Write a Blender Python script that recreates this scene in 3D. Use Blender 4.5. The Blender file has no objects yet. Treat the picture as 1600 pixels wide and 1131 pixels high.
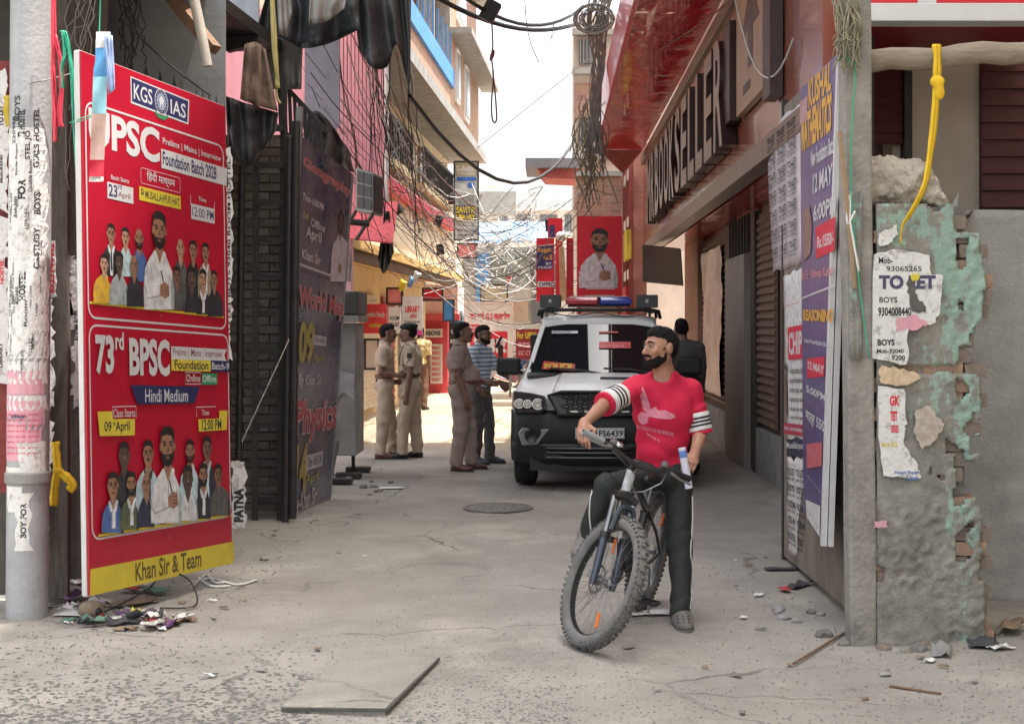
import bpy, bmesh, math, random
import numpy as np
from mathutils import Vector, Matrix, noise
R = math.radians
random.seed(7)
SC = bpy.context.scene
COL = SC.collection
# ------------------------------------------------------------------ camera
F, CX, CY, HC = 2300.0, 860.0, 510.0, 1.7      # focal length in photo pixels, vanishing point of the alley, eye height
cam_d = bpy.data.cameras.new('camera'); cam = bpy.data.objects.new('camera', cam_d); COL.objects.link(cam)
cam.location = (0, 0, HC); cam.rotation_euler = (R(90), 0, 0)
cam_d.sensor_width = 36; cam_d.lens = 36 * F / 1600; cam_d.clip_end = 600; cam_d.clip_start = .1
cam_d.shift_x = -(CX - 800) / 1600; cam_d.shift_y = -(565.5 - CY) / 1600
SC.camera = cam
# ------------------------------------------------------------------ sky, sun, exposure
SUN_EL, SUN_AZ = R(75), R(99)                  # azimuth clockwise from +Y (into the alley)
w = bpy.data.worlds.new('World'); SC.world = w; w.use_nodes = True
nt = w.node_tree; bg = nt.nodes['Background']
sky = nt.nodes.new('ShaderNodeTexSky'); sky.sky_type = 'NISHITA'; sky.sun_disc = False
sky.sun_elevation = SUN_EL; sky.sun_rotation = SUN_AZ; sky.air_density = 1.3; sky.dust_density = 6.0; sky.ozone_density = .6
hs = nt.nodes.new('ShaderNodeHueSaturation'); hs.inputs['Saturation'].default_value = .32
nt.links.new(sky.outputs[0], hs.inputs['Color']); nt.links.new(hs.outputs[0], bg.inputs[0]); bg.inputs[1].default_value = .15
sun_d = bpy.data.lights.new('sun', 'SUN'); sun_d.energy = 3.6; sun_d.angle = R(.7); sun_d.color = (1, .95, .87)
sun = bpy.data.objects.new('sun', sun_d); COL.objects.link(sun); sun.location = (20, -5, 40)
sdir = Vector((math.cos(SUN_EL) * math.sin(SUN_AZ), math.cos(SUN_EL) * math.cos(SUN_AZ), math.sin(SUN_EL)))
sun.rotation_euler = sdir.to_track_quat('Z', 'Y').to_euler()
SC.view_settings.view_transform = 'Standard'; SC.view_settings.look = 'None'; SC.view_settings.gamma = 1
SC.view_settings.exposure = 1.8
SC.render.engine = 'CYCLES'; SC.cycles.use_denoising = True; SC.cycles.max_bounces = 8; SC.cycles.diffuse_bounces = 4
SC.cycles.sample_clamp_indirect = 6

# ------------------------------------------------------------------ measuring: photo pixel -> place
V = Vector
def W(px, py, d): return V(((px - CX) * d / F, d, HC - (py - CY) * d / F))
def G(px, py, z=0.0):
    d = (HC - z) * F / (py - CY); return W(px, py, d)
def onX(px, py, X, z=None):
    return W(px, py, X * F / (px - CX))
def hit(px, py, p0, n):
    r = V(((px - CX) / F, 1, -(py - CY) / F)); o = V((0, 0, HC))
    return o + r * ((p0 - o).dot(n) / r.dot(n))

# ------------------------------------------------------------------ materials
MATS = {}
def lin(c):
    return tuple(((x / 255) / 12.92 if x / 255 <= .04045 else ((x / 255 + .055) / 1.055) ** 2.4) for x in c)
def mat(name, col, rough=.65, var=.18, scale=6, bump=0.0, bscale=40, metal=0, dirt=0, dirtcol=(.10, .09, .08), spec=.5, coat=0, emit=0, stretch=None, dscale=2.2, dlo=.5, dhi=.72):
    if name in MATS: return MATS[name]
    m = bpy.data.materials.new(name); m.use_nodes = True; MATS[name] = m
    n = m.node_tree; b = n.nodes['Principled BSDF']; L = n.links.new
    b.inputs['Roughness'].default_value = rough; b.inputs['Metallic'].default_value = metal
    b.inputs['Specular IOR Level'].default_value = spec; b.inputs['Coat Weight'].default_value = coat
    tc = n.nodes.new('ShaderNodeTexCoord'); src = tc.outputs['Object']
    if stretch:
        mp = n.nodes.new('ShaderNodeMapping'); mp.inputs['Scale'].default_value = stretch; L(src, mp.inputs[0]); src = mp.outputs[0]
    c = (*col, 1)
    if var:
        t = n.nodes.new('ShaderNodeTexNoise'); t.inputs['Scale'].default_value = scale; t.inputs['Detail'].default_value = 6; t.inputs['Roughness'].default_value = .65; L(src, t.inputs['Vector'])
        r = n.nodes.new('ShaderNodeValToRGB'); r.color_ramp.elements[0].position = .3; r.color_ramp.elements[1].position = .7
        r.color_ramp.elements[0].color = (*[x * (1 - var) for x in col], 1); r.color_ramp.elements[1].color = (*[min(1, x * (1 + var)) for x in col], 1)
        L(t.outputs['Fac'], r.inputs[0]); out = r.outputs[0]
        if dirt:
            t2 = n.nodes.new('ShaderNodeTexNoise'); t2.inputs['Scale'].default_value = dscale; t2.inputs['Detail'].default_value = 8; t2.inputs['Roughness'].default_value = .7; L(src, t2.inputs['Vector'])
            r2 = n.nodes.new('ShaderNodeMapRange'); r2.inputs[1].default_value = dlo; r2.inputs[2].default_value = dhi; r2.inputs[4].default_value = dirt; L(t2.outputs['Fac'], r2.inputs[0])
            mx = n.nodes.new('ShaderNodeMix'); mx.data_type = 'RGBA'; L(r2.outputs[0], mx.inputs['Factor']); L(out, mx.inputs['A']); mx.inputs['B'].default_value = (*dirtcol, 1); out = mx.outputs['Result']
        L(out, b.inputs['Base Color'])
    else:
        b.inputs['Base Color'].default_value = c
    if bump:
        t3 = n.nodes.new('ShaderNodeTexNoise'); t3.inputs['Scale'].default_value = bscale; t3.inputs['Detail'].default_value = 5; L(src, t3.inputs['Vector'])
        bp = n.nodes.new('ShaderNodeBump'); bp.inputs['Strength'].default_value = min(1, bump); bp.inputs['Distance'].default_value = .02; L(t3.outputs['Fac'], bp.inputs['Height']); L(bp.outputs[0], b.inputs['Normal'])
    if emit: b.inputs['Emission Color'].default_value = c; b.inputs['Emission Strength'].default_value = emit
    return m

# ------------------------------------------------------------------ mesh builder
class MB:
    def __init__(s): s.v = []; s.f = []
    def add(s, vs, fs):
        o = len(s.v); s.v += [tuple(x) for x in vs]; s.f += [tuple(i + o for i in f) for f in fs]; return s
    def box(s, c, size, rot=None):
        x, y, z = size[0] / 2, size[1] / 2, size[2] / 2; c = V(c)
        vs = [V(p) for p in ((-x, -y, -z), (x, -y, -z), (x, y, -z), (-x, y, -z), (-x, -y, z), (x, -y, z), (x, y, z), (-x, y, z))]
        if rot is not None: vs = [rot @ p for p in vs]
        return s.add([c + p for p in vs], [(3, 2, 1, 0), (4, 5, 6, 7), (0, 1, 5, 4), (1, 2, 6, 5), (2, 3, 7, 6), (3, 0, 4, 7)])
    def bb(s, x0, x1, y0, y1, z0, z1): return s.box(((x0 + x1) / 2, (y0 + y1) / 2, (z0 + z1) / 2), (abs(x1 - x0), abs(y1 - y0), abs(z1 - z0)))
    def hexa(s, a, b):      # two quads (4 points each) joined
        return s.add(list(a) + list(b), [(3, 2, 1, 0), (4, 5, 6, 7), (0, 1, 5, 4), (1, 2, 6, 5), (2, 3, 7, 6), (3, 0, 4, 7)])
    def quad(s, *p): return s.add(p, [tuple(range(len(p)))])
    def bar(s, a, b, wd, ht=None, up=V((0, 0, 1))):
        a, b = V(a), V(b); ht = ht or wd; d = (b - a).normalized()
        x = d.cross(up)
        if x.length < 1e-4: x = d.cross(V((1, 0, 0)))
        x.normalize(); y = x.cross(d); x *= wd / 2; y *= ht / 2
        return s.hexa([a - x - y, a + x - y, a + x + y, a - x + y], [b - x - y, b + x - y, b + x + y, b - x + y])
    def tube(s, pts, r, n=6, caps=True, closed=False):
        pts = [V(p) for p in pts]; m = len(pts); rs = r if isinstance(r, (list, tuple)) else [r] * m
        prev = None; rings = []
        for i, p in enumerate(pts):
            if closed: t = pts[(i + 1) % m] - pts[i - 1]
            else: t = pts[min(i + 1, m - 1)] - pts[max(i - 1, 0)]
            if t.length < 1e-9: t = V((0, 0, 1))
            t.normalize()
            if prev is None:
                x = t.cross(V((0, 0, 1)))
                if x.length < .05: x = t.cross(V((1, 0, 0)))
            else: x = prev - t * prev.dot(t)
            x.normalize(); prev = x; y = t.cross(x)
            rings.append([p + (x * math.cos(2 * math.pi * k / n) + y * math.sin(2 * math.pi * k / n)) * rs[i] for k in range(n)])
        return s.loft(rings, caps and not closed, closed)
    def loft(s, rings, caps=True, closed=False):
        n = len(rings[0]); vs = [p for r in rings for p in r]; fs = []
        for i in range(len(rings) if closed else len(rings) - 1):
            j = (i + 1) % len(rings)
            for k in range(n): fs.append((i * n + k, i * n + (k + 1) % n, j * n + (k + 1) % n, j * n + k))
        if caps: fs.append(tuple(range(n - 1, -1, -1))); fs.append(tuple((len(rings) - 1) * n + k for k in range(n)))
        return s.add(vs, fs)
    def strip(s, A, B): # ribbon between two point lists
        n = len(A); return s.add(list(A) + list(B), [(i, i + 1, n + i + 1, n + i) for i in range(n - 1)])
    def cyl(s, a, b, r0, r1=None, n=12): return s.tube([a, b], [r0, r0 if r1 is None else r1], n)
    def lathe(s, prof, c, ax, n=20):   # prof: (radius, along) pairs
        ax = V(ax).normalized(); x = ax.cross(V((0, 0, 1)))
        if x.length < .05: x = ax.cross(V((1, 0, 0)))
        x.normalize(); y = ax.cross(x); c = V(c)
        rings = [[c + ax * h + (x * math.cos(2 * math.pi * k / n) + y * math.sin(2 * math.pi * k / n)) * max(r, 1e-4) for k in range(n)] for r, h in prof]
        return s.loft(rings)
    def ell(s, c, rad, rot=None, n=10, m=7):
        c = V(c); rings = []
        for i in range(m + 1):
            a = -math.pi / 2 + math.pi * i / m; q = []
            for k in range(n):
                b = 2 * math.pi * k / n; p = V((rad[0] * math.cos(a) * math.cos(b), rad[1] * math.cos(a) * math.sin(b), rad[2] * math.sin(a)))
                q.append(c + (rot @ p if rot is not None else p))
            rings.append(q)
        return s.loft(rings, caps=False)
    def prism(s, poly, off):           # poly: coplanar points, off: thickness vector
        n = len(poly); a = [V(p) for p in poly]; b = [p + V(off) for p in a]
        return s.add(a + b, [tuple(range(n - 1, -1, -1)), tuple(range(n, 2 * n))] + [(i, (i + 1) % n, n + (i + 1) % n, n + i) for i in range(n)])
    def mesh(s, name):
        me = bpy.data.meshes.new(name); me.from_pydata([tuple(p) for p in s.v], [], s.f); me.validate(); me.update(); return me
    def obj(s, name, m, parent=None, smooth=False, bevel=0, fix=True, angle=40, subsurf=0):
        me = s.mesh(name)
        if fix:
            bm = bmesh.new(); bm.from_mesh(me); bmesh.ops.recalc_face_normals(bm, faces=bm.faces); bm.to_mesh(me); bm.free()
        me.materials.append(m); o = bpy.data.objects.new(name, me); COL.objects.link(o)
        if parent is not None: adopt(o, parent)
        if smooth:
            me.polygons.foreach_set('use_smooth', [True] * len(me.polygons))
            if smooth != 'all':
                bm = bmesh.new(); bm.from_mesh(me)
                for e in bm.edges:
                    if len(e.link_faces) == 2 and e.calc_face_angle(0) > R(angle): e.smooth = False
                bm.to_mesh(me); bm.free()
        if bevel:
            md = o.modifiers.new('bevel', 'BEVEL'); md.width = bevel; md.segments = 2; md.limit_method = 'ANGLE'; md.angle_limit = R(35)
        if subsurf:
            md = o.modifiers.new('sub', 'SUBSURF'); md.levels = subsurf; md.render_levels = subsurf
        return o
WM = {}
def wmat(p):   # world matrix of a (possibly nested) parent, kept by hand
    m = p.matrix_basis.copy()
    return (wmat(p.parent) @ p.matrix_parent_inverse @ m) if p.parent else m
def adopt(o, parent):
    o.parent = parent; o.matrix_parent_inverse = wmat(parent).inverted()
def tag(o, label, cat=None, group=None, kind=None):
    if label: o['label'] = label
    if cat: o['category'] = cat
    if group: o['group'] = group
    if kind: o['kind'] = kind
    return o
def thing(name, label, cat, loc=(0, 0, 0), group=None):
    o = bpy.data.objects.new(name, None); COL.objects.link(o); o.location = loc; o.empty_display_size = .2
    return tag(o, label, cat, group)
def struct(o): o['kind'] = 'structure'; return o
def stuff(o, label=None): o['kind'] = 'stuff'; return (tag(o, label) if label else o)
def sag(a, b, drop, n=10, wob=0):
    a, b = V(a), V(b); out = []
    for i in range(n + 1):
        t = i / n; p = a.lerp(b, t); p.z -= drop * 4 * t * (1 - t)
        if wob and 0 < i < n: p += V((random.uniform(-1, 1), random.uniform(-1, 1), random.uniform(-1, 1))) * wob
        out.append(p)
    return out
def smooth_path(pts, k=4):   # Catmull-Rom
    pts = [V(p) for p in pts]; P = [pts[0]] + pts + [pts[-1]]; out = []
    for i in range(1, len(P) - 2):
        for j in range(k):
            t = j / k; a, b, c, d = P[i - 1], P[i], P[i + 1], P[i + 2]
            out.append(.5 * ((2 * b) + (c - a) * t + (2 * a - 5 * b + 4 * c - d) * t * t + (3 * b - a - 3 * c + d) * t ** 3))
    out.append(pts[-1]); return out
def dup(root, loc=None, rotz=None, label=None, group=None):
    r = root.copy(); COL.objects.link(r)
    if loc is not None: r.location = loc
    if rotz is not None: r.rotation_euler = (0, 0, rotz)
    if label: r['label'] = label
    if group: r['group'] = group
    def rec(src, dst):
        for ch in src.children:
            c = ch.copy(); COL.objects.link(c); c.parent = dst; c.matrix_parent_inverse = ch.matrix_parent_inverse.copy(); rec(ch, c)
    rec(root, r); return r

# ------------------------------------------------------------------ lettering
TXT = {}
def glyphs(s, bold=0.0, shear=0):
    key = (s, bold, shear)
    if key in TXT: return TXT[key]
    cu = bpy.data.curves.new('lettering', 'FONT'); cu.body = s; cu.size = 1; cu.offset = bold; cu.resolution_u = 3; cu.shear = shear; cu.fill_mode = 'FRONT'
    o = bpy.data.objects.new('lettering', cu); COL.objects.link(o)
    dg = bpy.context.evaluated_depsgraph_get(); dg.update()
    me = bpy.data.meshes.new_from_object(o.evaluated_get(dg))
    vs = [V((p.co.x, p.co.y, 0)) for p in me.vertices]; fs = [tuple(p.vertices) for p in me.polygons]
    bpy.data.objects.remove(o); bpy.data.curves.remove(cu); bpy.data.meshes.remove(me)
    if not vs: vs = [V((0, 0, 0)), V((1, 0, 0)), V((1, 1, 0))]; fs = [(0, 1, 2)]
    x0 = min(p.x for p in vs); x1 = max(p.x for p in vs); y0 = min(p.y for p in vs); y1 = max(p.y for p in vs)
    vs = [((p.x - x0) / max(1e-6, x1 - x0), (p.y - y0) / max(1e-6, y1 - y0)) for p in vs]
    TXT[key] = (vs, fs, (x1 - x0) / max(1e-6, y1 - y0)); return TXT[key]

class Panel:
    """A board in space given by its lower-left corner, right and up edges (and a warp); s to the right, t up; prints lie in thin layers on it."""
    def __init__(s, o, sx, up, w, h, br=None):
        s.o = V(o); s.x = V(sx).normalized(); s.y = V(up).normalized(); s.n = s.x.cross(s.y).normalized(); s.w = w; s.h = h; s.inks = {}; s.k = 0
        s.e = (V(br) - (s.o + s.x * w)) if br is not None else None     # the lower-right corner may stand off the plane
    def pt(s, a, b, l=0):
        p = s.o + s.x * a + s.y * b + s.n * l
        if s.e is not None: p = p + s.e * (a / s.w) * (1 - b / s.h)
        return p
    def st(s, px, py):
        a, b = s.w / 2, s.h / 2
        pr = lambda p: (CX + p.x * F / p.y, CY - (p.z - HC) * F / p.y)
        for _ in range(8):
            f = pr(s.pt(a, b)); fa = pr(s.pt(a + .01, b)); fb = pr(s.pt(a, b + .01))
            j = ((fa[0] - f[0]) / .01, (fb[0] - f[0]) / .01, (fa[1] - f[1]) / .01, (fb[1] - f[1]) / .01); det = j[0] * j[3] - j[1] * j[2]
            ex, ey = px - f[0], py - f[1]; a += (ex * j[3] - ey * j[1]) / det; b += (ey * j[0] - ex * j[2]) / det
        return a, b
    def begin(s, nm): s.open = None; g = s.grp(nm); s.open = g
    def end(s): s.open = None
    def grp(s, nm):
        if getattr(s, 'open', None) is not None: return s.open
        g = (nm, {}); s.inks[len(s.inks)] = g; return g
    def ink(s, m, nm='printed_field'):
        g = s.grp(nm)[1]
        if m.name not in g: g[m.name] = (MB(), m)
        return g[m.name][0]
    def lay(s): s.k += 1; return (.0012 + getattr(s, 'step', .000022) * s.k) if getattr(s, 'e', None) is None else (.003 + .00012 * s.k)
    def poly(s, pts, m, l=None):
        l = s.lay() if l is None else l
        if getattr(s, 'e', None) is not None and len(pts) == 4:      # follow the warped board
            n = 6; q = [V((a, b, 0)) for a, b in pts]; g = [q[0].lerp(q[1], i / n).lerp(q[3].lerp(q[2], i / n), j / n) for j in range(n + 1) for i in range(n + 1)]
            s.ink(m).add([s.pt(p.x, p.y, l) for p in g], [(j * (n + 1) + i, j * (n + 1) + i + 1, j * (n + 1) + i + n + 2, j * (n + 1) + i + n + 1) for j in range(n) for i in range(n)])
        else: s.ink(m).quad(*[s.pt(a, b, l) for a, b in pts])
    def rect(s, a0, b0, a1, b1, m, l=None): s.poly([(a0, b0), (a1, b0), (a1, b1), (a0, b1)], m, l)
    def prect(s, x0, y0, x1, y1, m):        # by two photo pixels: top-left, bottom-right
        a0, b1 = s.st(x0, y0); a1, b0 = s.st(x1, y1); s.rect(a0, b0, a1, b1, m)
    def text(s, t, a0, b0, a1, b1, m, bold=.02, l=None, rot=0, shear=0):
        vs, fs, _ = glyphs(t, bold, shear); l = s.lay() if l is None else l
        if rot: vs = [(1 - y, x) if rot > 0 else (y, 1 - x) for x, y in vs]
        s.ink(m, 'lettering').add([s.pt(a0 + (a1 - a0) * x, b0 + (b1 - b0) * y, l) for x, y in vs], fs)
    def ptext(s, t, x0, y0, x1, y1, m, **k):
        a0, b1 = s.st(x0, y0); a1, b0 = s.st(x1, y1); s.text(t, a0, b0, a1, b1, m, **k)
    def line(s, pts, wd, m, closed=False, l=None):
        l = s.lay() if l is None else l; n = len(pts); q = s.ink(m)
        P = [V((a, b, 0)) for a, b in pts]; A = []; B = []
        for i in range(n):
            p0 = P[i - 1] if (i > 0 or closed) else P[i]; p1 = P[(i + 1) % n] if (i < n - 1 or closed) else P[i]
            d = (p1 - p0).normalized(); nn = V((-d.y, d.x, 0)) * wd / 2; A.append(P[i] + nn); B.append(P[i] - nn)
        if closed: A.append(A[0]); B.append(B[0])
        q.strip([s.pt(p.x, p.y, l) for p in A], [s.pt(p.x, p.y, l) for p in B])
    def rrect(s, a0, b0, a1, b1, r, n=5):
        out = []
        for cx, cy, t0 in ((a1 - r, b0 + r, -90), (a1 - r, b1 - r, 0), (a0 + r, b1 - r, 90), (a0 + r, b0 + r, 180)):
            for i in range(n + 1):
                t = R(t0 + 90 * i / n); out.append((cx + r * math.cos(t), cy + r * math.sin(t)))
        return out
    def ellipse(s, a, b, ra, rb, m, n=20, l=None): s.poly([(a + ra * math.cos(2 * math.pi * i / n), b + rb * math.sin(2 * math.pi * i / n)) for i in range(n)], m, l)
    def flush(s, parent, names=None):
        for nm, g in s.inks.values():
            al = MB(); mi = []; ms = []
            for mb, m in g.values(): al.add(mb.v, mb.f); mi += [len(ms)] * len(mb.f); ms.append(m)
            o = al.obj(nm, ms[0], parent, fix=False)
            for m in ms[1:]: o.data.materials.append(m)
            if len(mi) == len(o.data.polygons): o.data.polygons.foreach_set('material_index', mi)
        s.inks = {}; s.open = None
def panel_px(tl, tr, bl, dtl, dtr, dbl, br=None, dbr=None):   # from photo corners + depths
    a, b, c = W(*tl, dtl), W(*tr, dtr), W(*bl, dbl)
    x = b - a; up = a - c
    return Panel(c, x, up, x.length, up.length, W(*br, dbr) if br else None)
def board_mesh(p, th, n=1, grow=0):     # the board's own body behind the print
    mb = MB(); nu, nv = 12, 16; N = (nu + 1) * (nv + 1)
    for l in (0, -th): mb.v += [tuple(p.pt(p.w * i / nu, p.h * j / nv, l)) for j in range(nv + 1) for i in range(nu + 1)]
    for o, fl in ((0, 1), (N, -1)):
        for j in range(nv):
            for i in range(nu): a = o + j * (nu + 1) + i; mb.f.append((a, a + 1, a + nu + 2, a + nu + 1)[::fl])
    rim = [i for i in range(nu)] + [nu + j * (nu + 1) for j in range(nv)] + [nv * (nu + 1) + nu - i for i in range(nu)] + [(nv - j) * (nu + 1) for j in range(nv)]
    for k in range(len(rim)): a, b = rim[k], rim[(k + 1) % len(rim)]; mb.f.append((b, a, a + N, b + N))
    return mb
def ragged(a0, b0, a1, b1, amp=.012, step=.05):
    pts = []; cs = [(a0, b0), (a1, b0), (a1, b1), (a0, b1)]
    for i in range(4):
        p, q = cs[i], cs[(i + 1) % 4]; n = max(2, int(math.hypot(q[0] - p[0], q[1] - p[1]) / step))
        for k in range(n):
            t = k / n; pts.append((p[0] + (q[0] - p[0]) * t + random.uniform(-amp, amp), p[1] + (q[1] - p[1]) * t + random.uniform(-amp, amp)))
    return pts
class CylPanel(Panel):
    """The same on a round post: a runs round the post, b up it."""
    def __init__(s, c0, c1, r):
        s.c0, s.c1, s.r = V(c0), V(c1), r; s.w = 2 * math.pi * r; s.h = (s.c1 - s.c0).length; s.inks = {}; s.k = 0
    def pt(s, a, b, l=0):
        t = a / s.r - math.pi / 2; c = s.c0.lerp(s.c1, b / s.h); q = s.r + l
        return c + V((math.cos(t) * q, math.sin(t) * q, 0))
    def sheet(s, a0, b0, a1, b1, m, amp=.01, n=8):   # a torn paper round the post
        l = s.lay(); k = max(2, int(abs(b1 - b0) / .04)); mb = s.ink(m)
        for i in range(k):
            r0 = b0 + (b1 - b0) * i / k; r1 = b0 + (b1 - b0) * (i + 1) / k
            if i == 0: e0 = (random.uniform(-amp, amp), random.uniform(-amp, amp))
            e1 = (random.uniform(-amp, amp), random.uniform(-amp, amp))
            A = [s.pt(a0 + e0[0] + (a1 + e0[1] - a0 - e0[0]) * j / n, r0, l) for j in range(n + 1)]
            B = [s.pt(a0 + e1[0] + (a1 + e1[1] - a0 - e1[0]) * j / n, r1, l) for j in range(n + 1)]
            mb.strip(A, B); e0 = e1
# ================================================================== SETTING: ground
def n3(x, y, z=0): return noise.noise(V((x, y, z)))
def ground_z(x, y):
    z = .010 * n3(x * .9, y * .9) + .005 * n3(x * 4, y * 4, 3) + .003 * n3(x * 13, y * 13, 9)
    for gx, gy, r, dep in ((-.38, 12.03, .36, .02), (-.66, 10.3, .34, -.012), (-.62, 8.35, .33, .014)):
        d = math.hypot((x - gx), (y - gy) * .75); z += -dep * math.exp(-((d - r) / .04) ** 2)
        if d < r: z -= dep * .4
    e = max(0, x - 1.35); z += min(.06, .09 * e * e) * (1 if 6 < y < 21 else 0) * (.6 + .6 * n3(x * 3, y * 3, 5))
    e = max(0, -2.2 - x); z += min(.05, .05 * e) * (.5 + .8 * n3(x * 4, y * 4, 2))
    return z
xs = [-150, -60, -25, -12, -8, -6] + [-4.6 + .055 * i for i in range(int(8.4 / .055))] + [4.2, 6, 9, 14, 30, 70, 150]
ys = [-80, -30, -10, 0, 3, 5] + [5.9 + .055 * i for i in range(int(15 / .055))] + [21.3 + .5 * i for i in range(40)] + [45, 55, 70, 100, 180, 300]
gm = MB(); nx = len(xs)
gm.v = [(x, y, ground_z(x, y) if (-4.7 < x < 4 and 5.5 < y < 22) else 0) for y in ys for x in xs]
gm.f = [(j * nx + i, j * nx + i + 1, (j + 1) * nx + i + 1, (j + 1) * nx + i) for j in range(len(ys) - 1) for i in range(nx - 1)]
def ground_mat():
    m = bpy.data.materials.new('dusty_ground'); m.use_nodes = True; n = m.node_tree; L = n.links.new; b = n.nodes['Principled BSDF']; b.inputs['Roughness'].default_value = .92; b.inputs['Specular IOR Level'].default_value = .2
    tc = n.nodes.new('ShaderNodeTexCoord').outputs['Object']
    def nz(sc, det=6, ro=.6):
        t = n.nodes.new('ShaderNodeTexNoise'); t.inputs['Scale'].default_value = sc; t.inputs['Detail'].default_value = det; t.inputs['Roughness'].default_value = ro; L(tc, t.inputs['Vector']); return t.outputs['Fac']
    def ramp(src, stops):
        r = n.nodes.new('ShaderNodeValToRGB'); e = r.color_ramp.elements
        while len(e) < len(stops): e.new(.5)
        for k, (p, c) in enumerate(stops): e[k].position = p; e[k].color = (*c, 1) if isinstance(c, tuple) else (c, c, c, 1)
        L(src, r.inputs[0]); return r.outputs[0]
    def mix(f, a, c, mode='MIX'):
        x = n.nodes.new('ShaderNodeMix'); x.data_type = 'RGBA'; x.blend_type = mode
        for v, s in ((f, 'Factor'), (a, 'A'), (c, 'B')):
            if isinstance(v, (int, float)): x.inputs[s].default_value = v
            elif isinstance(v, tuple): x.inputs[s].default_value = (*v, 1)
            else: L(v, x.inputs[s])
        return x.outputs['Result']
    c = ramp(nz(1.1, 8, .65), [(.32, (.23, .214, .19)), (.52, (.295, .274, .243)), (.7, (.345, .32, .284))])
    c = mix(ramp(nz(.42, 7, .6), [(.50, .0), (.62, .5)]), c, (.225, .208, .182))          # old damp stains and oil
    c = mix(ramp(nz(.7, 8, .7), [(.36, .55), (.46, .0)]), c, (.42, .385, .33))             # drifts of pale dust
    c = mix(ramp(nz(60, 3), [(.33, .6), (.45, .0)]), c, (.185, .174, .157))          # coarse aggregate
    c = mix(ramp(nz(170, 2), [(.62, .0), (.7, .6)]), c, (.43, .40, .36))            # pale grit
    c = mix(ramp(nz(5, 7, .7), [(.56, .0), (.74, .55)]), c, (.21, .195, .172))
    vo = n.nodes.new('ShaderNodeTexVoronoi'); vo.feature = 'DISTANCE_TO_EDGE'; vo.inputs['Scale'].default_value = .9
    mp = n.nodes.new('ShaderNodeMix'); mp.data_type = 'VECTOR'; mp.inputs['Factor'].default_value = .22
    t = n.nodes.new('ShaderNodeTexNoise'); t.inputs['Scale'].default_value = 2.5; t.inputs['Detail'].default_value = 6; L(tc, t.inputs['Vector'])
    L(tc, mp.inputs[4]); L(t.outputs['Color'], mp.inputs[5]); L(mp.outputs[1], vo.inputs['Vector'])
    crack = ramp(vo.outputs['Distance'], [(.0, 1.0), (.012, .0)])
    crk = n.nodes.new('ShaderNodeMath'); crk.operation = 'MULTIPLY'; L(crack, crk.inputs[0]); L(ramp(nz(.8), [(.45, 0.0), (.6, .75)]), crk.inputs[1])
    c = mix(crk.outputs[0], c, (.07, .066, .06))
    sx = n.nodes.new('ShaderNodeSeparateXYZ'); L(tc, sx.inputs[0])
    mr = n.nodes.new('ShaderNodeMapRange'); mr.inputs[1].default_value = 19.6; mr.inputs[2].default_value = 22; L(sx.outputs['Y'], mr.inputs[0])
    c = mix(mr.outputs[0], c, ramp(nz(2.2, 6), [(.3, (.30, .235, .165)), (.7, (.40, .325, .24))]))   # warmer tan tone for the street beyond
    L(c, b.inputs['Base Color'])
    bp = n.nodes.new('ShaderNodeBump'); bp.inputs['Strength'].default_value = .6; bp.inputs['Distance'].default_value = .012
    ad = n.nodes.new('ShaderNodeMath'); ad.operation = 'ADD'; L(nz(55, 5), ad.inputs[0]); L(nz(9, 6), ad.inputs[1])
    sb = n.nodes.new('ShaderNodeMath'); sb.operation = 'SUBTRACT'; L(ad.outputs[0], sb.inputs[0]); L(crk.outputs[0], sb.inputs[1])
    L(sb.outputs[0], bp.inputs['Height']); L(bp.outputs[0], b.inputs['Normal']); return m
gr = struct(gm.obj('ground', ground_mat(), smooth='all', fix=False)); gr['label'] = 'dusty grey lane with broken concrete surface'

# common surfaces
DARK = mat('dark_steel', (.025, .024, .023), .55, .3, 9, .3, 60)
BLACK = mat('black', (.012, .012, .013), .5, 0)
BRICK_A = mat('old_brick', (.30, .19, .13), .9, .3, 14, .5, 90, dirt=.6, dirtcol=(.16, .14, .12))
BRICK_B = mat('grey_brick', (.22, .17, .135), .92, .3, 14, .5, 90, dirt=.7, dirtcol=(.13, .12, .11))
MORTAR = mat('mortar', (.17, .16, .145), .95, .25, 20, .6, 60)
CONC = mat('grey_concrete', (.27, .265, .25), .9, .22, 5, .35, 50, dirt=.55, dirtcol=(.14, .135, .125))
CREAM = mat('cream_plaster', (.66, .58, .43), .9, .12, 3, .2, 30, dirt=.35, dirtcol=(.35, .29, .2))
WHITEP = mat('white_wall', (.70, .68, .65), .9, .08, 3, .15, 30, dirt=.3, dirtcol=(.4, .38, .35))
PINK = mat('pink_paint', (.74, .26, .31), .6, .1, 2, .1, 20, dirt=.35, dirtcol=(.55, .22, .24))
RED = mat('red_panel', (.56, .012, .03), .32, .1, 3, .05, 8, coat=.3)
WOOD = mat('grey_wood', (.105, .09, .075), .9, .35, 5, .6, 40, stretch=(9, 9, 1.2))
WOODB = mat('brown_wood', (.17, .095, .055), .8, .3, 4, .5, 40, stretch=(8, 8, 1))
PAPER = mat('white_paper', (.66, .65, .63), .85, .08, 12, .4, 40, dirt=.75, dirtcol=(.30, .28, .26), dscale=16, dlo=.53, dhi=.63)
INK = mat('black_ink', (.03, .03, .032), .8, 0)
NAVY = mat('navy_ink', (.022, .028, .10), .45, 0)
REDI = mat('red_ink', (.60, .02, .05), .5, 0)
WHITEI = mat('white_ink', (.56, .56, .58), .45, .05, 5)
YELI = mat('yellow_ink', (.62, .50, .045), .5, .08, 8, dirt=.3, dirtcol=(.25, .2, .05))
GRNI = mat('green_ink', (.03, .25, .11), .5, 0)
PINKI = mat('pink_paper', (.62, .30, .36), .85, .1, 9, dirt=.3, dirtcol=(.5, .4, .4))
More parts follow.
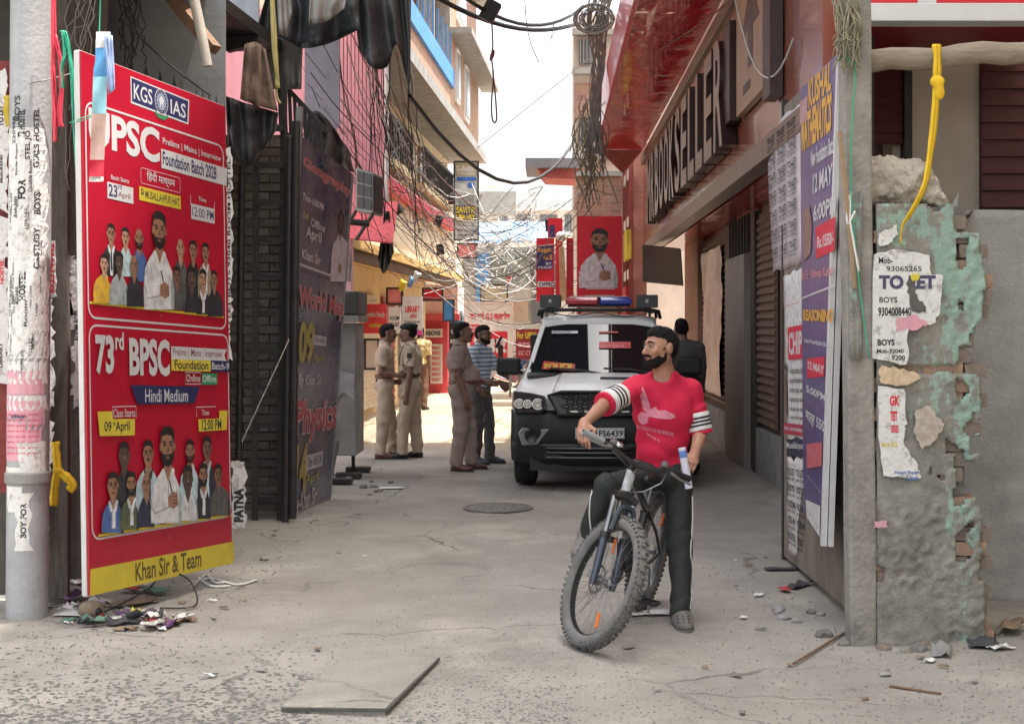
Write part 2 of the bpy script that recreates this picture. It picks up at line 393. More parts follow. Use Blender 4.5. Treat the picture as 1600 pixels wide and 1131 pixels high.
BLUEI = mat('blue_ink', (.03, .12, .42), .5, .1, 6)

# ================================================================== right-hand building (tall block over the alley, red fascia, shop row)
def brick_mat(name, c1, c2, mo, sx=.115, sy=.042, ax='X'):
    m = bpy.data.materials.new(name); m.use_nodes = True; n = m.node_tree; L = n.links.new; b = n.nodes['Principled BSDF']; b.inputs['Roughness'].default_value = .9
    tc = n.nodes.new('ShaderNodeTexCoord').outputs['Object']; s = n.nodes.new('ShaderNodeSeparateXYZ'); L(tc, s.inputs[0]); cb = n.nodes.new('ShaderNodeCombineXYZ')
    L(s.outputs['Y' if ax == 'Y' else 'X'], cb.inputs[0]); L(s.outputs['Z'], cb.inputs[1])
    t = n.nodes.new('ShaderNodeTexBrick'); t.inputs['Color1'].default_value = (*c1, 1); t.inputs['Color2'].default_value = (*c2, 1); t.inputs['Mortar'].default_value = (*mo, 1)
    t.inputs['Scale'].default_value = 1; t.inputs['Brick Width'].default_value = .24; t.inputs['Row Height'].default_value = .085; t.inputs['Mortar Size'].default_value = .009; L(cb.outputs[0], t.inputs['Vector'])
    nz = n.nodes.new('ShaderNodeTexNoise'); nz.inputs['Scale'].default_value = 1.5; nz.inputs['Detail'].default_value = 8; L(tc, nz.inputs['Vector'])
    mx = n.nodes.new('ShaderNodeMix'); mx.data_type = 'RGBA'; mx.blend_type = 'MULTIPLY'; mx.inputs['Factor'].default_value = .5; L(t.outputs[0], mx.inputs['A']); L(nz.outputs['Color'], mx.inputs['B'])
    L(t.outputs[0], mx.inputs['A']); hs = n.nodes.new('ShaderNodeHueSaturation'); L(mx.outputs['Result'], hs.inputs['Color']); hs.inputs['Value'].default_value = 1.15; hs.inputs['Saturation'].default_value = .9; L(hs.outputs[0], b.inputs['Base Color'])
    bp = n.nodes.new('ShaderNodeBump'); bp.inputs['Distance'].default_value = .01; bp.invert = True; L(t.outputs['Fac'], bp.inputs['Height']); L(bp.outputs[0], b.inputs['Normal']); MATS[name] = m; return m
BRK_Y = brick_mat('brick_wall_side', (.44, .235, .14), (.36, .175, .105), (.40, .34, .28), ax='Y')
BRK_X = brick_mat('brick_wall_front', (.42, .23, .15), (.34, .17, .11), (.38, .33, .28), ax='X')

rb = thing('shop_building', 'tall shop building with glossy red fascia and dark raised letters over the alley', 'building', (4, 15, 0))
WALLR = mat('right_wall_plaster', (.17, .11, .085), .85, .2, 3, .25, 30, dirt=.6, dirtcol=(.13, .10, .085))
m_ = MB(); m_.bb(2.42, 9, 10.9, 26.4, 0, 4.86); m_.obj('wall', WALLR, rb)
m_ = MB(); m_.bb(1.78, 9, 10.36, 20.6, 4.93, 23); m_.obj('upper_wall', CREAM, rb)  # unseen upper storeys, height set so their shadow fills the alley
m_ = MB(); m_.bb(3.75, 12, -6, 10.35, 0, 26); m_.obj('unseen_shade_block', CREAM, rb)  # unseen block added to keep the sun off the foreground
# red fascia band with frame rails
def red_gloss():
    m = mat('glossy_red_panel', (.50, .006, .018), .12, .12, 2, 0, coat=.4); n = m.node_tree; L = n.links.new; b = n.nodes['Principled BSDF']
    tc = n.nodes.new('ShaderNodeTexCoord'); mp = n.nodes.new('ShaderNodeMapping'); mp.inputs['Scale'].default_value = (1.6, .9, 1); L(tc.outputs['Object'], mp.inputs[0])
    t = n.nodes.new('ShaderNodeTexNoise'); t.inputs['Scale'].default_value = 1.6; t.inputs['Detail'].default_value = 2; L(mp.outputs[0], t.inputs['Vector'])
    bp = n.nodes.new('ShaderNodeBump'); bp.inputs['Strength'].default_value = .8; bp.inputs['Distance'].default_value = .06; L(t.outputs['Fac'], bp.inputs['Height']); L(bp.outputs[0], b.inputs['Normal']); return m
REDG = red_gloss()
ORG = mat('orange_brown_panel', (.21, .058, .036), .22, .15, 2, .1, 6, coat=.2, dirt=.35, dirtcol=(.26, .17, .12))
ALU = mat('dull_aluminium', (.21, .16, .13), .42, .15, 6, .1, 30, metal=.35)
ZB, ZT, XB = 3.1, 4.84, 1.72
m_ = MB(); m_.bb(XB, 1.86, 9.3, 10.95, ZB + .08, ZT - .02); m_.obj('fascia_panel', ORG, rb); m_ = MB(); m_.bb(XB, 2.40, 10.952, 27.2, ZB + .08, ZT - .02); m_.obj('fascia_panel', ORG, rb)
for z0, z1, nm in ((ZB - .09, ZB + .08, 'lower_rail'), (ZT - .16, ZT, 'upper_rail')):
    m_ = MB(); m_.bb(XB - .05, XB + .12, 9.25, 27.25, z0, z1); m_.obj(nm, ALU, rb, bevel=.006)
# soffit panels: one red sheet per bay
yb = [9.3, 11.4, 13.9, 16.4, 18.9, 21.4, 23.9, 26.3]
for i in range(7):
    m_ = MB(); m_.bb(.86, XB - .055, yb[i] + .006, yb[i + 1] - .006, ZT + .02, ZT + .07); m_.obj('soffit_panel', REDG, rb)
for i in range(1, 7):
    m_ = MB(); m_.bb(XB + .2, 2.4, yb[i] + .006, yb[i + 1] - .006, ZB - .06, ZB - .02); m_.obj('under_panel', REDG, rb)
m_ = MB(); m_.bb(.80, .85, 8.9, 26.3, ZT - .01, ZT + .6); m_.obj('canopy_edge', RED, rb)
m_ = MB(); m_.add([(.86, 26.32, ZT + .02), (1.66, 26.32, ZT + .02), (1.30, 26.5, ZT - .38), (.86, 26.42, ZT + .02), (1.66, 26.42, ZT + .02), (1.30, 26.6, ZT - .38)], [(0, 2, 1), (3, 4, 5), (0, 1, 4, 3), (1, 2, 5, 4), (2, 0, 3, 5)]); m_.obj('canopy_end', mat('canopy_end_brown', (.30, .10, .08), .3, .15), rb)
# raised letters on the fascia: deep boxes in letter outline
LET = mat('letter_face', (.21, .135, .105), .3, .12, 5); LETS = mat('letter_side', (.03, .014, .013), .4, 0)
word = "MRBOOKSELLER"; y_far, pitch = 23.9, .885      # letters run from the far end to the near end
for k, ch in enumerate(word):
    ya = y_far - k * pitch; yb_ = ya - pitch * .8; hgt = 1.04
    p = Panel((XB - .012, ya, ZB + .26), (0, -1, 0), (0, 0, 1), ya - yb_, hgt); vs, fs, _ = glyphs(ch, .02)
    n = len(vs); A = [p.pt(x * (ya - yb_), y * hgt, 0) for x, y in vs]; B = [q + V((-.14, 0, 0)) for q in A]
    bm = bmesh.new(); va = [bm.verts.new(q) for q in B]
    for f in fs:
        try: bm.faces.new([va[i] for i in f])
        except ValueError: pass
    bmesh.ops.remove_doubles(bm, verts=bm.verts, dist=1e-5)
    ed = [e for e in bm.edges if len(e.link_faces) == 1]
    r = bmesh.ops.extrude_edge_only(bm, edges=ed); bmesh.ops.translate(bm, verts=[g for g in r['geom'] if isinstance(g, bmesh.types.BMVert)], vec=(.135, 0, 0))
    me = bpy.data.meshes.new('letter'); bm.to_mesh(me); bm.free(); me.materials.append(LET); me.materials.append(LETS)
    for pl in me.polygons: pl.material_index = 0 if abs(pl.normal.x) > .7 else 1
    o = bpy.data.objects.new('letter', me); COL.objects.link(o); adopt(o, rb)
lp = thing('emblem_plate', 'tan emblem plate with dark arrow mark on the fascia', 'sign plate', (XB - .05, 12, 4))
yq = lambda px: XB * F / (px - CX)
m_ = MB(); m_.bb(XB - .07, XB - .012, yq(1212), yq(1163), 3.55, 4.66); m_.obj('plate', mat('tan_plate', (.30, .18, .11), .4, .1), lp)
P_ = Panel((XB - .072, yq(1163), 3.55), (0, -1, 0), (0, 0, 1), yq(1163) - yq(1212), 1.11); w_ = P_.w
P_.poly([(w_ * .2, .62), (w_ * .5, 1.0), (w_ * .8, .62), (w_ * .58, .62), (w_ * .58, .3), (w_ * .42, .3), (w_ * .42, .62)], LETS); P_.rect(w_ * .25, .12, w_ * .5, .2, LETS); P_.flush(lp)
for px0, px1, z0, z1 in ((1214, 1226, 3.4, 4.65), (1147, 1159, 3.55, 4.45)):
    m_ = MB(); m_.bb(XB - .11, XB - .012, yq(px1), yq(px0), z0, z1); m_.obj('dark_block', LETS, lp)
# shop row under the fascia
SHUT = mat('brown_shutter', (.13, .08, .058), .6, .2, 4, .15, 30, dirt=.5, dirtcol=(.10, .07, .05))
def ywall(px, X=2.4): return X * F / (px - CX)
def shutter(px0, px1, z0, z1, sl=.09, nm='shutter'):
    y0, y1 = ywall(px1), ywall(px0); o = MB(); o.bb(2.385, 2.40, y0, y1, z0, z1); sh = o.obj(nm, SHUT, rb)
    n = int((z1 - z0) / sl); s_ = MB(); s_.hexa([(2.384, y0, 0), (2.384, y1, 0), (2.384, y1, sl * .8), (2.384, y0, sl * .8)], [(2.352, y0, sl * .25), (2.352, y1, sl * .25), (2.362, y1, sl * .7), (2.362, y0, sl * .7)]); me = None
    for i in range(n):
        if me is None: q = s_.obj('slat', SHUT); me = q.data
        else: q = bpy.data.objects.new('slat', me); COL.objects.link(q)
        q.location = (0, 0, z0 + i * sl); q.parent = sh
    return sh
shutter(1101, 1139, .62, 2.98); shutter(1188, 1216, .60, 2.98)
m_ = MB(); m_.bb(2.30, 2.41, ywall(1100), ywall(1079), 0, 3.04); m_.obj('pilaster', mat('pink_pilaster', (.36, .22, .165), .8, .12, 3, .2, 30, dirt=.5, dirtcol=(.3, .17, .13)), rb)
m_ = MB(); m_.bb(2.26, 2.41, ywall(1181), ywall(1150), 0.05, 2.55); m_.obj('grey_column', mat('grey_column', (.22, .20, .18), .8, .12, 3), rb)
m_ = MB(); m_.bb(2.33, 2.41, ywall(1149), ywall(1141), 0, 3.02); m_.obj('door_frame', DARK, rb); m_ = MB(); m_.bb(2.33, 2.41, ywall(1188), ywall(1182.5), 0, 3.02); m_.obj('door_frame', DARK, rb)
for i in range(7):
    y = ywall(1180) + (ywall(1151) - ywall(1180)) * i / 6
    m_ = MB(); m_.bar((2.32, y, 2.57), (2.32, y, 3.02), .04); m_.obj('grille_bar', DARK, rb)
m_ = MB(); m_.bb(2.34, 2.41, ywall(1139.5), ywall(1100.5), .02, .55); m_.obj('plinth', CONC, rb); m_ = MB(); m_.bb(2.34, 2.41, ywall(1260), ywall(1189), .02, .55); m_.obj('plinth', CONC, rb)
m_ = MB()
for i in range(9):     # clear plastic sheet hung over the shutter
    pass
pl = MB(); A = []; nU, nV = 10, 22
ya, yb_ = ywall(1136), ywall(1106)
for j in range(nV + 1):
    for i in range(nU + 1):
        y = ya + (yb_ - ya) * i / nU; z = .75 + 2.05 * j / nV; A.append((2.315 + .03 * n3(y * 5, z * 4, 1) - .02 * math.sin(i * 1.4 + j * .3), y, z))
pl.add(A, [(j * (nU + 1) + i, j * (nU + 1) + i + 1, (j + 1) * (nU + 1) + i + 1, (j + 1) * (nU + 1) + i) for j in range(nV) for i in range(nU)])
tag(pl.obj('plastic_sheet', mat('plastic_sheet', (.52, .40, .34), .22, .25, 5, .4, 20), smooth='all'), 'crumpled clear plastic sheet hung over a brown roller shutter', 'plastic sheet')
# dark box sign under the fascia end
m_ = MB(); q = [W(1004, 382, 23.6), W(1004, 440, 23.6), W(1066, 446, 21.5), W(1062, 388, 21.5)]
m_.hexa(q, [p + V((.05, .35, 0)) for p in q]); tag(m_.obj('hanging_cabinet', BLACK), 'black box cabinet hung under the red fascia', 'cabinet')
# red glow board and pink frames of the next shop, far end of the row
nb = thing('red_shopfront', 'pink and red shopfront frame beyond the red fascia', 'shopfront', (1.9, 27, 0))
m_ = MB(); m_.bb(1.55, 1.80, 27.5, 29.8, 0, 5.2); m_.obj('wall', mat('salmon_wall', (.27, .12, .095), .7, .15, 3, .2, 20, dirt=.4, dirtcol=(.35, .2, .15)), nb)
for z in (2.6, 3.6, 4.5):
    m_ = MB(); m_.bb(1.47, 1.55, 27.4, 29.9, z, z + .18); m_.obj('ledge', WHITEP, nb)
m_ = MB(); m_.bb(1.42, 1.50, 27.3, 28.6, 2.95, 3.5); m_.obj('sign_panel', YELI, nb)
m_ = MB(); m_.bb(1.40, 1.47, 27.35, 29.0, 1.9, 2.45); m_.obj('lower_sign', RED, nb)
for y in (27.35, 28.4, 29.6):
    m_ = MB(); m_.bar((1.50, y, 0), (1.50, y, 5.1), .09); m_.obj('post', mat('maroon_post', (.22, .05, .04), .6), nb)

# ================================================================== right foreground: house, wall, pillar, gate
rh = thing('cream_house', 'cream house with maroon slatted door and red sign board above', 'house', (4, 10.5, 0))
m_ = MB(); m_.bb(2.45, 9, 10.55, 10.85, 0, 5.4); m_.obj('wall', mat('house_cream', (.56, .50, .42), .9, .1, 3, .15, 30, dirt=.35, dirtcol=(.35, .3, .24)), rh)
SLT = mat('maroon_slat', (.10, .022, .022), .5, .2, 6, .1, 30)
def slatdoor(px0, px1, py0, py1, d, nsl, nm):
    a, b = W(px0, py0, d), W(px1, py1, d); fr = MB(); fr.bb(a.x, b.x, d, d + .05, b.z, a.z); o = fr.obj(nm, SLT, rh); hgt = (a.z - b.z) / nsl
    s_ = MB(); s_.hexa([(a.x, d - .035, 0), (b.x, d - .035, 0), (b.x, d, 0), (a.x, d, 0)], [(a.x, d - .008, hgt * .88), (b.x, d - .008, hgt * .88), (b.x, d, hgt * .88), (a.x, d, hgt * .88)]); me = None
    for i in range(nsl):
        if me is None: q = s_.obj('slat', SLT); me = q.data
        else: q = bpy.data.objects.new('slat', me); COL.objects.link(q)
        q.location = (0, 0, b.z + i * hgt); q.parent = o
slatdoor(1533, 1680, 60, 430, 10.5, 14, 'maroon_door')
slatdoor(1364, 1412, 70, 225, 10.5, 9, 'window_shutter')
m_ = MB(); a, b = W(1412, 60, 10.45), W(1424, 300, 10.45); m_.bb(a.x, b.x, 10.42, 10.55, b.z, a.z); m_.obj('window_frame', DARK, rh)
a, b = W(1355, 36, 9.6), W(1650, 118, 9.6); m_ = MB(); m_.bb(a.x, b.x, 9.3, 10.5, a.z - .02, a.z + .1); m_.obj('canopy_slab', mat('canopy_red', (.30, .02, .03), .5, .15), rh)
m_ = MB(); m_.bb(W(1357, 100, 9.9).x, W(1366, 100, 9.9).x, 9.9, 10.0, 2.0, 4.0); m_.obj('drain_pipe', DARK, rh)
# red sign with white metal frame (upper right)
rs = thing('red_sign_board', 'red sign board with white metal frame above the cream house', 'sign', W(1480, 30, 8.6))
a, b = W(1356, -60, 8.6), W(1650, 36, 8.6)
m_ = MB(); m_.bb(a.x, b.x, 8.62, 8.70, b.z + .03, a.z); m_.obj('face', RED, rs)
m_ = MB(); m_.bb(a.x - .01, b.x, 8.55, 8.72, b.z, W(1356, 8, 8.6).z); m_.obj('frame', mat('white_metal_frame', (.62, .63, .64), .4, .06, 5, metal=.3), rs, bevel=.006)
m_ = MB(); t = W(1447, 2, 8.6); m_.bb(t.x - .045, t.x + .06, 8.6, 8.62, t.z - .012, t.z + .1); m_.obj('print', WHITEI, rs)
# horizontal beam from the gate post
bt = MB(); a, b = W(1357, 97, 8.0), W(1640, 78, 8.0)
bt.tube([a.lerp(b, i / 8) + V((0, .01 * math.sin(i * 2), .012 * math.sin(i * 1.7))) for i in range(9)], [.062, .06, .063, .058, .061, .06, .062, .058, .06], 10)
tag(bt.obj('wooden_beam', mat('pale_beam', (.30, .24, .185), .9, .25, 8, .5, 50, stretch=(1, 8, 8)), smooth=True), 'weathered wooden beam lashed to the grey gate post', 'beam')
# grey wall behind
m_ = MB(); gw = []
nx_, nz_ = 26, 40
for j in range(nz_ + 1):
    for i in range(nx_ + 1):
        x = 2.40 + 2.2 * i / nx_; z = 2.41 * j / nz_; 
        top = (1 - .02 * abs(n3(x * 3, 1)) - (.05 * max(0, 1 - i / 2) if j == nz_ else 0))
        gw.append((x, 8.95 + .035 * n3(x * 1.7, z * 1.7, 4) + .022 * n3(x * 7, z * 7, 8) * (1.6 if z < .9 else .4), z * top))
m_.add(gw, [(j * (nx_ + 1) + i, j * (nx_ + 1) + i + 1, (j + 1) * (nx_ + 1) + i + 1, (j + 1) * (nx_ + 1) + i) for j in range(nz_) for i in range(nx_)])
o = m_.obj('plastered_wall', mat('grey_plaster_wall', (.36, .352, .335), .92, .15, 4, .4, 45, dirt=.5, dirtcol=(.16, .155, .145)), smooth='all', fix=False); tag(o, 'plain grey plastered wall beside the broken green pillar', 'wall')
sm = o.modifiers.new('thick', 'SOLIDIFY'); sm.thickness = .2; sm.offset = -1
# gate post: concrete
gp = MB(); prof = [W(1327, 1012, 7.8), W(1371, 1015, 7.8)]
ring = lambda x0, x1, y0, y1, z: [(x0, y0, z), (x1, y0, z), (x1, y1, z), (x0, y1, z)]
zz = [-.05, .6, 1.2, 1.8, 2.4, 2.8, 3.2, 3.6]
gp.loft([ring(1.595 + .012 * n3(z, 2) - .012 * z, 1.735 + .012 * n3(z, 5) - .008 * z, 7.82, 7.98, z) for z in zz])
tag(gp.obj('gate_post', mat('post_concrete', (.27, .252, .225), .9, .25, 6, .55, 35, dirt=.6, dirtcol=(.10, .095, .085)), bevel=.015), 'square grey concrete gate post against the broken green pillar', 'post')

# broken pillar
BP = thing('broken_pillar', 'broken brick pillar with flaking green paint and torn posters', 'pillar', (2.0, 8.0, 0))
X0, X1, Y0, Y1, H = 1.742, 2.30, 7.84, 8.28, 2.36
me = {}
rows = int(H / .079)
protos = []
for k in range(4):
    b_ = MB(); L_ = (.225, .15, .11, .19)[k]; b_.box((0, 0, 0), (L_, .11, .07))
    jm = b_.mesh('brick'); bm = bmesh.new(); bm.from_mesh(jm); bmesh.ops.subdivide_edges(bm, edges=bm.edges, cuts=1)
    for v in bm.verts: v.co += V((random.uniform(-1, 1) * .008, random.uniform(-1, 1) * .006, random.uniform(-1, 1) * .005))
    bm.to_mesh(jm); bm.free(); jm.materials.append((BRICK_A, BRICK_B, BRICK_B, BRICK_A)[k]); protos.append((jm, L_))
core = MB(); core.bb(X0, X1 - .08, Y0 + .055, Y1, 0, H - .02); core.obj('core', MORTAR, BP)
def edge_x(z):     # ragged outline of the right side
    e = 2.30 + .05 * n3(z * 2.3, 7) + .03 * n3(z * 7, 3)
    if 1.02 < z < 1.12: e -= .05
    if .78 < z < 1.0: e -= .13
    if 1.47 < z < 1.6: e -= .10
    if z > 2.2: e -= .12
    if z < .35: e += .06
    return e
for r in range(rows):
    z = .045 + r * .079; x = X0 - (.1 if r % 2 else 0); xe = edge_x(z)
    while x < xe - .06:
        k = random.choice((0, 0, 3, 1)) if x < xe - .25 else random.choice((1, 2, 0)); jm, L_ = protos[k]
        if x + L_ > xe + .04: k = 2; jm, L_ = protos[2]
        q = bpy.data.objects.new('brick', jm); COL.objects.link(q); q.location = (max(x, X0 - .02) + L_ / 2, Y0 + .06 + random.uniform(-.006, .01), z); q.rotation_euler = (random.uniform(-.02, .02), 0, random.uniform(-.04, .04)); adopt_later = q; q.parent = BP; q.matrix_parent_inverse = Matrix.Translation(-V(BP.location))
        x += L_ + .011
for r in range(rows):      # right flank, deeper bricks
    z = .045 + r * .079; y = Y0 + .18; xe = edge_x(z)
    while y < Y1:
        jm, L_ = protos[random.choice((0, 3))]; q = bpy.data.objects.new('brick', jm); COL.objects.link(q); q.location = (xe - .07 + random.uniform(-.02, .015), y + .1, z); q.rotation_euler = (0, 0, math.pi / 2 + random.uniform(-.05, .05)); q.parent = BP; q.matrix_parent_inverse = Matrix.Translation(-V(BP.location)); y += L_ + .012
# plaster skin with a ragged edge
def green_plaster():
    m = mat('green_flaking_plaster', (.30, .285, .252), .93, .28, 7, 0, dirt=.5, dirtcol=(.13, .125, .11), dscale=6); n = m.node_tree; L = n.links.new; b = n.nodes['Principled BSDF']
    src = b.inputs['Base Color'].links[0].from_socket; tc = n.nodes.new('ShaderNodeTexCoord').outputs['Object']
    mp = n.nodes.new('ShaderNodeMapping'); mp.inputs['Scale'].default_value = (3.2, 3, 1.2); L(tc, mp.inputs[0])
    t = n.nodes.new('ShaderNodeTexNoise'); t.inputs['Scale'].default_value = 1.5; t.inputs['Detail'].default_value = 9; t.inputs['Roughness'].default_value = .68; L(mp.outputs[0], t.inputs['Vector'])
    s = n.nodes.new('ShaderNodeSeparateXYZ'); L(tc, s.inputs[0])
    hz = n.nodes.new('ShaderNodeMapRange'); hz.inputs[1].default_value = .35; hz.inputs[2].default_value = 2.3; hz.inputs[3].default_value = -.13; hz.inputs[4].default_value = .10; L(s.outputs['Z'], hz.inputs[0])
    hx = n.nodes.new('ShaderNodeMapRange'); hx.inputs[1].default_value = 1.75; hx.inputs[2].default_value = 2.2; hx.inputs[3].default_value = -.09; hx.inputs[4].default_value = .07; L(s.outputs['X'], hx.inputs[0])
    a1 = n.nodes.new('ShaderNodeMath'); L(t.outputs['Fac'], a1.inputs[0]); L(hz.outputs[0], a1.inputs[1])
    a2 = n.nodes.new('ShaderNodeMath'); L(a1.outputs[0], a2.inputs[0]); L(hx.outputs[0], a2.inputs[1])
    r = n.nodes.new('ShaderNodeMapRange'); r.inputs[1].default_value = .545; r.inputs[2].default_value = .60; r.inputs[4].default_value = .9
    tf = n.nodes.new('ShaderNodeTexNoise'); tf.inputs['Scale'].default_value = 26; tf.inputs['Detail'].default_value = 6; L(tc, tf.inputs['Vector']); a3 = n.nodes.new('ShaderNodeMath'); a3.operation = 'MULTIPLY_ADD'; a3.inputs[1].default_value = .30; L(tf.outputs['Fac'], a3.inputs[0]); a4 = n.nodes.new('ShaderNodeMath'); a4.operation = 'SUBTRACT'; a4.inputs[1].default_value = .15; L(a2.outputs[0], a4.inputs[0]); L(a4.outputs[0], a3.inputs[2]); L(a3.outputs[0], r.inputs[0])
    mx = n.nodes.new('ShaderNodeMix'); mx.data_type = 'RGBA'; L(r.outputs[0], mx.inputs['Factor']); L(src, mx.inputs['A']); mx.inputs['B'].default_value = (.33, .48, .40, 1); L(mx.outputs['Result'], b.inputs['Base Color'])
    t3 = n.nodes.new('ShaderNodeTexNoise'); t3.inputs['Scale'].default_value = 34; t3.inputs['Detail'].default_value = 10; t3.inputs['Roughness'].default_value = .7; L(tc, t3.inputs['Vector'])
    bp = n.nodes.new('ShaderNodeBump'); bp.inputs['Strength'].default_value = 1; bp.inputs['Distance'].default_value = .022; L(t3.outputs['Fac'], bp.inputs['Height']); L(bp.outputs[0], b.inputs['Normal']); return m
GP = green_plaster()
sk = MB(); step = .014; nxp = int((2.32 - X0) / step); nzp = int(H / step); ok = {}
for j in range(nzp + 1):
    for i in range(nxp + 1):
        x = X0 - .005 + i * step; z = j * step
        y = Y0 - .012 + .012 * n3(x * 5, z * 5, 1) + .008 * n3(x * 18, z * 18, 2) + (.018 * n3(x * 30, z * 30, 3) + .012 * n3(x * 11, z * 11, 6) if .3 < z < .75 or x > 2.12 else .003 * n3(x * 30, z * 30, 3))
        if abs(z - 1.47 - .02 * n3(x * 6, 1)) < .018 and x > 1.83: y += .03
        sk.v.append((x, y, z))
def keep(x, z):
    e = edge_x(z) - .02
    if x > e: return False
    if x > e - .13 and n3(x * 9, z * 9, 4) > .12 and z > .45: return False
    if z < .5 and n3(x * 6, z * 6, 11) > .42: return False
    return True
for j in range(nzp):
    for i in range(nxp):
        x = X0 + i * step; z = (j + .5) * step
        if keep(x, z): a = j * (nxp + 1) + i; sk.f.append((a, a + 1, a + nxp + 2, a + nxp + 1))
o = sk.obj('plaster', GP, BP, smooth='all', fix=False); md = o.modifiers.new('t', 'SOLIDIFY'); md.thickness = .03; md.offset = -1
# rubble lump on top
lump = MB(); a0, a1 = W(1352, 312, 7.95), W(1470, 226, 7.95); rings = []
for i in range(15):
    t = i / 14; x = 1.70 + .46 * t; hh = (.30 * (1 - .15 * t) if t < .8 else .30 * (1 - t) * 3.2 + .02) ; q = []
    for k in range(14):
        a = 2 * math.pi * k / 14; ca, sa = math.cos(a), math.sin(a); s = (abs(ca) ** 3 + abs(sa) ** 3) ** (-1 / 3)
        p = V((x, 8.06 + .17 * ca * s, H - .03 + hh / 2 + hh / 2 * sa * s)); p += p.normalized() * .05 * n3(p.x * 7, p.y * 7, p.z * 7) + V((0, 0, .045 * n3(p.x * 15, p.z * 15, p.y * 12))); q.append(p)
    rings.append(q)
lump.loft(rings); o = lump.obj('concrete_lump', mat('pale_rubble', (.40, .36, .30), .95, .2, 9, .8, 30, dirt=.3, dirtcol=(.25, .22, .19)), smooth='all', subsurf=3)
tx = bpy.data.textures.new('rubble', 'CLOUDS'); tx.noise_scale = .07; tx.noise_depth = 4; md = o.modifiers.new('d', 'DISPLACE'); md.texture = tx; md.strength = .07; md.texture_coords = 'GLOBAL'
tag(o, 'rough pale concrete lump on top of the broken green pillar', 'rubble')

# gate leaf (steel sheet) along the right side with its boards
gl = thing('gate_leaf', 'rusty grey sheet metal gate leaf folded back along the right wall', 'gate', (1.72, 9, 0))
GLM = mat('rusty_grey_sheet', (.22, .19, .155), .8, .3, 3, .3, 30, dirt=.7, dirtcol=(.075, .06, .05), stretch=(1, 1, .5))
m_ = MB(); m_.hexa([(1.70, 8.02, .10), (1.715, 8.02, .10), (1.715, 8.02, 3.3), (1.70, 8.02, 3.3)], [(1.70, 10.72, .03), (1.715, 10.72, .03), (1.715, 10.72, 3.3), (1.70, 10.72, 3.3)]); m_.obj('sheet', GLM, gl)
m_ = MB(); m_.bar((1.72, 10.74, 0), (1.72, 10.74, 3.35), .06); m_.obj('frame_post', DARK, gl)
m_ = MB(); m_.bar((1.735, 8.02, .12), (1.735, 10.7, .06), .04); m_.obj('bottom_rail', DARK, gl)

# ================================================================== left-hand: shed, posts, boards
sh = thing('timber_shed', 'dark timber shed front with weathered planks behind the red board', 'shed', (-3.6, 11, 0))
m_ = MB(); m_.bb(-7, -3.42, 9.4, 13.3, 0, 4.6); m_.obj('wall', mat('shed_shade', (.05, .045, .04), .9, .3, 4), sh)  # near-black box whose colour stands for the shaded shed interior
m_ = MB(); m_.hexa([(-7, 8.7, 3.95), (-2.45, 8.7, 3.95), (-2.45, 13.4, 4.2), (-7, 13.4, 4.2)], [(-7, 8.7, 4.05), (-2.45, 8.7, 4.05), (-2.45, 13.4, 4.3), (-7, 13.4, 4.3)]); m_.obj('roof', DARK, sh)
def plank(px0, px1, py0, py1, d, th, nm='plank', m=WOOD, lean=0):
    b = MB(); n = 10; rings = []
    for i in range(n + 1):
        t = i / n; py = py1 + (py0 - py1) * t; z = W(0, py, d).z; xa = W(px0, 0, d).x + .01 * n3(z * 3, px0) + lean * t; xb = W(px1, 0, d).x + .01 * n3(z * 3, px1 + 5) + lean * t
        rings.append([(xa, d, z), (xb, d + .01 * n3(z, px1), z), (xb, d + th, z), (xa, d + th, z)])
    b.loft(rings); return b.obj(nm, m, sh, bevel=.006)
plank(76, 106, -40, 948, 8.95, .05); plank(104, 138, -30, 905, 9.1, .05); plank(140, 166, -30, 110, 9.2, .05); plank(60, 80, -30, 960, 9.15, .04)
plank(-10, 28, 95, 770, 9.0, .06, 'red_frame', mat('old_red_paint', (.20, .035, .03), .8, .4, 6, .3, 40, dirt=.6, dirtcol=(.08, .06, .05)))
plank(108, 137, 760, 905, 9.0, .09, 'block')
plank(28, 40, 100, 620, 9.05, .05); plank(-60, 12, 770, 990, 9.2, .05)
# steel sheet above the red board
m_ = MB(); q = [W(158, 160, 10.5), W(352, 240, 10.5), W(352, -60, 10.5), W(158, -60, 10.5)]; m_.prism(q, (0, .02, 0)); tag(m_.obj('steel_sheet', mat('galvanised_sheet', (.20, .205, .205), .55, .15, 3, .1, 20, metal=.2, dirt=.3, dirtcol=(.1, .1, .1))), 'plain grey steel sheet with spikes above the red board', 'metal sheet')
spk = None
for i, px in enumerate((205, 228, 250, 272, 283, 307, 317, 327, 338)):
    py = 122 + (px - 205) * .43; b = MB(); c = W(px, py + 6, 10.3); b.tube([c, c + V((0, 0, .09)), c + V((0, 0, .17))], [.013, .016, .001], 5); o = b.obj('spike', DARK); tag(o, 'pointed iron spike standing behind the top edge of the red board', 'spike', 'spikes above the red board')
b = MB(); b.tube([W(297, -30, 9.9), W(312, 40, 9.9), W(324, 104, 9.9)], .035, 10); tag(b.obj('pipe', mat('pale_pipe', (.33, .30, .26), .8, .2, 6), smooth=True), 'pale slanting pipe above the red board', 'pipe')
b = MB(); b.bar(W(255, -20, 10.2), W(335, 78, 10.0), .09, .07); tag(b.obj('roof_batten', WOODB), 'slanting wooden batten under the shed roof', 'batten')
b = MB(); b.bb(W(300, 0, 11.2).x, W(352, 0, 11.2).x, 11.2, 11.25, W(0, 40, 11.2).z, W(0, -60, 11.2).z); tag(b.obj('red_awning', mat('dark_red_awning', (.25, .012, .03), .6, .2)), 'small dark red awning edge above the steel sheet', 'awning')

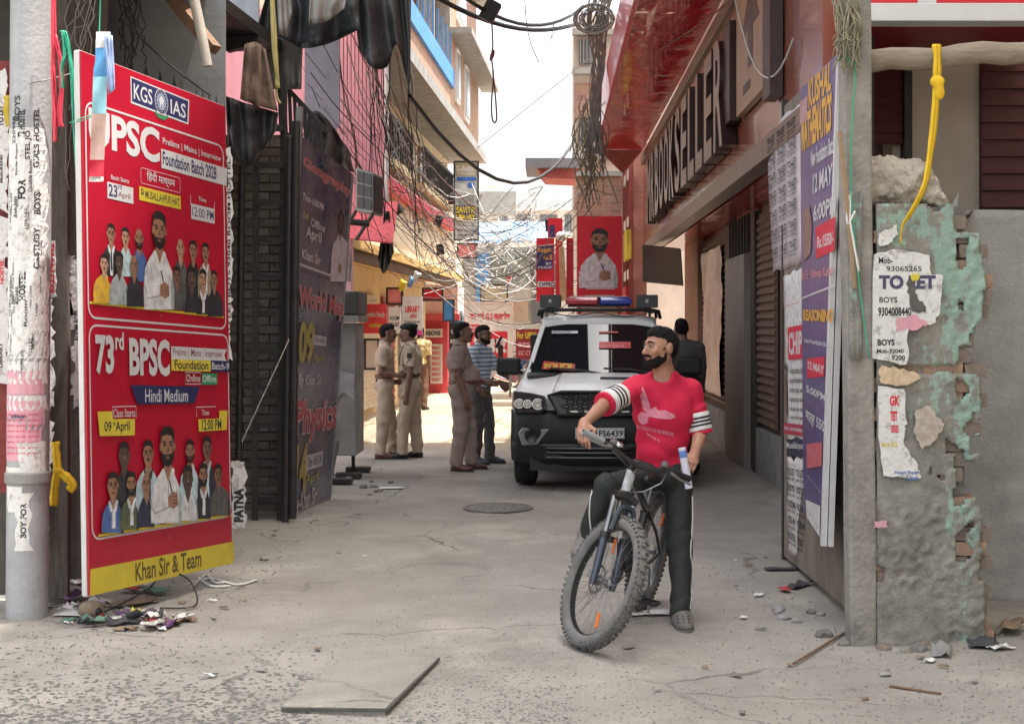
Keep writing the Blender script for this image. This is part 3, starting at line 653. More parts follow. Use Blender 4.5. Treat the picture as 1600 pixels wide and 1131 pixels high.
# brick recess behind, each brick a piece
bw = thing('recess_wall', 'old bare brick wall in the dark recess between the two boards', 'wall', (-2.9, 13.5, 0))
m_ = MB(); m_.bb(-3.6, -2.36, 13.46, 13.7, 0, 3.45); m_.obj('mortar_bed', MORTAR, bw)
bp_ = MB(); bp_.box((0, 0, 0), (.225, .06, .07)); bmesh_ = bp_.mesh('brick'); bmesh_.materials.append(mat('dark_brick', (.20, .165, .14), .95, .35, 9, .5, 80, dirt=.6, dirtcol=(.07, .065, .06)))  # dark brown brick tone with random darker blotches
bw2 = bmesh_.copy(); bw2.materials[0] = mat('dark_grey_brick', (.25, .225, .20), .95, .3, 9, .5, 80, dirt=.5, dirtcol=(.08, .075, .07))
for r in range(42):
    x = -3.15 - (.12 if r % 2 else 0)
    while x < -2.55:
        q = bpy.data.objects.new('brick', random.choice((bmesh_, bw2))); COL.objects.link(q); q.location = (x + .115, 13.45 + random.uniform(-.012, .008), .05 + r * .081); q.rotation_euler = (0, random.uniform(-.015, .015), random.uniform(-.03, .03)); q.parent = bw; q.matrix_parent_inverse = Matrix.Translation(-V(bw.location)); x += .238
m_ = MB(); m_.bb(-3.36, -3.2, 9.9, 13.45, 0, 4.2); o = m_.obj('side_wall', mat('shaded_plaster', (.06, .055, .05), .95, .3, 5, .4, 30), None); tag(o, 'dark side wall of the recess with shade put into its colour', 'wall')  # recess shade put into the plaster colour
# ladder
ld = thing('ladder', 'dark steel ladder standing in the brick recess', 'ladder', W(430, 800, 12.9))
for px, px2 in ((400, 398), (444, 438)):
    b = MB(); b.bar(W(px2, 815, 12.85), W(px, 120, 12.95), .05, .04); b.obj('stile', DARK, ld)
for i in range(11):
    y = 200 + i * 58; b = MB(); b.bar(W(399, y, 12.9), W(443, y + 1, 12.9), .045, .05); b.obj('rung', DARK, ld)
for px, a, c, r in ((452, 215, 815, .03), (463, 190, 810, .035), (378, 260, 800, .03)):
    b = MB(); b.tube([W(px - 6, c, 12.75), W(px, a, 12.8)], r, 8); tag(b.obj('steel_pipe', DARK, smooth=True), 'dark upright pipe beside the steel ladder', 'pipe', 'pipes in the recess')
# railings on top of recess
rl = thing('iron_railing', 'black iron railing with upright bars above the blue board', 'railing', W(470, 200, 13.6))
for i in range(9):
    b = MB(); x = 436 + i * 8; b.bar(W(x, 120 + i * 9, 13.6), W(x + 3, 205 + i * 6, 13.6), .03); b.obj('bar', DARK, rl)
for dy in (0, 78):
    b = MB(); b.bar(W(430, 118 + dy, 13.6), W(510, 205 + dy * .7, 13.6), .045); b.obj('rail', DARK, rl)
# ================================================================== printed boards
SKIN_P = [mat('print_skin_%d' % i, c, .5, .28, 45) for i, c in enumerate(((.30, .16, .10), (.20, .105, .07), (.42, .25, .17), (.09, .06, .05)))]
HAIR_P = mat('print_hair', (.018, .015, .015), .5, 0); LIP_P = mat('print_shadow', (.09, .045, .035), .5, 0)
SH = {k: mat('print_shirt_' + k, c, .5, .3, 14) for k, c in dict(white=(.60, .60, .63), yellow=(.60, .36, .04), grey=(.33, .37, .38), black=(.03, .03, .035), lblue=(.42, .56, .62), blue=(.07, .14, .36), tan=(.30, .24, .17), dgrey=(.09, .09, .09), green=(.10, .12, .07), navy=(.03, .035, .07), pale=(.62, .55, .60)).items()}
FOLD = dict(white=SH['grey'], yellow=SH['tan'], grey=SH['dgrey'], black=SH['navy'], lblue=SH['grey'], blue=SH['navy'], tan=SH['dgrey'], dgrey=SH['black'], green=SH['black'], navy=SH['black'], pale=SH['grey'])
def lerp2(p, q, t): return (p[0] + (q[0] - p[0]) * t, p[1] + (q[1] - p[1]) * t)
def poster_man(P, px, top, chin, x0, x1, base, shirt, skin=0, beard=0, bald=False, under=None, hands=False, tie=None, specs=False):
    """A printed half figure: generic head, hair, features, shirt; given by photo pixels."""
    P.begin('printed_figure'); c0 = P.st(px, top); c1 = P.st(px, chin); hh = abs(c0[1] - c1[1]); cx = (c0[0] + c1[0]) / 2; cy = (c0[1] + c1[1]) / 2
    b0 = P.st(x0, base); b1 = P.st(x1, base); bx0, bx1 = b0[0], b1[0]; by = min(b0[1], b1[1]) if False else b0[1]; by1 = b1[1]
    sy = c1[1] - hh * .16; w = bx1 - bx0; sk = SKIN_P[skin]
    # torso
    pts = [(bx0, by), (bx1, by1), (bx1 + w * .01, sy - hh * .95), (bx1 - w * .05, sy - hh * .42), (bx1 - w * .2, sy - hh * .12), (cx + hh * .24, sy + hh * .10), (cx - hh * .24, sy + hh * .10), (bx0 + w * .2, sy - hh * .12), (bx0 + w * .05, sy - hh * .42), (bx0 - w * .01, sy - hh * .95)]
    P.poly(pts, SH[shirt])
    if under:
        P.poly([(cx - hh * .16, sy + hh * .12), (cx - hh * .12, by + hh * .1), (cx + hh * .12, by + hh * .1), (cx + hh * .16, sy + hh * .12)], SH[under])
        P.poly([(cx - hh * .30, sy + hh * .05), (cx - hh * .06, sy - hh * .9), (cx - hh * .15, sy + hh * .1)], SH[shirt]); 
    fold = FOLD.get(shirt, SH['dgrey']); rg = random.Random(int(px * 7))
    for i in range(9):
        u = rg.uniform(.06, .94); v = rg.uniform(.1, .75); a = bx0 + w * u; b = by + (sy - hh * .2 - by) * v; l_ = hh * rg.uniform(.2, .55); k_ = (u - .5) * .8 + rg.uniform(-.2, .2)
        P.poly([(a, b), (a + l_ * k_ * .5 + hh * .03, b + l_ * .5), (a + l_ * k_, b + l_), (a + l_ * k_ * .5 - hh * .025, b + l_ * .5)], fold)
    P.poly([(bx1, by1), (bx1 + w * .01, sy - hh * .95), (bx1 - w * .05, sy - hh * .42), (bx1 - w * .12, sy - hh * .8), (bx1 - w * .1, by1)], fold)
    # neck, collar
    P.poly([(cx - hh * .2, sy + hh * .12), (cx, sy - hh * .26), (cx + hh * .2, sy + hh * .12), (cx + hh * .17, cy - hh * .3), (cx - hh * .17, cy - hh * .3)], sk)
    for s in (-1, 1): P.poly([(cx + s * hh * .24, sy + hh * .12), (cx + s * hh * .03, sy - hh * .28), (cx + s * hh * .2, sy - hh * .34), (cx + s * hh * .34, sy + hh * .04)], SH[under or shirt])
    if tie: P.poly([(cx - hh * .05, sy - hh * .2), (cx + hh * .05, sy - hh * .2), (cx + hh * .09, sy - hh * 1.1), (cx, sy - hh * 1.25), (cx - hh * .09, sy - hh * 1.1)], SH[tie])
    # head
    fw = rg.uniform(.86, 1.06); pw = rg.uniform(2.0, 2.7)
    def blob(rx, ry, ox=0, oy=0, m=sk, n=18, p=None, a0=0, a1=360):
        p = p or pw; rx, ox = rx * fw, ox * fw
        q = []
        for i in range(n):
            t = R(a0 + (a1 - a0) * i / (n if a1 - a0 == 360 else n - 1)); c, s = math.cos(t), math.sin(t)
            q.append((cx + ox + rx * math.copysign(abs(c) ** (2 / p), c), cy + oy + ry * math.copysign(abs(s) ** (2 / p), s)))
        P.poly(q, m)
    if not bald: blob(hh * .36, hh * .34, 0, hh * .19, HAIR_P)
    for s in (-1, 1): blob(hh * .05, hh * .10, s * hh * .35, -hh * .02)
    blob(hh * .335, hh * .47, 0, -hh * .02)
    sh2 = SKIN_P[(1, 3, 0, 3)[skin]]
    P.poly([(cx + hh * .10, cy + hh * .38), (cx + hh * .3, cy + hh * .2), (cx + hh * .335, cy), (cx + hh * .28, cy - hh * .3), (cx + hh * .1, cy - hh * .47), (cx + hh * .2, cy - hh * .2), (cx + hh * .14, cy - hh * .02), (cx + hh * .24, cy + hh * .1)], sh2)
    for s in (-1, 1): P.poly([(cx + s * hh * .05, cy + hh * .1), (cx + s * hh * .25, cy + hh * .1), (cx + s * hh * .22, cy - hh * .0), (cx + s * hh * .08, cy - hh * .0)], sh2)
    if beard:
        P.poly([(cx - hh * .33, cy - hh * .05), (cx - hh * .31, cy - hh * .30), (cx - hh * .2, cy - hh * .46), (cx, cy - hh * .53), (cx + hh * .2, cy - hh * .46), (cx + hh * .31, cy - hh * .30), (cx + hh * .33, cy - hh * .05), (cx + hh * .24, cy - hh * .17), (cx + hh * .12, cy - hh * .2), (cx - hh * .12, cy - hh * .2), (cx - hh * .24, cy - hh * .17)], HAIR_P)
        blob(hh * .10, hh * .035, 0, -hh * .28, SKIN_P[1])
    else:
        blob(hh * .10, hh * .03, 0, -hh * .27, LIP_P)
        if beard is not None: blob(hh * .13, hh * .03, 0, -hh * .205, HAIR_P if skin != 2 else LIP_P)
    if not bald: P.poly([(cx - hh * .35, cy + hh * .10), (cx - hh * .28, cy + hh * .27), (cx - hh * .05, cy + hh * .31), (cx + hh * .2, cy + hh * .27), (cx + hh * .35, cy + hh * .10), (cx + hh * .35, cy + hh * .36), (cx + hh * .2, cy + hh * .5), (cx - hh * .16, cy + hh * .52), (cx - hh * .34, cy + hh * .38)], HAIR_P)
    for s in (-1, 1):
        P.poly([(cx + s * hh * .06, cy + hh * .095), (cx + s * hh * .25, cy + hh * .11), (cx + s * hh * .24, cy + hh * .15), (cx + s * hh * .07, cy + hh * .13)], HAIR_P)
        blob(hh * .065, hh * .026, s * hh * .15, hh * .045, HAIR_P, 8, 2)
        if specs: P.line([(cx + s * hh * .15 + hh * .09 * math.cos(a * .8), cy + hh * .04 + hh * .07 * math.sin(a * .8)) for a in range(8)], hh * .02, HAIR_P, True)
    P.poly([(cx + hh * .015, cy + hh * .05), (cx + hh * .075, cy - hh * .12), (cx - hh * .06, cy - hh * .135), (cx - hh * .02, cy - hh * .1)], LIP_P if skin in (0, 1) else SKIN_P[0])
    if hands:   # folded forearms, a hand holding a pen
        yb = by + (sy - by) * .25
        P.poly([(bx0 - w * .02, yb + hh * .35), (bx0 + w * .1, yb - hh * .1), (cx + hh * .1, yb + hh * .02), (cx + hh * .05, yb + hh * .3), (bx0 + w * .2, yb + hh * .28)], SH['grey' if shirt == 'white' else shirt], None)
        P.poly([(bx0, yb + hh * .38), (bx0 + w * .11, yb - hh * .05), (cx + hh * .08, yb + hh * .06), (cx + hh * .03, yb + hh * .28), (bx0 + w * .2, yb + hh * .3)], SH[shirt])
        P.poly([(cx - hh * .02, yb + hh * .3), (cx + hh * .2, yb + hh * .42), (cx + hh * .46, yb + hh * .36), (cx + hh * .48, yb + hh * .05), (cx + hh * .25, yb - hh * .03), (cx - hh * .02, yb + hh * .05)], SKIN_P[0])
        for i in range(3): P.line([(cx + hh * .22, yb + hh * (.30 - .09 * i)), (cx + hh * .46, yb + hh * (.27 - .09 * i))], hh * .02, LIP_P)
        P.line([(cx + hh * .17, yb + hh * .42), (cx + hh * .06, yb + hh * .72)], hh * .05, HAIR_P)
        for i in range(4): P.ellipse(cx + hh * .02, sy - hh * (.45 + .4 * i), hh * .02, hh * .02, SH['grey'], 8)
        P.line([(cx + hh * .02, sy - hh * .25), (cx - hh * .0, yb + hh * .3)], hh * .015, SH['grey'])
    P.end()

# ---------------------------------------------------------------- big red board
REDB = mat('red_flex_print', (.42, .006, .028), .38, .08, 4, .12, 5, dirt=.12, dirtcol=(.3, .02, .03))
B1 = panel_px((127, 80), (352, 167), (140, 930), 8.25, 9.87, 8.25)
b1 = thing('coaching_board', 'tall red coaching board with portrait groups and yellow foot band', 'signboard', B1.pt(B1.w / 2, 0))
board_mesh(B1, .012, 4).obj('face', REDB, b1)
m_ = MB()
for a0, a1_, c0, c1_ in ((0, 0, 0, B1.h), (B1.w, B1.w, 0, B1.h), (0, B1.w, 0, 0), (0, B1.w, B1.h, B1.h)): m_.bar(B1.pt(a0, c0, -.028), B1.pt(a1_, c1_, -.028), .016, .03, up=B1.n)
m_.obj('frame', mat('white_frame', (.55, .54, .53), .5, .1), b1)
P = B1; T = P.ptext
P.poly([P.st(x, y) for x, y in ((140, 931), (365.4, 879), (365.2, 845.5), (141, 889))], YELI)
T("Khan Sir & Team", 211, 879, 314.5, 885, mat('brown_ink', (.09, .06, .02), .6, 0), bold=.02)
q0, q1 = P.st(133, 158), P.st(352.5, 515); 
for tl, br in (((133, 158), (352.8, 514)), ((139, 507.6), (360, 806))):
    a0, c1 = P.st(*tl); a1, c0 = P.st(*br); P.line(P.rrect(a0, c0, a1, c1, .07), .012, WHITEI, True)
# crest
lo = [P.st(*q) for q in ((205, 122), (294, 158.5), (292.5, 192), (206, 159))]; lo2 = [P.st(*q) for q in ((203.5, 119.5), (295.5, 157), (294, 195), (204.5, 161.5))]
P.poly(lo2, WHITEI); P.poly(lo, NAVY); T("KGS", 208.5, 130, 238, 165, WHITEI, bold=.01); T("IAS", 266, 155, 290, 186, WHITEI, bold=.01)
c = P.st(252, 159.5); e1 = P.st(262.6, 164); rx = abs(e1[0] - c[0]) * .84
for k, (f, mm) in enumerate(((1.16, WHITEI), (1.08, NAVY), (.74, WHITEI), (.68, mat('crest_blue', (.16, .24, .38), .5, 0)))): P.ellipse(c[0], c[1], rx * f, rx * f, mm, 28)
for i in range(18):
    t = 2 * math.pi * i / 18; P.ellipse(c[0] + rx * .9 * math.cos(t), c[1] + rx * .9 * math.sin(t), rx * .05, rx * .07, WHITEI, 6)
P.poly([(c[0] + rx * x, c[1] + rx * y) for x, y in ((-.35, .3), (-.1, .5), (.2, .45), (.45, .15), (.3, -.1), (.3, -.5), (.18, -.5), (.15, -.2), (-.05, -.2), (-.1, -.5), (-.25, -.5), (-.3, -.05), (-.45, .05))], WHITEI)
P.poly([(c[0] + rx * x, c[1] + rx * y) for x, y in ((-1.05, -.95), (-.6, -1.25), (.5, -1.25), (1.1, -.95), (1.05, -1.3), (.5, -1.58), (-.6, -1.55), (-1.1, -1.25))], GRNI)
T("UPSC", 137.7, 166.6, 249.3, 256.7, WHITEI, bold=.035)
T("Prelims | Mains | Interview", 253.7, 214.8, 345, 256, WHITEI, bold=.012)
P.prect(251.5, 232.4, 354, 291, WHITEI); T("Foundation Batch 2028", 253.5, 236, 338, 281.5, NAVY, bold=.025)
a0, c1 = P.st(219.5, 262); a1, c0 = P.st(281, 301.6); P.line(P.rrect(a0, c0, a1, c1, .015), .005, PINKI, True)
T("िहंदी माध्यम", 229, 266.5, 273, 296.5, WHITEI, bold=.012)
P.prect(217, 291, 282, 327.7, YELI); T("MUSALLAHPUR HAT", 226.5, 297.5, 280, 322.5, INK, bold=.015)
cc = P.st(222, 300); P.ellipse(cc[0], cc[1], .016, .022, INK, 10); P.ellipse(cc[0], cc[1] + .003, .007, .009, YELI, 8)
T("Batch Starts", 173, 273, 201, 287, WHITEI, bold=.01); P.prect(167, 284, 208, 319, WHITEI); T("23", 169, 287, 183, 309.5, NAVY, bold=.02); T("rd", 183.5, 287, 190, 297, NAVY, bold=.01); T("April", 184, 299, 203, 314.5, mat('dark_red_ink', (.2, .01, .02), .6, 0), bold=.01)
T("Time", 309.5, 307, 322, 317, WHITEI); P.prect(298, 318, 335, 350, WHITEI); T("12:00 PM", 299.8, 322.5, 333.6, 345, NAVY, bold=.01)
P.line([P.st(297.5, 305), P.st(297.5, 320)], .006, WHITEI); P.line([P.st(334.5, 316), P.st(334.5, 327)], .006, WHITEI)
P.line([P.st(139, 472.5), P.st(349.5, 495.5)], .014, YELI)
man = poster_man
man(P, 173, 350, 381, 160, 188, 432, 'black', 0, None, under='white', tie='navy', specs=True); man(P, 195.5, 356, 386, 184, 208, 432, 'lblue', 2); man(P, 216.5, 356, 390, 206, 231, 440, 'blue', 0, 1, bald=True)
man(P, 281, 372, 405, 270, 294, 484, 'dgrey', 2, None, bald=True); man(P, 301, 376, 408, 290, 313, 487, 'black', 0); man(P, 320, 380, 410, 309, 331, 490, 'tan', 0, under='white')
man(P, 275, 417, 446, 267, 285, 484, 'dgrey', 1); man(P, 298, 418, 452, 287, 309, 488, 'black', 3); man(P, 315.6, 421, 453, 306, 329, 491, 'black', 2, under='white'); man(P, 333, 423, 451, 323, 347, 494.5, 'black', 0)
man(P, 160.7, 397.4, 428, 144, 172.5, 473.5, 'yellow', 2); man(P, 184, 394, 427, 169, 199, 476.5, 'grey', 3); man(P, 207, 398, 431, 196, 222, 479, 'black', 0, None, bald=True)
man(P, 246.4, 331.8, 389, 223, 270, 483.5, 'white', 0, 1, hands=True)
# lower panel
T("73", 146, 522, 176, 585, WHITEI, bold=.04); T("rd", 177, 518.5, 191, 547, WHITEI, bold=.03); T("BPSC", 199, 527, 263, 588, WHITEI, bold=.04)
P.poly([P.st(x, y) for x, y in ((265, 541), (352, 546), (348, 555), (352, 566), (265, 561))], WHITEI); T("Prelims | Mains | Interview", 267, 543.5, 344.5, 562, mat('maroon_ink', (.16, .02, .05), .6, 0), bold=.006, shear=.2)
P.prect(265, 561, 327, 580.5, YELI); T("Foundation", 270, 562, 323, 578, INK, bold=.02); P.prect(326.8, 563, 357.5, 581, NAVY); T("Batch-9", 328.5, 566, 355.5, 578, WHITEI, bold=.015)
a0, c1 = P.st(287, 581.5); a1, c0 = P.st(311.5, 600); P.line([(a0, c0), (a1, c0), (a1, c1), (a0, c1)], .005, WHITEI, True); T("Online", 288.5, 584.5, 310, 596.5, WHITEI, bold=.008); P.prect(312.7, 583, 337, 601, GRNI); T("Offline", 314, 586, 335.5, 597, WHITEI, bold=.008)
P.poly([P.st(x, y) for x, y in ((201, 601.5), (310, 604), (301, 630), (212.4, 631.5))], NAVY); T("Hindi Medium", 224, 608, 291, 627.5, WHITEI, bold=.006)
P.poly([P.st(x, y) for x, y in ((149.4, 643), (172, 642.5), (174, 654.5), (208, 654), (208, 680), (153, 681))], YELI); T("Class Starts", 174, 639, 208.5, 651, WHITEI, bold=.008); T("09  April", 160, 658.5, 200, 677, INK, bold=.022); T("th", 173.5, 658, 178, 665, INK, bold=.01)
P.line([P.st(172.5, 652), P.st(172.5, 635.5), P.st(210, 634.5), P.st(210, 653)], .005, WHITEI)
P.poly([P.st(x, y) for x, y in ((307, 655), (340, 653.5), (340, 641.5), (353, 641), (351.5, 671.5), (308, 674))], YELI); T("Time", 312.5, 640, 324, 648.5, WHITEI, bold=.008); T("12:00 PM", 312.7, 655.5, 343.5, 670.5, INK, bold=.02)
P.line([P.st(304.5, 651), P.st(304.5, 636), P.st(335, 635)], .005, WHITEI)
P.line([P.st(151, 836.5), P.st(358, 804)], .014, YELI)
man(P, 191.4, 691, 732, 177, 211, 820, 'black', 3, None); man(P, 228.6, 688, 729, 210, 247, 820, 'lblue', 0, under='black', specs=True); man(P, 294, 687, 723, 279, 308, 800, 'lblue', 0, 1, under='white'); man(P, 320.7, 682, 718, 307, 334, 800, 'black', 1, under='lblue')
man(P, 338, 725, 757, 325.7, 356.5, 805, 'dgrey', 1); man(P, 314.5, 724, 760, 303, 326, 810, 'black', 0, 1, under='white'); man(P, 289.8, 727, 769, 276, 306, 813, 'white', 3)
man(P, 172.6, 738, 779, 155, 189, 832, 'blue', 0, None, under='white', specs=True); man(P, 201, 737, 775, 183, 213, 827, 'green', 0, 1, under='white'); man(P, 224.6, 736, 774, 211, 237, 823, 'navy', 0, None, bald=True, specs=True)
man(P, 257.6, 667, 728, 232, 280, 817, 'white', 0, 1, hands=True)
P.flush(b1)
# torn posters on the return behind the red board

# ---------------------------------------------------------------- blue timetable board on the left
PURP = mat('blue_flex_print', (.03, .037, .105), .26, .15, 2, .15, 4, dirt=.75, dirtcol=(.23, .195, .205), dscale=1.1, dlo=.42, dhi=.62)  # pale grey blotches paint the sheen and reflections of the board
B2 = panel_px((470, 212), (551, 272), (444, 812), 12.95, 14.6, 12.95, (516, 778), 14.5)
b2 = thing('blue_timetable_board', 'tall blue timetable board with painted grey sheen leaning at the brick recess', 'signboard', B2.pt(B2.w / 2, 0))
board_mesh(B2, .012, 4).obj('face', PURP, b2)
m_ = MB()
for a0, a1_, c0, c1_ in ((0, 0, -.02, B2.h + .25), (B2.w, B2.w, 0, B2.h), (0, B2.w, 0, 0)): m_.bar(B2.pt(a0, c0, -.02), B2.pt(a1_, c1_, -.02), .05, .05, up=B2.n)
m_.obj('frame', mat('grey_frame', (.30, .30, .31), .5, .1, metal=.3), b2)
P = B2; T = P.ptext
PK = mat('faded_red_ink', (.46, .07, .09), .5, .15, 9); PW = mat('faded_white_ink', (.55, .50, .52), .5, .2, 6); PY = mat('faded_yellow_ink', (.40, .33, .09), .5, .15, 8)
def outl(t, x0, y0, x1, y1, m, b=.03):
    T(t, x0 - 1, y0 - 1, x1 + 1, y1 + 1, PW, bold=b + .03); T(t, x0, y0, x1, y1, m, bold=b)
outl("Geography", 475, 243, 546, 312, PK)
T("Time- 6:00 PM", 473, 300, 505, 330, PW, bold=.02); T("14", 474, 330, 481, 345, PY, bold=.03); T("Offline", 486, 340, 507, 364, PW); T("April", 478, 352, 501, 386, PW, bold=.02); T("Khan Sir", 472, 388, 500, 415, PW, bold=.02)
a0, c1 = P.st(468, 411); a1, c0 = P.st(537, 449); P.rect(a0, c0 + .06, a1, c1, PW); T("सबसे ज्यादा पसंद", 470, 419, 535, 447, NAVY, bold=.0)
man(P, 532, 330, 366, 515, 547, 440, 'pale', 1, 1, hands=True)
outl("World Map", 467, 446, 534, 502, PK)
T("09", 467, 500, 488, 570, PY, bold=.05); T("April", 488, 553, 504, 568, PY, bold=.02); P.prect(488, 523, 508, 541, PW); T("Thursday", 489, 526, 507, 538, NAVY)
T("By Khan Sir", 466, 585, 501, 606, PW, bold=.02)
outl("Physics", 462, 625, 522, 682, PK)
T("14", 461, 695, 477, 765, PY, bold=.05); P.prect(478, 711, 502, 727, PW); T("Time -06:00 M", 479, 714, 500, 724, NAVY); T("April", 477, 742, 496, 753, PY, bold=.02); T("By-Khan Sir", 459, 772, 492, 795, PW, bold=.02)
P.flush(b2)

# ---------------------------------------------------------------- blue class board on the right gate leaf
BLUF = mat('violet_flex_print', (.10, .075, .21), .35, .18, 2, .12, 5, dirt=.35, dirtcol=(.19, .13, .17), dscale=1.3)
B3 = panel_px((1250, 140), (1308, 85), (1255, 798), 9.8, 8.4, 9.8, (1283, 846), 8.45)
b3 = thing('violet_class_board', 'tall violet class board hung on the gate leaf beside the post', 'signboard', B3.pt(B3.w / 2, 0))
board_mesh(B3, .012, 4).obj('face', BLUF, b3)
m_ = MB(); m_.bar(B3.pt(B3.w + .02, -.02, -.012), B3.pt(B3.w + .02, B3.h + .05, -.012), .05, .03, up=B3.n); m_.obj('edge_strip', mat('white_edge', (.60, .59, .57), .5, .1), b3)
m_ = MB(); m_.bar(B3.pt(B3.w + .05, -.02, -.05), B3.pt(B3.w + .05, B3.h * .83, -.05), .03, .03, up=B3.n); m_.obj('batten', mat('white_edge', (.6, .6, .6)), b3)
P = B3; T = P.ptext; YO = mat('orange_yellow_ink', (.66, .36, .06), .45, .12, 5)
pq = lambda *pts: [P.st(x, y) for x, y in pts]
T("KUSHAL", 1264, 127, 1299, 141, YO, bold=.04); T("MATHEMATICS", 1253, 182, 1299, 206, YO, bold=.05)
P.poly(pq((1250.5, 196), (1262, 186), (1263, 150), (1250.5, 160)), mat('faded_pink', (.42, .25, .26), .5, .2))
T("New Foundation Batch", 1268, 236, 1304, 239, WHITEI, bold=.03); T("12 MAY", 1271, 273, 1301, 287, WHITEI, bold=.03); T("6:00PM", 1272, 321, 1306, 333, WHITEI, bold=.03)
P.poly(pq((1275, 356), (1306, 338.5), (1305, 391), (1276, 405)), REDI); T("Rs.1550/-", 1278, 370, 1303.5, 381, WHITEI, bold=.03)
T("By Er. Vishwas Kumar", 1254, 424, 1304, 434, mat('rose_ink', (.6, .25, .3), .5, 0), bold=.02); P.line(pq((1254.5, 466), (1305, 446)), .012, WHITEI)
T("REASONING", 1256, 483, 1302, 504, YO, bold=.05); T("New Foundation Batch", 1258, 528, 1298, 543, WHITEI, bold=.02)
P.poly(pq((1262, 560), (1290, 557), (1289, 588), (1262, 591)), REDI); T("12 MAY", 1263.5, 563.5, 1288.5, 585, WHITEI, bold=.03); T("5:00PM", 1261, 601, 1291, 628, WHITEI, bold=.03); T("मात्र 550", 1260, 639, 1289, 682, WHITEI, bold=.03)
P.poly(pq((1261, 694), (1286, 690), (1285, 728), (1262, 732)), mat('rose_panel', (.55, .12, .15), .5, .1)); T("Musallahpur Hat", 1263, 700, 1284, 722, WHITEI, bold=.01); T("Mob. 9525", 1263, 742, 1284, 770, WHITEI, bold=.01)
P.poly(pq((1260, 780), (1283, 790), (1282, 838), (1262, 808)), PAPER)
P.poly(pq((1256, 330), (1266, 322), (1270, 350), (1268, 395), (1257, 410)), mat('faded_portrait', (.25, .15, .13), .5, .3, 8))
P.flush(b3)
# poster sheets on the leaf: white pages above, admission sheet below
def sheet(name, tl, tr, bl, d, br, lab, cat='poster', X=None, parent=None, amp=.015, m=PAPER, curl=0):
    d = [x * .985 for x in d]; P = panel_px(tl, tr, bl, d[0], d[1], d[2], br, d[3]); t = thing(name, lab, cat, P.pt(P.w / 2, 0))
    n = 14; mb = MB(); A = []
    for j in range(n + 1):
        for i in range(7):
            a = P.w * i / 6; b = P.h * j / n; e = (random.uniform(-amp, amp) if i in (0, 6) else 0); f = (random.uniform(-amp, amp) if j in (0, n) else 0)
            A.append(P.pt(a + e, b + f, -.004 + .005 * n3(a * 6, b * 6, 2) + (curl * max(0, 1 - i / 1.5) * max(0, (j - n + 3) / 3))))
    mb.add(A, [(j * 7 + i, j * 7 + i + 1, j * 7 + i + 8, j * 7 + i + 7) for j in range(n) for i in range(6)])
    o = mb.obj('page', m, t, smooth='all', fix=False); md = o.modifiers.new('t', 'SOLIDIFY'); md.thickness = .004; md.offset = -1
    P.k = 30; return P, t
GREYP = mat('pinkish_old_paper', (.56, .50, .52), .85, .2, 5, .3, 20, dirt=.6, dirtcol=(.25, .14, .18), dscale=4)
P, t = sheet('notice_sheets', (1196, 210), (1249, 163), (1207, 428), (11.62, 10.05, 11.4, 10.05), (1252, 412), 'crinkled pink grey sheet of repeated room notices high on the right wall', amp=.03, curl=-.12, m=GREYP)
P.begin('lettering')
for r in range(7):
    for c in range(3):
        a = P.w * (.06 + .31 * c); b = P.h * (.9 - .13 * r)
        P.text("TO-LET", a, b, a + P.w * .24, b + P.h * .045, INK, bold=.03); P.text("Room 62006", a, b - P.h * .03, a + P.w * .24, b - P.h * .008, INK, bold=.01); P.text("BOYS GIRLS", a, b - P.h * .055, a + P.w * .22, b - P.h * .038, INK, bold=.01)
P.flush(t)
P, t = sheet('admission_poster', (1223, 432), (1256, 418), (1229, 700), (10.75, 9.9, 10.6, 9.9), (1259, 706), 'white admission poster with red letters below the pink grey notice sheets')
T = P.ptext
T("प्रवेश", 1226, 480, 1253, 470, REDI, bold=.05); P.prect(1232, 512, 1256, 560, REDI); T("CHIP", 1233.5, 520, 1255, 553, WHITEI, bold=.04); T("Fee", 1225, 565, 1231, 580, INK, bold=.03)
c = P.st(1229, 615); P.ellipse(c[0], c[1], .05, .18, mat('poster_face', (.16, .11, .09), .6, .2)); 
for i, y in enumerate((575, 590, 605, 620, 635, 648)): T("Foundation Batch class", 1235, y, 1256, y + 8, INK)
P.prect(1226, 660, 1258, 682, mat('maroon2', (.35, .03, .06))); T("Nehru Chowk Musallahpur", 1227, 665, 1257, 677, WHITEI); P.flush(t)
P, t = sheet('dark_notice', (1228, 684), (1259, 684), (1228.5, 712), (10.6, 9.88, 10.6, 9.88), (1259, 716), 'narrow dark navy notice strip under the admission poster', m=mat('navy_paper', (.03, .03, .06), .8, .1)); P.ptext("Musallahpur", 1230, 690, 1257, 705, WHITEI); P.flush(t)
P, t = sheet('torn_notices', (1229, 713), (1260, 716), (1231, 865), (10.6, 9.9, 10.6, 9.9), (1266, 893), 'torn white room notices pasted at the foot of the gate leaf', amp=.035)
P.begin('lettering')
for r in range(5):
    for c in range(2): P.text(("TO LET", "BOYS", "ROOM", "9525144", "HOSTEL")[r], P.w * (.08 + .45 * c), P.h * (.82 - .16 * r), P.w * (.42 + .45 * c), P.h * (.89 - .16 * r), INK, bold=.03); P.text("Mob 93040", P.w * (.08 + .45 * c), P.h * (.77 - .16 * r), P.w * (.42 + .45 * c), P.h * (.80 - .16 * r), INK, bold=.01)
P.flush(t)

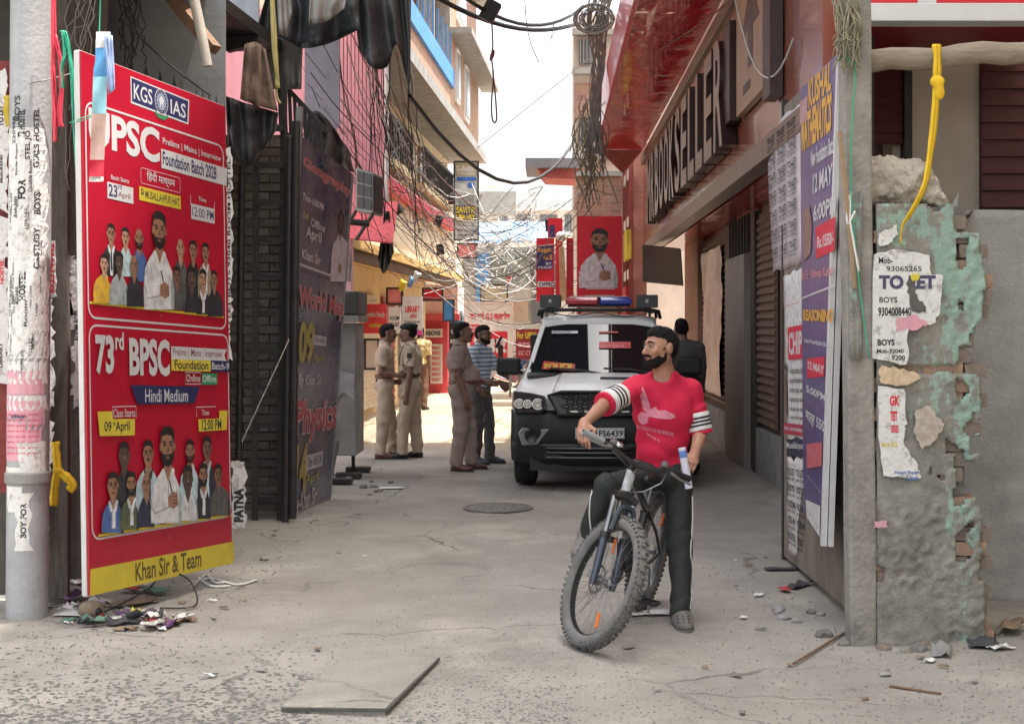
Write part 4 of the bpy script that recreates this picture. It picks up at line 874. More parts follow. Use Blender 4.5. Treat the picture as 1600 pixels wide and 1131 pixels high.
# ---------------------------------------------------------------- papers on the broken pillar
def pillar_paper(name, pts, lab, m=PAPER, lines=(), yoff=0.0):
    Pp = Panel((1.70, Y0 - .040 - yoff, 0), (1, 0, 0), (0, 0, 1), .7, 2.4); t = thing(name, lab, 'poster', Pp.pt(*Pp.st(*pts[0])))
    q = []
    for i, p in enumerate(pts):
        n = 5; r = pts[(i + 1) % len(pts)]
        for k in range(n):
            q.append(Pp.st(p[0] + (r[0] - p[0]) * k / n + random.uniform(-2.2, 2.2), p[1] + (r[1] - p[1]) * k / n + random.uniform(-2.2, 2.2)))
    mb = MB(); mb.prism([Pp.pt(a, b) for a, b in q], (0, .012, 0)); mb.obj('paper', m, t); Pp.k = 2
    for L_ in lines: Pp.ptext(L_[0], *L_[1:5], L_[5], bold=L_[6] if len(L_) > 6 else .02)
    Pp.flush(t)
pillar_paper('room_notice', [(1366, 398), (1400, 388), (1452, 400), (1455, 428), (1472, 430), (1468, 490), (1460, 505), (1420, 512), (1418, 570), (1365, 562)], 'large torn white room notice pasted on the green pillar', lines=[("Mob-", 1373, 402, 1395, 412, INK), ("93065265", 1385, 416, 1440, 424, INK, .01), ("TO LET", 1373, 430, 1462, 452, mat('navy_grey_ink', (.06, .06, .12), .7, 0), .05), ("BOYS", 1374, 464, 1402, 473, INK), ("9304008440", 1372, 480, 1424, 494, INK, .03), ("BOYS", 1371, 530, 1398, 540, INK, .04), ("Mob-93040", 1370, 545, 1412, 552, INK, .02), ("9200", 1393, 555, 1414, 563, INK, .02)])
pillar_paper('rubbed_notice', [(1418, 438), (1430, 436), (1432, 462), (1448, 480), (1446, 488), (1424, 486), (1420, 462)], 'dark torn scrap on the white room notice', m=mat('scrap_dark', (.10, .10, .09), .9, .3, 20), yoff=.004)
pillar_paper('yellow_scrap', [(1424, 428), (1436, 428), (1436, 438), (1424, 438)], 'tiny yellow scrap on the white room notice', m=YELI, yoff=.006)
pillar_paper('pink_scrap', [(1400, 500), (1430, 492), (1448, 504), (1440, 514), (1402, 516)], 'torn pink and white scrap under the large room notice', m=PINKI, yoff=.003)
pillar_paper('orange_scrap', [(1374, 572), (1400, 574), (1432, 582), (1440, 592), (1410, 602), (1376, 600)], 'torn cream scrap across the crack of the green pillar', m=mat('cream_scrap', (.55, .42, .28), .9, .3, 25))
pillar_paper('red_letter_poster', [(1374, 604), (1414, 606), (1416, 660), (1410, 690), (1434, 728), (1440, 748), (1380, 745), (1374, 700)], 'torn white poster with red letters low on the green pillar', lines=[("GK", 1390, 618, 1406, 634, REDI, .05), ("TEST", 1391, 642, 1402, 658, REDI, .05), ("SERIES", 1392, 664, 1404, 676, REDI, .04), ("News Paper", 1398, 735, 1436, 742, BLUEI), ("Link", 1416, 744, 1436, 750, BLUEI), ("Batch 2026", 1378, 690, 1402, 698, YELI)])
pillar_paper('faded_scrap', [(1432, 640), (1452, 632), (1462, 648), (1476, 662), (1462, 690), (1440, 700), (1428, 676)], 'faded beige scrap right of the red letter poster', m=mat('beige_scrap', (.42, .36, .31), .9, .3, 20))
pillar_paper('small_top_scrap', [(1372, 368), (1384, 360), (1400, 352), (1402, 366), (1388, 384), (1374, 386)], 'small white scrap above the large room notice')
pillar_paper('red_foot_scrap', [(1366, 815), (1386, 814), (1386, 824), (1366, 824)], 'tiny red and white paper strip near the foot of the pillar', m=PINKI)

# ---------------------------------------------------------------- round pole with wrapped notices
pole = thing('steel_pole', 'pale grey steel pole wrapped in torn hostel notices', 'pole', (-3.08, 8.55, 0))
p0 = W(42, 970, 8.55); p0.z = 0; p1 = W(50, -60, 8.55); r_ = .118
m_ = MB(); zc = W(0, 745, 8.55).z
m_.tube([p0.lerp(p1, i / 6) for i in range(7)], r_, 24); m_.obj('shaft', mat('pole_paint', (.34, .35, .36), .5, .15, 4, .2, 40, dirt=.6, dirtcol=(.15, .14, .13), dscale=3), pole, smooth=True)
t = zc / p1.z; c_ = p0.lerp(p1, t); m_ = MB(); m_.tube([c_ + V((0, 0, d)) for d in (-.035, -.025, .025, .035)], [r_ + .002, r_ + .012, r_ + .012, r_ + .002], 24); m_.obj('collar', CONC, pole, smooth=True)
P = CylPanel(p0, p1, r_); zb = lambda py: W(0, py, 8.45).z
for (a0, a1, y0, y1, m) in ((-.13, .13, 200, 300, PAPER), (-.15, .15, 285, 470, PAPER), (-.16, .1, 330, 520, PAPER), (-.1, .17, 440, 560, PAPER), (-.17, .17, 520, 600, PAPER), (-.17, .12, 580, 720, PINKI), (-.16, .16, 618, 642, PAPER), (-.14, .05, 730, 745, PAPER), (-.02, .16, 690, 742, PAPER), (-.02, .06, 770, 860, PAPER), (-.1, -.01, 760, 800, PAPER)):
    P.sheet(a0, zb(y1), a1, zb(y0), m, .02)
rng = random.Random(3)
def vt(s, a, y0, y1, wd, m=INK, bold=.02): P.text(s, a, zb(y1), a + wd, zb(y0), m, bold=bold, rot=1)
vt("BOYS", -.06, 150, 190, .04); vt("GIRLS HOSTEL", .055, 168, 262, .032, bold=.03); vt("72 HOSTEL", -.035, 172, 215, .045, bold=.04); vt("STEL JO", .01, 205, 250, .035, bold=.03); vt("22099R", -.075, 180, 225, .025); vt("FOR", -.03, 280, 312, .045, bold=.05); vt("BOYS", .06, 300, 335, .04, bold=.03); vt("Single Room", -.05, 225, 275, .02); vt("Double Room", .03, 250, 300, .02)
vt("HOSTEL", -.02, 425, 470, .04, bold=.04); vt("BOYS Single Room", -.07, 410, 475, .022); vt("93080", -.09, 430, 465, .02); vt("C.I.STUDY", .06, 355, 420, .035, bold=.03); vt("Room", .01, 470, 510, .02); vt("BOY FOR", .0, 785, 840, .034, bold=.04)
for i in range(26): vt(rng.choice(("Mob-93040", "LIBRARY", "Fee 500", "Near Chowk", "TO LET", "Lodge")), rng.uniform(-.12, .1), (yy := rng.uniform(290, 560)), yy + rng.uniform(18, 34), rng.uniform(.01, .018), bold=.01)
for i in range(8): P.text("सूचना सभी छात्र", -.11 + .0, zb(650 + i * 8.6), .1, zb(645.5 + i * 8.6), REDI, bold=0)
P.text("परीक्षा", -.07, zb(655), .03, zb(647), NAVY, bold=.02)
P.flush(pole)
# posters pasted on the plank beside the pole
def plank_paper(name, x0, y0, x1, y1, d, lab, m=PAPER, lines=(), amp=.008):
    Pp = Panel(W(x0, y1, d), (1, 0, 0), (0, 0, 1), (x1 - x0) * d / F, (y1 - y0) * d / F); t = thing(name, lab, 'poster', Pp.pt(0, 0))
    mb = MB(); mb.prism([Pp.pt(a, b) for a, b in ragged(0, 0, Pp.w, Pp.h, amp, .03)], (0, .005, 0)); mb.obj('paper', m, t)
    for s, a0, b0, a1, b1, mm, bo in lines: Pp.text(s, a0 * Pp.w, b0 * Pp.h, a1 * Pp.w, b1 * Pp.h, mm, bold=bo, rot=1)
    Pp.flush(t)
plank_paper('phone_notice', 56, 376, 87, 464, 8.70, 'white notice with a red phone number beside the steel pole', lines=[("9525144442", .62, .05, .95, .95, REDI, .05), ("मात्र 1500 ₹/-", .12, .1, .45, .9, REDI, .05)])
plank_paper('long_notice', 50, 466, 82, 740, 8.9, 'long torn white notice on the plank below the phone notice', lines=[("HOSTEL TO LET", .55, .02, .85, .5, INK, .04), ("BOYS", .1, .5, .4, .7, BLUEI, .04), ("9304012345", .2, .7, .45, .95, INK, .03)], amp=.02)
plank_paper('torn_strip', 111, 400, 134, 640, 9.06, 'thin flaking white paper strip on the dark plank by the red board', lines=[("ROOM BOYS", .2, .45, .6, .65, INK, .03)], amp=.035)
plank_paper('foot_notice', 60, 775, 76, 850, 8.9, 'small torn notice near the foot of the plank', lines=[("BOY FOR", .2, .1, .8, .9, INK, .05)], amp=.01)
plank_paper('shed_notice', -6, 110, 13, 330, 8.95, 'torn white room notice on the old red frame', lines=[("TO LET", .2, .6, .6, .75, INK, .05), ("Mob-93040", .3, .2, .55, .4, INK, .03)], amp=.02)
plank_paper('shed_notice_low', -6, 340, 14, 600, 8.95, 'white and red torn notice low on the old red frame', lines=[("HOSTEL", .3, .6, .6, .75, REDI, .05), ("LIBRARY", .2, .1, .5, .25, INK, .03)], amp=.03)
plank_paper('edge_notices', 353.5, 232, 362, 560, 10.0, 'narrow strip of torn notices at the far edge of the red board', lines=[("TO LET BOYS 93040 ROOM HOSTEL", .2, .1, .8, .95, INK, .02)], amp=.016)
plank_paper('black_white_banner', 362, 720, 384, 826, 10.9, 'crumpled black and white banner behind the foot of the red board', lines=[("PATNA", .15, .1, .85, .6, INK, .06)], amp=.015)
# ================================================================== the sunlit street beyond (it bends a little to the right)
SL = .037
def Fp(X0, d, z): return V((X0 + SL * d, d, z))
def fbox(mb, Xa, Xb, d0, d1, z0, z1):     # box along the bent street; Xa front, Xb back
    return mb.hexa([Fp(Xa, d0, z0), Fp(Xb, d0, z0), Fp(Xb, d0, z1), Fp(Xa, d0, z1)], [Fp(Xa, d1, z0), Fp(Xb, d1, z0), Fp(Xb, d1, z1), Fp(Xa, d1, z1)])
def fpart(nm, m, par, *a, **k): b = MB(); fbox(b, *a); return b.obj(nm, m, par, **k)
ub = thing('brick_building', 'tall bare brick building with blue balcony band over the sunlit street', 'building', Fp(-5, 30, 0))
fpart('lower_wall', BRK_Y, ub, -3.2, -4.6, 21, 37.3, 6.06, 7.0); fpart('end_wall', BRK_Y, ub, -3.2, -9, 30.7, 37.3, 7.0, 8.7); fpart('upper_wall', BRK_Y, ub, -3.2, -9, 21, 36.6, 8.7, 14.5); fpart('inner_wall', CREAM, ub, -4.6, -9, 21, 37.2, 6.06, 8.7)
fpart('floor_slab', CONC, ub, -3.02, -9, 20.8, 37.5, 5.84, 6.05); fpart('canopy_slab', CONC, ub, -2.75, -3.2, 30.4, 38.2, 7.76, 7.88); fpart('upper_slab', CONC, ub, -2.85, -3.2, 21, 37.6, 9.75, 9.87)
BLU = mat('blue_paint', (.05, .22, .52), .6, .12, 4, dirt=.3, dirtcol=(.2, .3, .4))
fpart('balcony_band', BLU, ub, -3.14, -3.2, 20.9, 30.75, 6.66, 7.02)
for i in range(12):
    b = MB(); d = 22 + i * .75; b.bar(Fp(-3.18, d, 7.0), Fp(-3.18, d, 7.75), .035); b.obj('baluster', BLU, ub)
for d in (24.2, 27.4, 30.4): fpart('column', CONC, ub, -3.2, -3.5, d, d + .28, 7.0, 8.7)
for d0, d1, z0, z1 in ((31.4, 32.1, 6.5, 7.65), (33.4, 34.3, 6.4, 7.65), (31.6, 33.4, 8.3, 9.6), (25, 27, 10.3, 12), (33, 35, 10.3, 12)):
    w_ = fpart('window', WHITEP, ub, -3.15, -3.2, d0, d1, z0, z1); fpart('pane', mat('dusty_pane', (.25, .30, .33), .15, .15), w_, -3.13, -3.15, d0 + .08, d1 - .08, z0 + .1, z1 - .1)
# middle storey with cream wall, red strip, yellow slab and shops under it
cb = thing('cream_shophouse', 'cream shophouse with red strip and yellow slab above the shops', 'building', Fp(-5, 28, 0))
fpart('upper_wall', CREAM, cb, -3.95, -8, 20.5, 37, 4.2, 5.84); fpart('wall', CREAM, cb, -3.75, -8, 20.5, 37, 2.97, 4.2)
fpart('red_strip', mat('red_strip', (.70, .06, .10), .6, .1, 3, dirt=.3, dirtcol=(.75, .3, .3)), cb, -3.55, -3.75, 20.5, 35.2, 3.97, 4.19)
fpart('yellow_slab', mat('ochre_slab', (.58, .37, .13), .8, .12, 3, dirt=.3, dirtcol=(.4, .28, .15)), cb, -3.55, -4.9, 20.5, 37, 2.82, 2.96)
fpart('shop_wall', mat('shop_ochre', (.60, .46, .25), .8, .12, 3), cb, -4.5, -8, 20.5, 36.9, 0, 2.81)
for k, d in enumerate((22.5, 24.6, 27.0, 29.5, 32, 34.5)):
    sh_ = fpart('roller_shutter', (mat('maroon_shutter', (.28, .05, .05), .6), mat('grey_shutter', (.3, .3, .31), .5), mat('cream_shutter', (.5, .42, .3), .6))[k % 3], cb, -4.44, -4.5, d, d + 1.6, .15, 2.3)
    for j in range(14):
        b = MB(); b.bar(Fp(-4.43, d, .2 + j * .15), Fp(-4.43, d + 1.6, .2 + j * .15), .02, .05); b.obj('slat', sh_.data.materials[0], sh_)
for d0, d1, z0, z1 in ((23, 24, 4.5, 5.5), (27, 28, 4.5, 5.5), (31, 32, 4.5, 5.5)):
    w_ = fpart('window', mat('brown_frame', (.2, .12, .08), .6), cb, -3.9, -3.95, d0, d1, z0, z1); fpart('pane', MATS['dusty_pane'], w_, -3.89, -3.9, d0 + .07, d1 - .07, z0 + .07, z1 - .07)
for d0, d1 in ((22.4, 26.6), (28.2, 33.6)):      # balconies of the cream house
    o = fpart('balcony', mat('yellowed_balcony', (.60, .50, .30), .85, .15, 3, dirt=.4, dirtcol=(.4, .32, .2)), cb, -3.45, -3.95, d0, d1, 4.32, 4.46)
    for k in range(int((d1 - d0) / .3) + 1): b = MB(); b.bar(Fp(-3.48, d0 + k * .3, 4.46), Fp(-3.48, d0 + k * .3, 5.1), .035); b.obj('baluster', DARK, o)
    b = MB(); b.bar(Fp(-3.48, d0, 5.12), Fp(-3.48, d1, 5.12), .06); b.obj('handrail', DARK, o)
# ochre canopy faces
fpart('canopy_beam', mat('dark_brown_beam', (.12, .07, .04), .8), cb, -3.6, -3.75, 20.5, 36, 2.66, 2.8)
# pink tin building and purple sheet near the recess
pb = thing('pink_house', 'pink painted sheet metal house front with drain pipe beside the brick building', 'house', (-2.8, 21, 0))
PKB = mat('pink_sheet', (.70, .29, .33), .55, .10, 2, dirt=.35, dirtcol=(.6, .30, .34), stretch=(3, 1, .3)); LILAC = mat('lilac_sheet', (.30, .27, .32), .6, .15, 2, .1, 15, dirt=.4, dirtcol=(.42, .42, .46))
nrib = 16
for i in range(nrib):
    x0 = -3.12 + i * .0525; b = MB(); b.hexa([(x0, 20.35, 3.45), (x0 + .05, 20.35, 3.45), (x0 + .05, 20.4, 3.45), (x0, 20.4, 3.45)], [(x0 + .006, 20.33, 6.1), (x0 + .044, 20.33, 6.1), (x0 + .05, 20.4, 6.1), (x0, 20.4, 6.1)]); b.obj('sheet_rib', PKB, pb)
m_ = MB(); m_.bb(-5.5, -2.29, 20.41, 20.48, 3.2, 6.1); m_.obj('wall', PKB, pb); m_ = MB(); m_.bb(-5.5, -2.74, 20.41, 20.48, 0, 3.195); m_.obj('lower_wall', PKB, pb)
m_ = MB(); m_.tube([(-2.26, 20.3, 3.0), (-2.26, 20.3, 6.2)], .028, 8); m_.obj('drain_pipe', WHITEP, pb, smooth=True)
m_ = MB(); m_.bb(-3.1, -2.32, 20.1, 20.34, 3.25, 3.44); m_.obj('ledge', PINK, pb)
m_ = MB(); m_.bb(-3.0, -2.74, 20.2, 20.4, .1, 3.2); m_.obj('pink_column', mat('pale_pink_col', (.62, .36, .38), .7, .12), pb)
m_ = MB(); q = [W(476, 210, 17.5), W(530, 200, 17.5), W(530, 40, 17.5), W(476, 20, 17.5)]; m_.prism(q, (0, .05, 0)); tag(m_.obj('lilac_sheet', LILAC), 'greyish lilac painted sheet above the blue board', 'metal sheet')
m_ = MB(); q = [W(330, 60, 14.5), W(404, 60, 14.5), W(404, -60, 14.5), W(330, -60, 14.5)]; m_.prism(q, (0, .05, 0)); tag(m_.obj('pale_sheet', mat('pale_sheet', (.42, .45, .50), .6, .2, 2, stretch=(4, 1, .6))), 'pale streaked sheet behind the roof at the upper left', 'metal sheet')
# red net awning
m_ = MB(); m_.hexa([(-3.1, 19.6, 2.9), (-2.1, 19.6, 2.8), (-2.1, 20.3, 3.4), (-3.1, 20.3, 3.4)], [(-3.1, 19.6, 2.92), (-2.1, 19.6, 2.82), (-2.1, 20.3, 3.42), (-3.1, 20.3, 3.42)]); tag(m_.obj('red_awning', mat('red_net', (.60, .10, .12), .8, .3, 20)), 'small red net awning on the pink house', 'awning')
def sign(name, lab, px0, py0, px1, py1, d, m, lines=(), frame=None, th=.05, posts=0, cat='sign'):
    a, b = W(px0, py1, d), W(px1, py0, d); t = thing(name, lab, cat, ((a.x + b.x) / 2, d, 0 if posts else a.z)); mb = MB(); mb.bb(a.x, b.x, d, d + th, a.z, b.z); mb.obj('face', m, t)
    if frame:
        f = MB(); e = .035
        for q in ((a.x - e, a.x, a.z - e, b.z + e), (b.x, b.x + e, a.z - e, b.z + e), (a.x, b.x, a.z - e, a.z), (a.x, b.x, b.z, b.z + e)): f.bb(q[0], q[1], d - .02, d + th + .01, q[2], q[3])
        f.obj('frame', frame, t)
    for k in range(posts):
        f = MB(); x = a.x + (b.x - a.x) * (.04 + .92 * k / max(1, posts - 1)); f.bar((x, d + th + .04, 0), (x, d + th + .04, a.z + .3), .06); f.obj('post', CONC, t)
    P = Panel((a.x, d - .001, a.z), (1, 0, 0), (0, 0, 1), b.x - a.x, b.z - a.z); P.step = .003
    for L_ in lines:
        if L_[0] == 'R': P.prect(*L_[1:5], L_[5])
        else: P.ptext(L_[0], *L_[1:5], L_[5], bold=L_[6] if len(L_) > 6 else .02)
    P.flush(t); return t, P
WS = mat('white_sign', (.68, .64, .62), .5, .06, 4)
sign('classes_sign', 'white hoarding with red Hindi writing and red lower field', 728, 474, 800, 566, 35.5, WS, [("जय श्री G.S क्लासेज", 733, 487, 797, 503, REDI, .04), ('R', 731, 507, 749, 516, REDI), ("िबहार", 733, 508.5, 747, 514.5, WHITEI, .02), ('R', 735, 518, 793, 566, REDI), ("िबहार", 740, 521, 792, 556, WHITEI, .05), ('R', 757, 508, 762, 516, REDI)], frame=mat('pinkish_frame', (.7, .55, .52), .5), posts=2)
sign('library_sign', 'tall panel sign reading library hung on the street corner', 711, 254, 746, 374, 33.5, mat('pale_blue_sign', (.50, .55, .58), .5, .12, 6), [('R', 711.5, 255, 745.5, 275, mat('khaki_sign', (.42, .36, .24), .5, .1)), ("S-Avitri", 713, 259, 744, 268, WHITEI, .05), ("COACHING", 714, 269.5, 742, 273.5, WHITEI, .02), ('R', 714, 277, 744, 283, BLUEI), ('R', 731, 286, 741, 294, BLUEI), ('R', 716, 304, 741, 320, mat('photo_grey', (.22, .22, .22), .6, .4, 30)), ('R', 712, 321.5, 744, 346, mat('black_sign', (.04, .035, .03), .5)), ("SAVITRI", 713, 323, 743, 333.5, YELI, .04), ("LIBRARY", 713, 335, 743, 345, YELI, .04), ("Admission open", 714, 351, 742, 355, NAVY, .02), ("Near Chowk 9304", 714, 358, 742, 362, NAVY, .02), ("Musallahpur", 716, 366, 740, 370, NAVY, .02)], frame=DARK)
sign('study_sign', 'red shop sign with white script hung under the ochre canopy', 568, 475, 604, 521, 24.5, mat('bright_red_sign', (.65, .05, .06), .5, .1), [("Jagdish Study", 570, 487, 602, 498, WHITEI, .02), ("कोिचंग", 576, 505, 598, 512, YELI, .02)])
sign('hanging_banner', 'white cloth banner with red print beside the red shop sign', 629, 463, 660, 524, 26, mat('white_banner', (.62, .60, .60), .8, .12, 5, .3, 8), [("LIBRARY", 633, 478, 656, 488, REDI, .04), ("सीट", 640, 491, 652, 497, REDI, .02), ("9304 8440", 632, 501, 656, 505, INK, .01), ("Full AC", 634, 509, 654, 514, INK, .01), ('R', 650, 516, 660, 524, mat('magenta', (.6, .05, .25), .5))])
sign('small_white_sign', 'narrow white sign between the red sign and the banner', 607, 480, 626, 520, 25.5, WS, [("ROOM", 609, 494, 624, 500, INK, .03), ("TO LET", 609, 504, 624, 510, INK, .03)])
for nm, lab, x0, y0, x1, y1, d, m in (('pink_board', 'faded pink shop board under the ochre slab', 606, 452, 627, 474, 27.5, PINK), ('red_board', 'plain red shop board above the white cloth banner', 662, 452, 690, 468, 30, RED), ('pale_board', 'pale grey shop board behind the bareheaded constable', 572, 532, 590, 575, 24.8, WHITEP), ('blue_board', 'small blue shop board beside the red corner shop', 694, 470, 708, 500, 34, BLU), ('cream_board', 'cream hoarding above the white hoarding with Hindi writing', 752, 446, 792, 470, 37, CREAM), ('pink_poster_board', 'pink board at the foot of the tall library sign', 716, 382, 744, 402, 33.6, PINK)):
    sign(nm, lab, x0, y0, x1, y1, d, m, frame=DARK)
# red shop closing the bend
rsb = thing('red_shop', 'red painted corner shop with pale letter band and blue shutter', 'shop', (-3.4, 37.5, 0))
RSM = mat('shop_red', (.58, .06, .07), .6, .12, 3, dirt=.3, dirtcol=(.55, .2, .18))
m_ = MB(); m_.bb(-5.6, -2.62, 37.5, 40, 0, 2.0); m_.obj('wall', RSM, rsb); m_ = MB(); m_.bb(-5.6, -2.35, 37.3, 40, 2.0, 2.75); m_.obj('upper_wall', mat('pale_pink_wall', (.66, .45, .40), .7, .12, 2), rsb)
m_ = MB(); m_.bb(-5.6, -2.3, 37.2, 37.5, 1.85, 2.02); m_.obj('ledge', RSM, rsb); m_ = MB(); m_.bb(-3.5, -2.75, 37.40, 37.5, 1.42, 1.64); m_.obj('letter_band', WHITEP, rsb)
P = Panel((-3.5, 37.39, 1.42), (1, 0, 0), (0, 0, 1), .75, .22); P.text("ALPHABONE", .04, .05, .71, .17, INK, bold=.03); P.flush(rsb)
for x in (-3.45, -3.05): 
    m_ = MB(); m_.bb(x, x + .3, 37.40, 37.5, .25, 1.25); w_ = m_.obj('poster_panel', WHITEP, rsb); P = Panel((x, 37.39, .25), (1, 0, 0), (0, 0, 1), .3, 1.0)
    for j in range(7): P.text("RESULT", .04, .06 + j * .135, .26, .14 + j * .135, REDI, bold=.03)
    P.flush(rsb)
m_ = MB(); m_.bb(-2.62, -2.28, 38.2, 38.3, 0, 2.1); m_.obj('blue_shutter', mat('blue_shutter', (.05, .20, .30), .6), rsb)
for j in range(16):
    m_ = MB(); m_.bb(-2.62, -2.28, 38.17, 38.2, .05 + j * .125, .13 + j * .125); m_.obj('slat', MATS['blue_shutter'], rsb)
sign('black_hindi_sign', 'black sign with white Hindi letters beside the red shop', 702, 506, 730, 545, 36.6, BLACK, [("जी एस", 705, 513, 727, 525, WHITEI, .03), ("RESULT", 704, 530, 727, 537, WHITEI, .02)])
sign('maroon_sign', 'maroon sign with yellow letters behind the police car', 806, 514, 846, 562, 30, mat('maroon_sign', (.22, .02, .02), .5, .1), [("For UPSC", 808, 519, 838, 529, YELI, .03), ("BPSC", 810, 535, 836, 542, PINKI, .02), ("SSC CTET", 810, 548, 836, 555, PINKI, .02)])
# end of the street
eb = thing('end_building', 'shadowed grey building with shutters closing the end of the street', 'building', (-1, 47, 0))
m_ = MB(); m_.bb(-2.9, 1.2, 46.8, 50, 0, 4.2); m_.obj('wall', mat('end_wall', (.30, .28, .27), .85, .2, 2), eb); 
for x0, x1, z0, z1, m, nm in ((-1.85, -.65, 3.0, 4.1, mat('grey_green_shutter', (.20, .26, .26), .5, .1), 'window_grille'), (-2.35, -1.95, 2.4, 4.0, BLU, 'blue_panel'), (-1.8, -.7, 1.9, 2.5, mat('brown_panel', (.22, .15, .11), .7), 'brown_panel'), (-.6, .2, 1.8, 4.0, mat('gap_shade', (.05, .05, .055), .7), 'gap_shade')):  # the near-black panel paints the shade of an open gap
    m_ = MB(); m_.bb(x0, x1, 46.7, 46.8, z0, z1); o = m_.obj(nm, m, eb)
    if nm == 'window_grille':
        for i in range(11):
            m_ = MB(); m_.bar((x0 + .06 + i * .108, 46.66, z0), (x0 + .06 + i * .108, 46.66, z1), .03); m_.obj('bar', CONC, o)
tp = MB(); A = []
for j in range(7):
    for i in range(15): x = -2.5 + 2.4 * i / 14; A.append((x, 45.2 + .25 * j, 4.35 + .11 * j + .06 * n3(x * 2, j * .4, 1) - .08 * math.sin(i * .9) ** 2 * (j == 0)))
tp.add(A, [(j * 15 + i, j * 15 + i + 1, j * 15 + i + 16, j * 15 + i + 15) for j in range(6) for i in range(14)]); o = tp.obj('blue_tarpaulin', mat('blue_tarp', (.12, .26, .52), .5, .3, 3, .3, 10, dirt=.5, dirtcol=(.45, .5, .58)), smooth='all', fix=False); tag(o, 'pale blue tarpaulin sagging over the end of the street', 'tarpaulin'); md = o.modifiers.new('t', 'SOLIDIFY'); md.thickness = .02
wb = thing('white_building', 'white terraced building with grilled windows far behind the blue tarpaulin', 'building', (0, 62, 0))
m_ = MB(); m_.bb(-4.2, 3, 62, 70, 0, 6.6); m_.obj('wall', WHITEP, wb); m_ = MB(); m_.bb(-3.6, -1.9, 61.9, 66, 6.6, 7.6); m_.obj('roof_room', WHITEP, wb)
for z, d in ((6.55, .3), (5.5, .5), (7.6, .2)):
    m_ = MB(); m_.bb(-4.3 if z < 7 else -3.7, 3.1 if z < 7 else -1.8, 62 - d, 62, z, z + .12); m_.obj('ledge', mat('pink_ledge', (.66, .48, .46), .8) if z == 6.55 else WHITEP, wb)
for i in range(6):
    x = -3.6 + i * 1.05; m_ = MB(); m_.bb(x, x + .75, 61.93, 62, 5.7, 6.4); w_ = m_.obj('window', mat('dark_pane', (.10, .11, .12), .3), wb)
    for k in range(6): m_ = MB(); m_.bar((x + .06 + k * .125, 61.9, 5.7), (x + .06 + k * .125, 61.9, 6.4), .03); m_.obj('bar', CONC, w_)
for i in range(24): m_ = MB(); x = -4.1 + i * .3; m_.bar((x, 61.75, 6.67), (x, 61.75, 7.05), .05); m_.obj('baluster', WHITEP, wb)
m_ = MB(); m_.bar((-4.2, 61.75, 7.08), (3, 61.75, 7.08), .08); m_.obj('handrail', WHITEP, wb)
hb = thing('balcony_house', 'pale house with projecting balcony box at the street end', 'house', (-2.4, 52, 0))
m_ = MB(); m_.bb(-4.6, -1.85, 52, 57, 0, 5.6); m_.obj('wall', WHITEP, hb); m_ = MB(); m_.bb(-3, -1.2, 51.3, 52, 5.6, 6.4); m_.obj('balcony', CONC, hb); m_ = MB(); m_.bb(-2.4, -1.95, 51.95, 52, 4.3, 5.2); m_.obj('window', mat('dark_pane', (.1, .1, .1)), hb)
rc = thing('roof_canopy', 'grey and red roof canopy sticking out against the white sky', 'canopy', W(860, 265, 31))
m_ = MB(); a, b = W(821, 262, 31), W(905, 247, 31); m_.bb(a.x, b.x, 31, 33, a.z, b.z); m_.obj('grey_edge', mat('slate_edge', (.16, .16, .18), .6), rc)
m_ = MB(); q = [W(838, 262, 31.2), W(905, 262, 31.2), W(900, 280, 31.2), W(852, 278, 31.2)]; m_.prism(q, (0, 1.5, 0)); m_.obj('red_underside', mat('faded_red', (.42, .10, .09), .7, .15), rc)
# right far: tall strip building, brick house, hoardings
tb = thing('strip_building', 'tall narrow house with grilled windows and brick infill beyond the red canopy', 'building', (1.6, 34, 0))
m_ = MB(); m_.bb(.55, 4, 34, 37, 0, 8.9); m_.obj('wall', mat('strip_wall', (.52, .46, .42), .85, .15, 2), tb)
m_ = MB(); m_.bb(.56, 1.2, 33.93, 34, 4.4, 5.4); m_.obj('brick_panel', BRK_X, tb); m_ = MB(); m_.bb(.56, 1.2, 33.93, 34, 6.5, 7.3); m_.obj('brick_panel', BRK_X, tb)
for z in (5.55, 7.5, 8.4): m_ = MB(); m_.bb(.5, 4.05, 33.8, 34, z, z + .14); m_.obj('slab', CONC, tb)
for z0 in (7.75, 5.9):
    m_ = MB(); m_.bb(.66, .95, 33.9, 34, z0, z0 + .55); w_ = m_.obj('window', mat('dark_pane', (.1, .1, .1)), tb)
    for k in range(4): m_ = MB(); m_.bar((.69 + k * .075, 33.87, z0), (.69 + k * .075, 33.87, z0 + .55), .02); m_.obj('bar', CONC, w_)
bh = thing('low_brick_house', 'low brick house behind the red portrait hoarding', 'house', (1.3, 29.9, 0))
m_ = MB(); m_.bb(.55, 1.5, 29.9, 31, 0, 4.75); m_.obj('wall', BRK_X, bh); m_ = MB(); m_.bb(.52, 1.52, 29.85, 31, 4.75, 4.85); m_.obj('coping', CONC, bh)
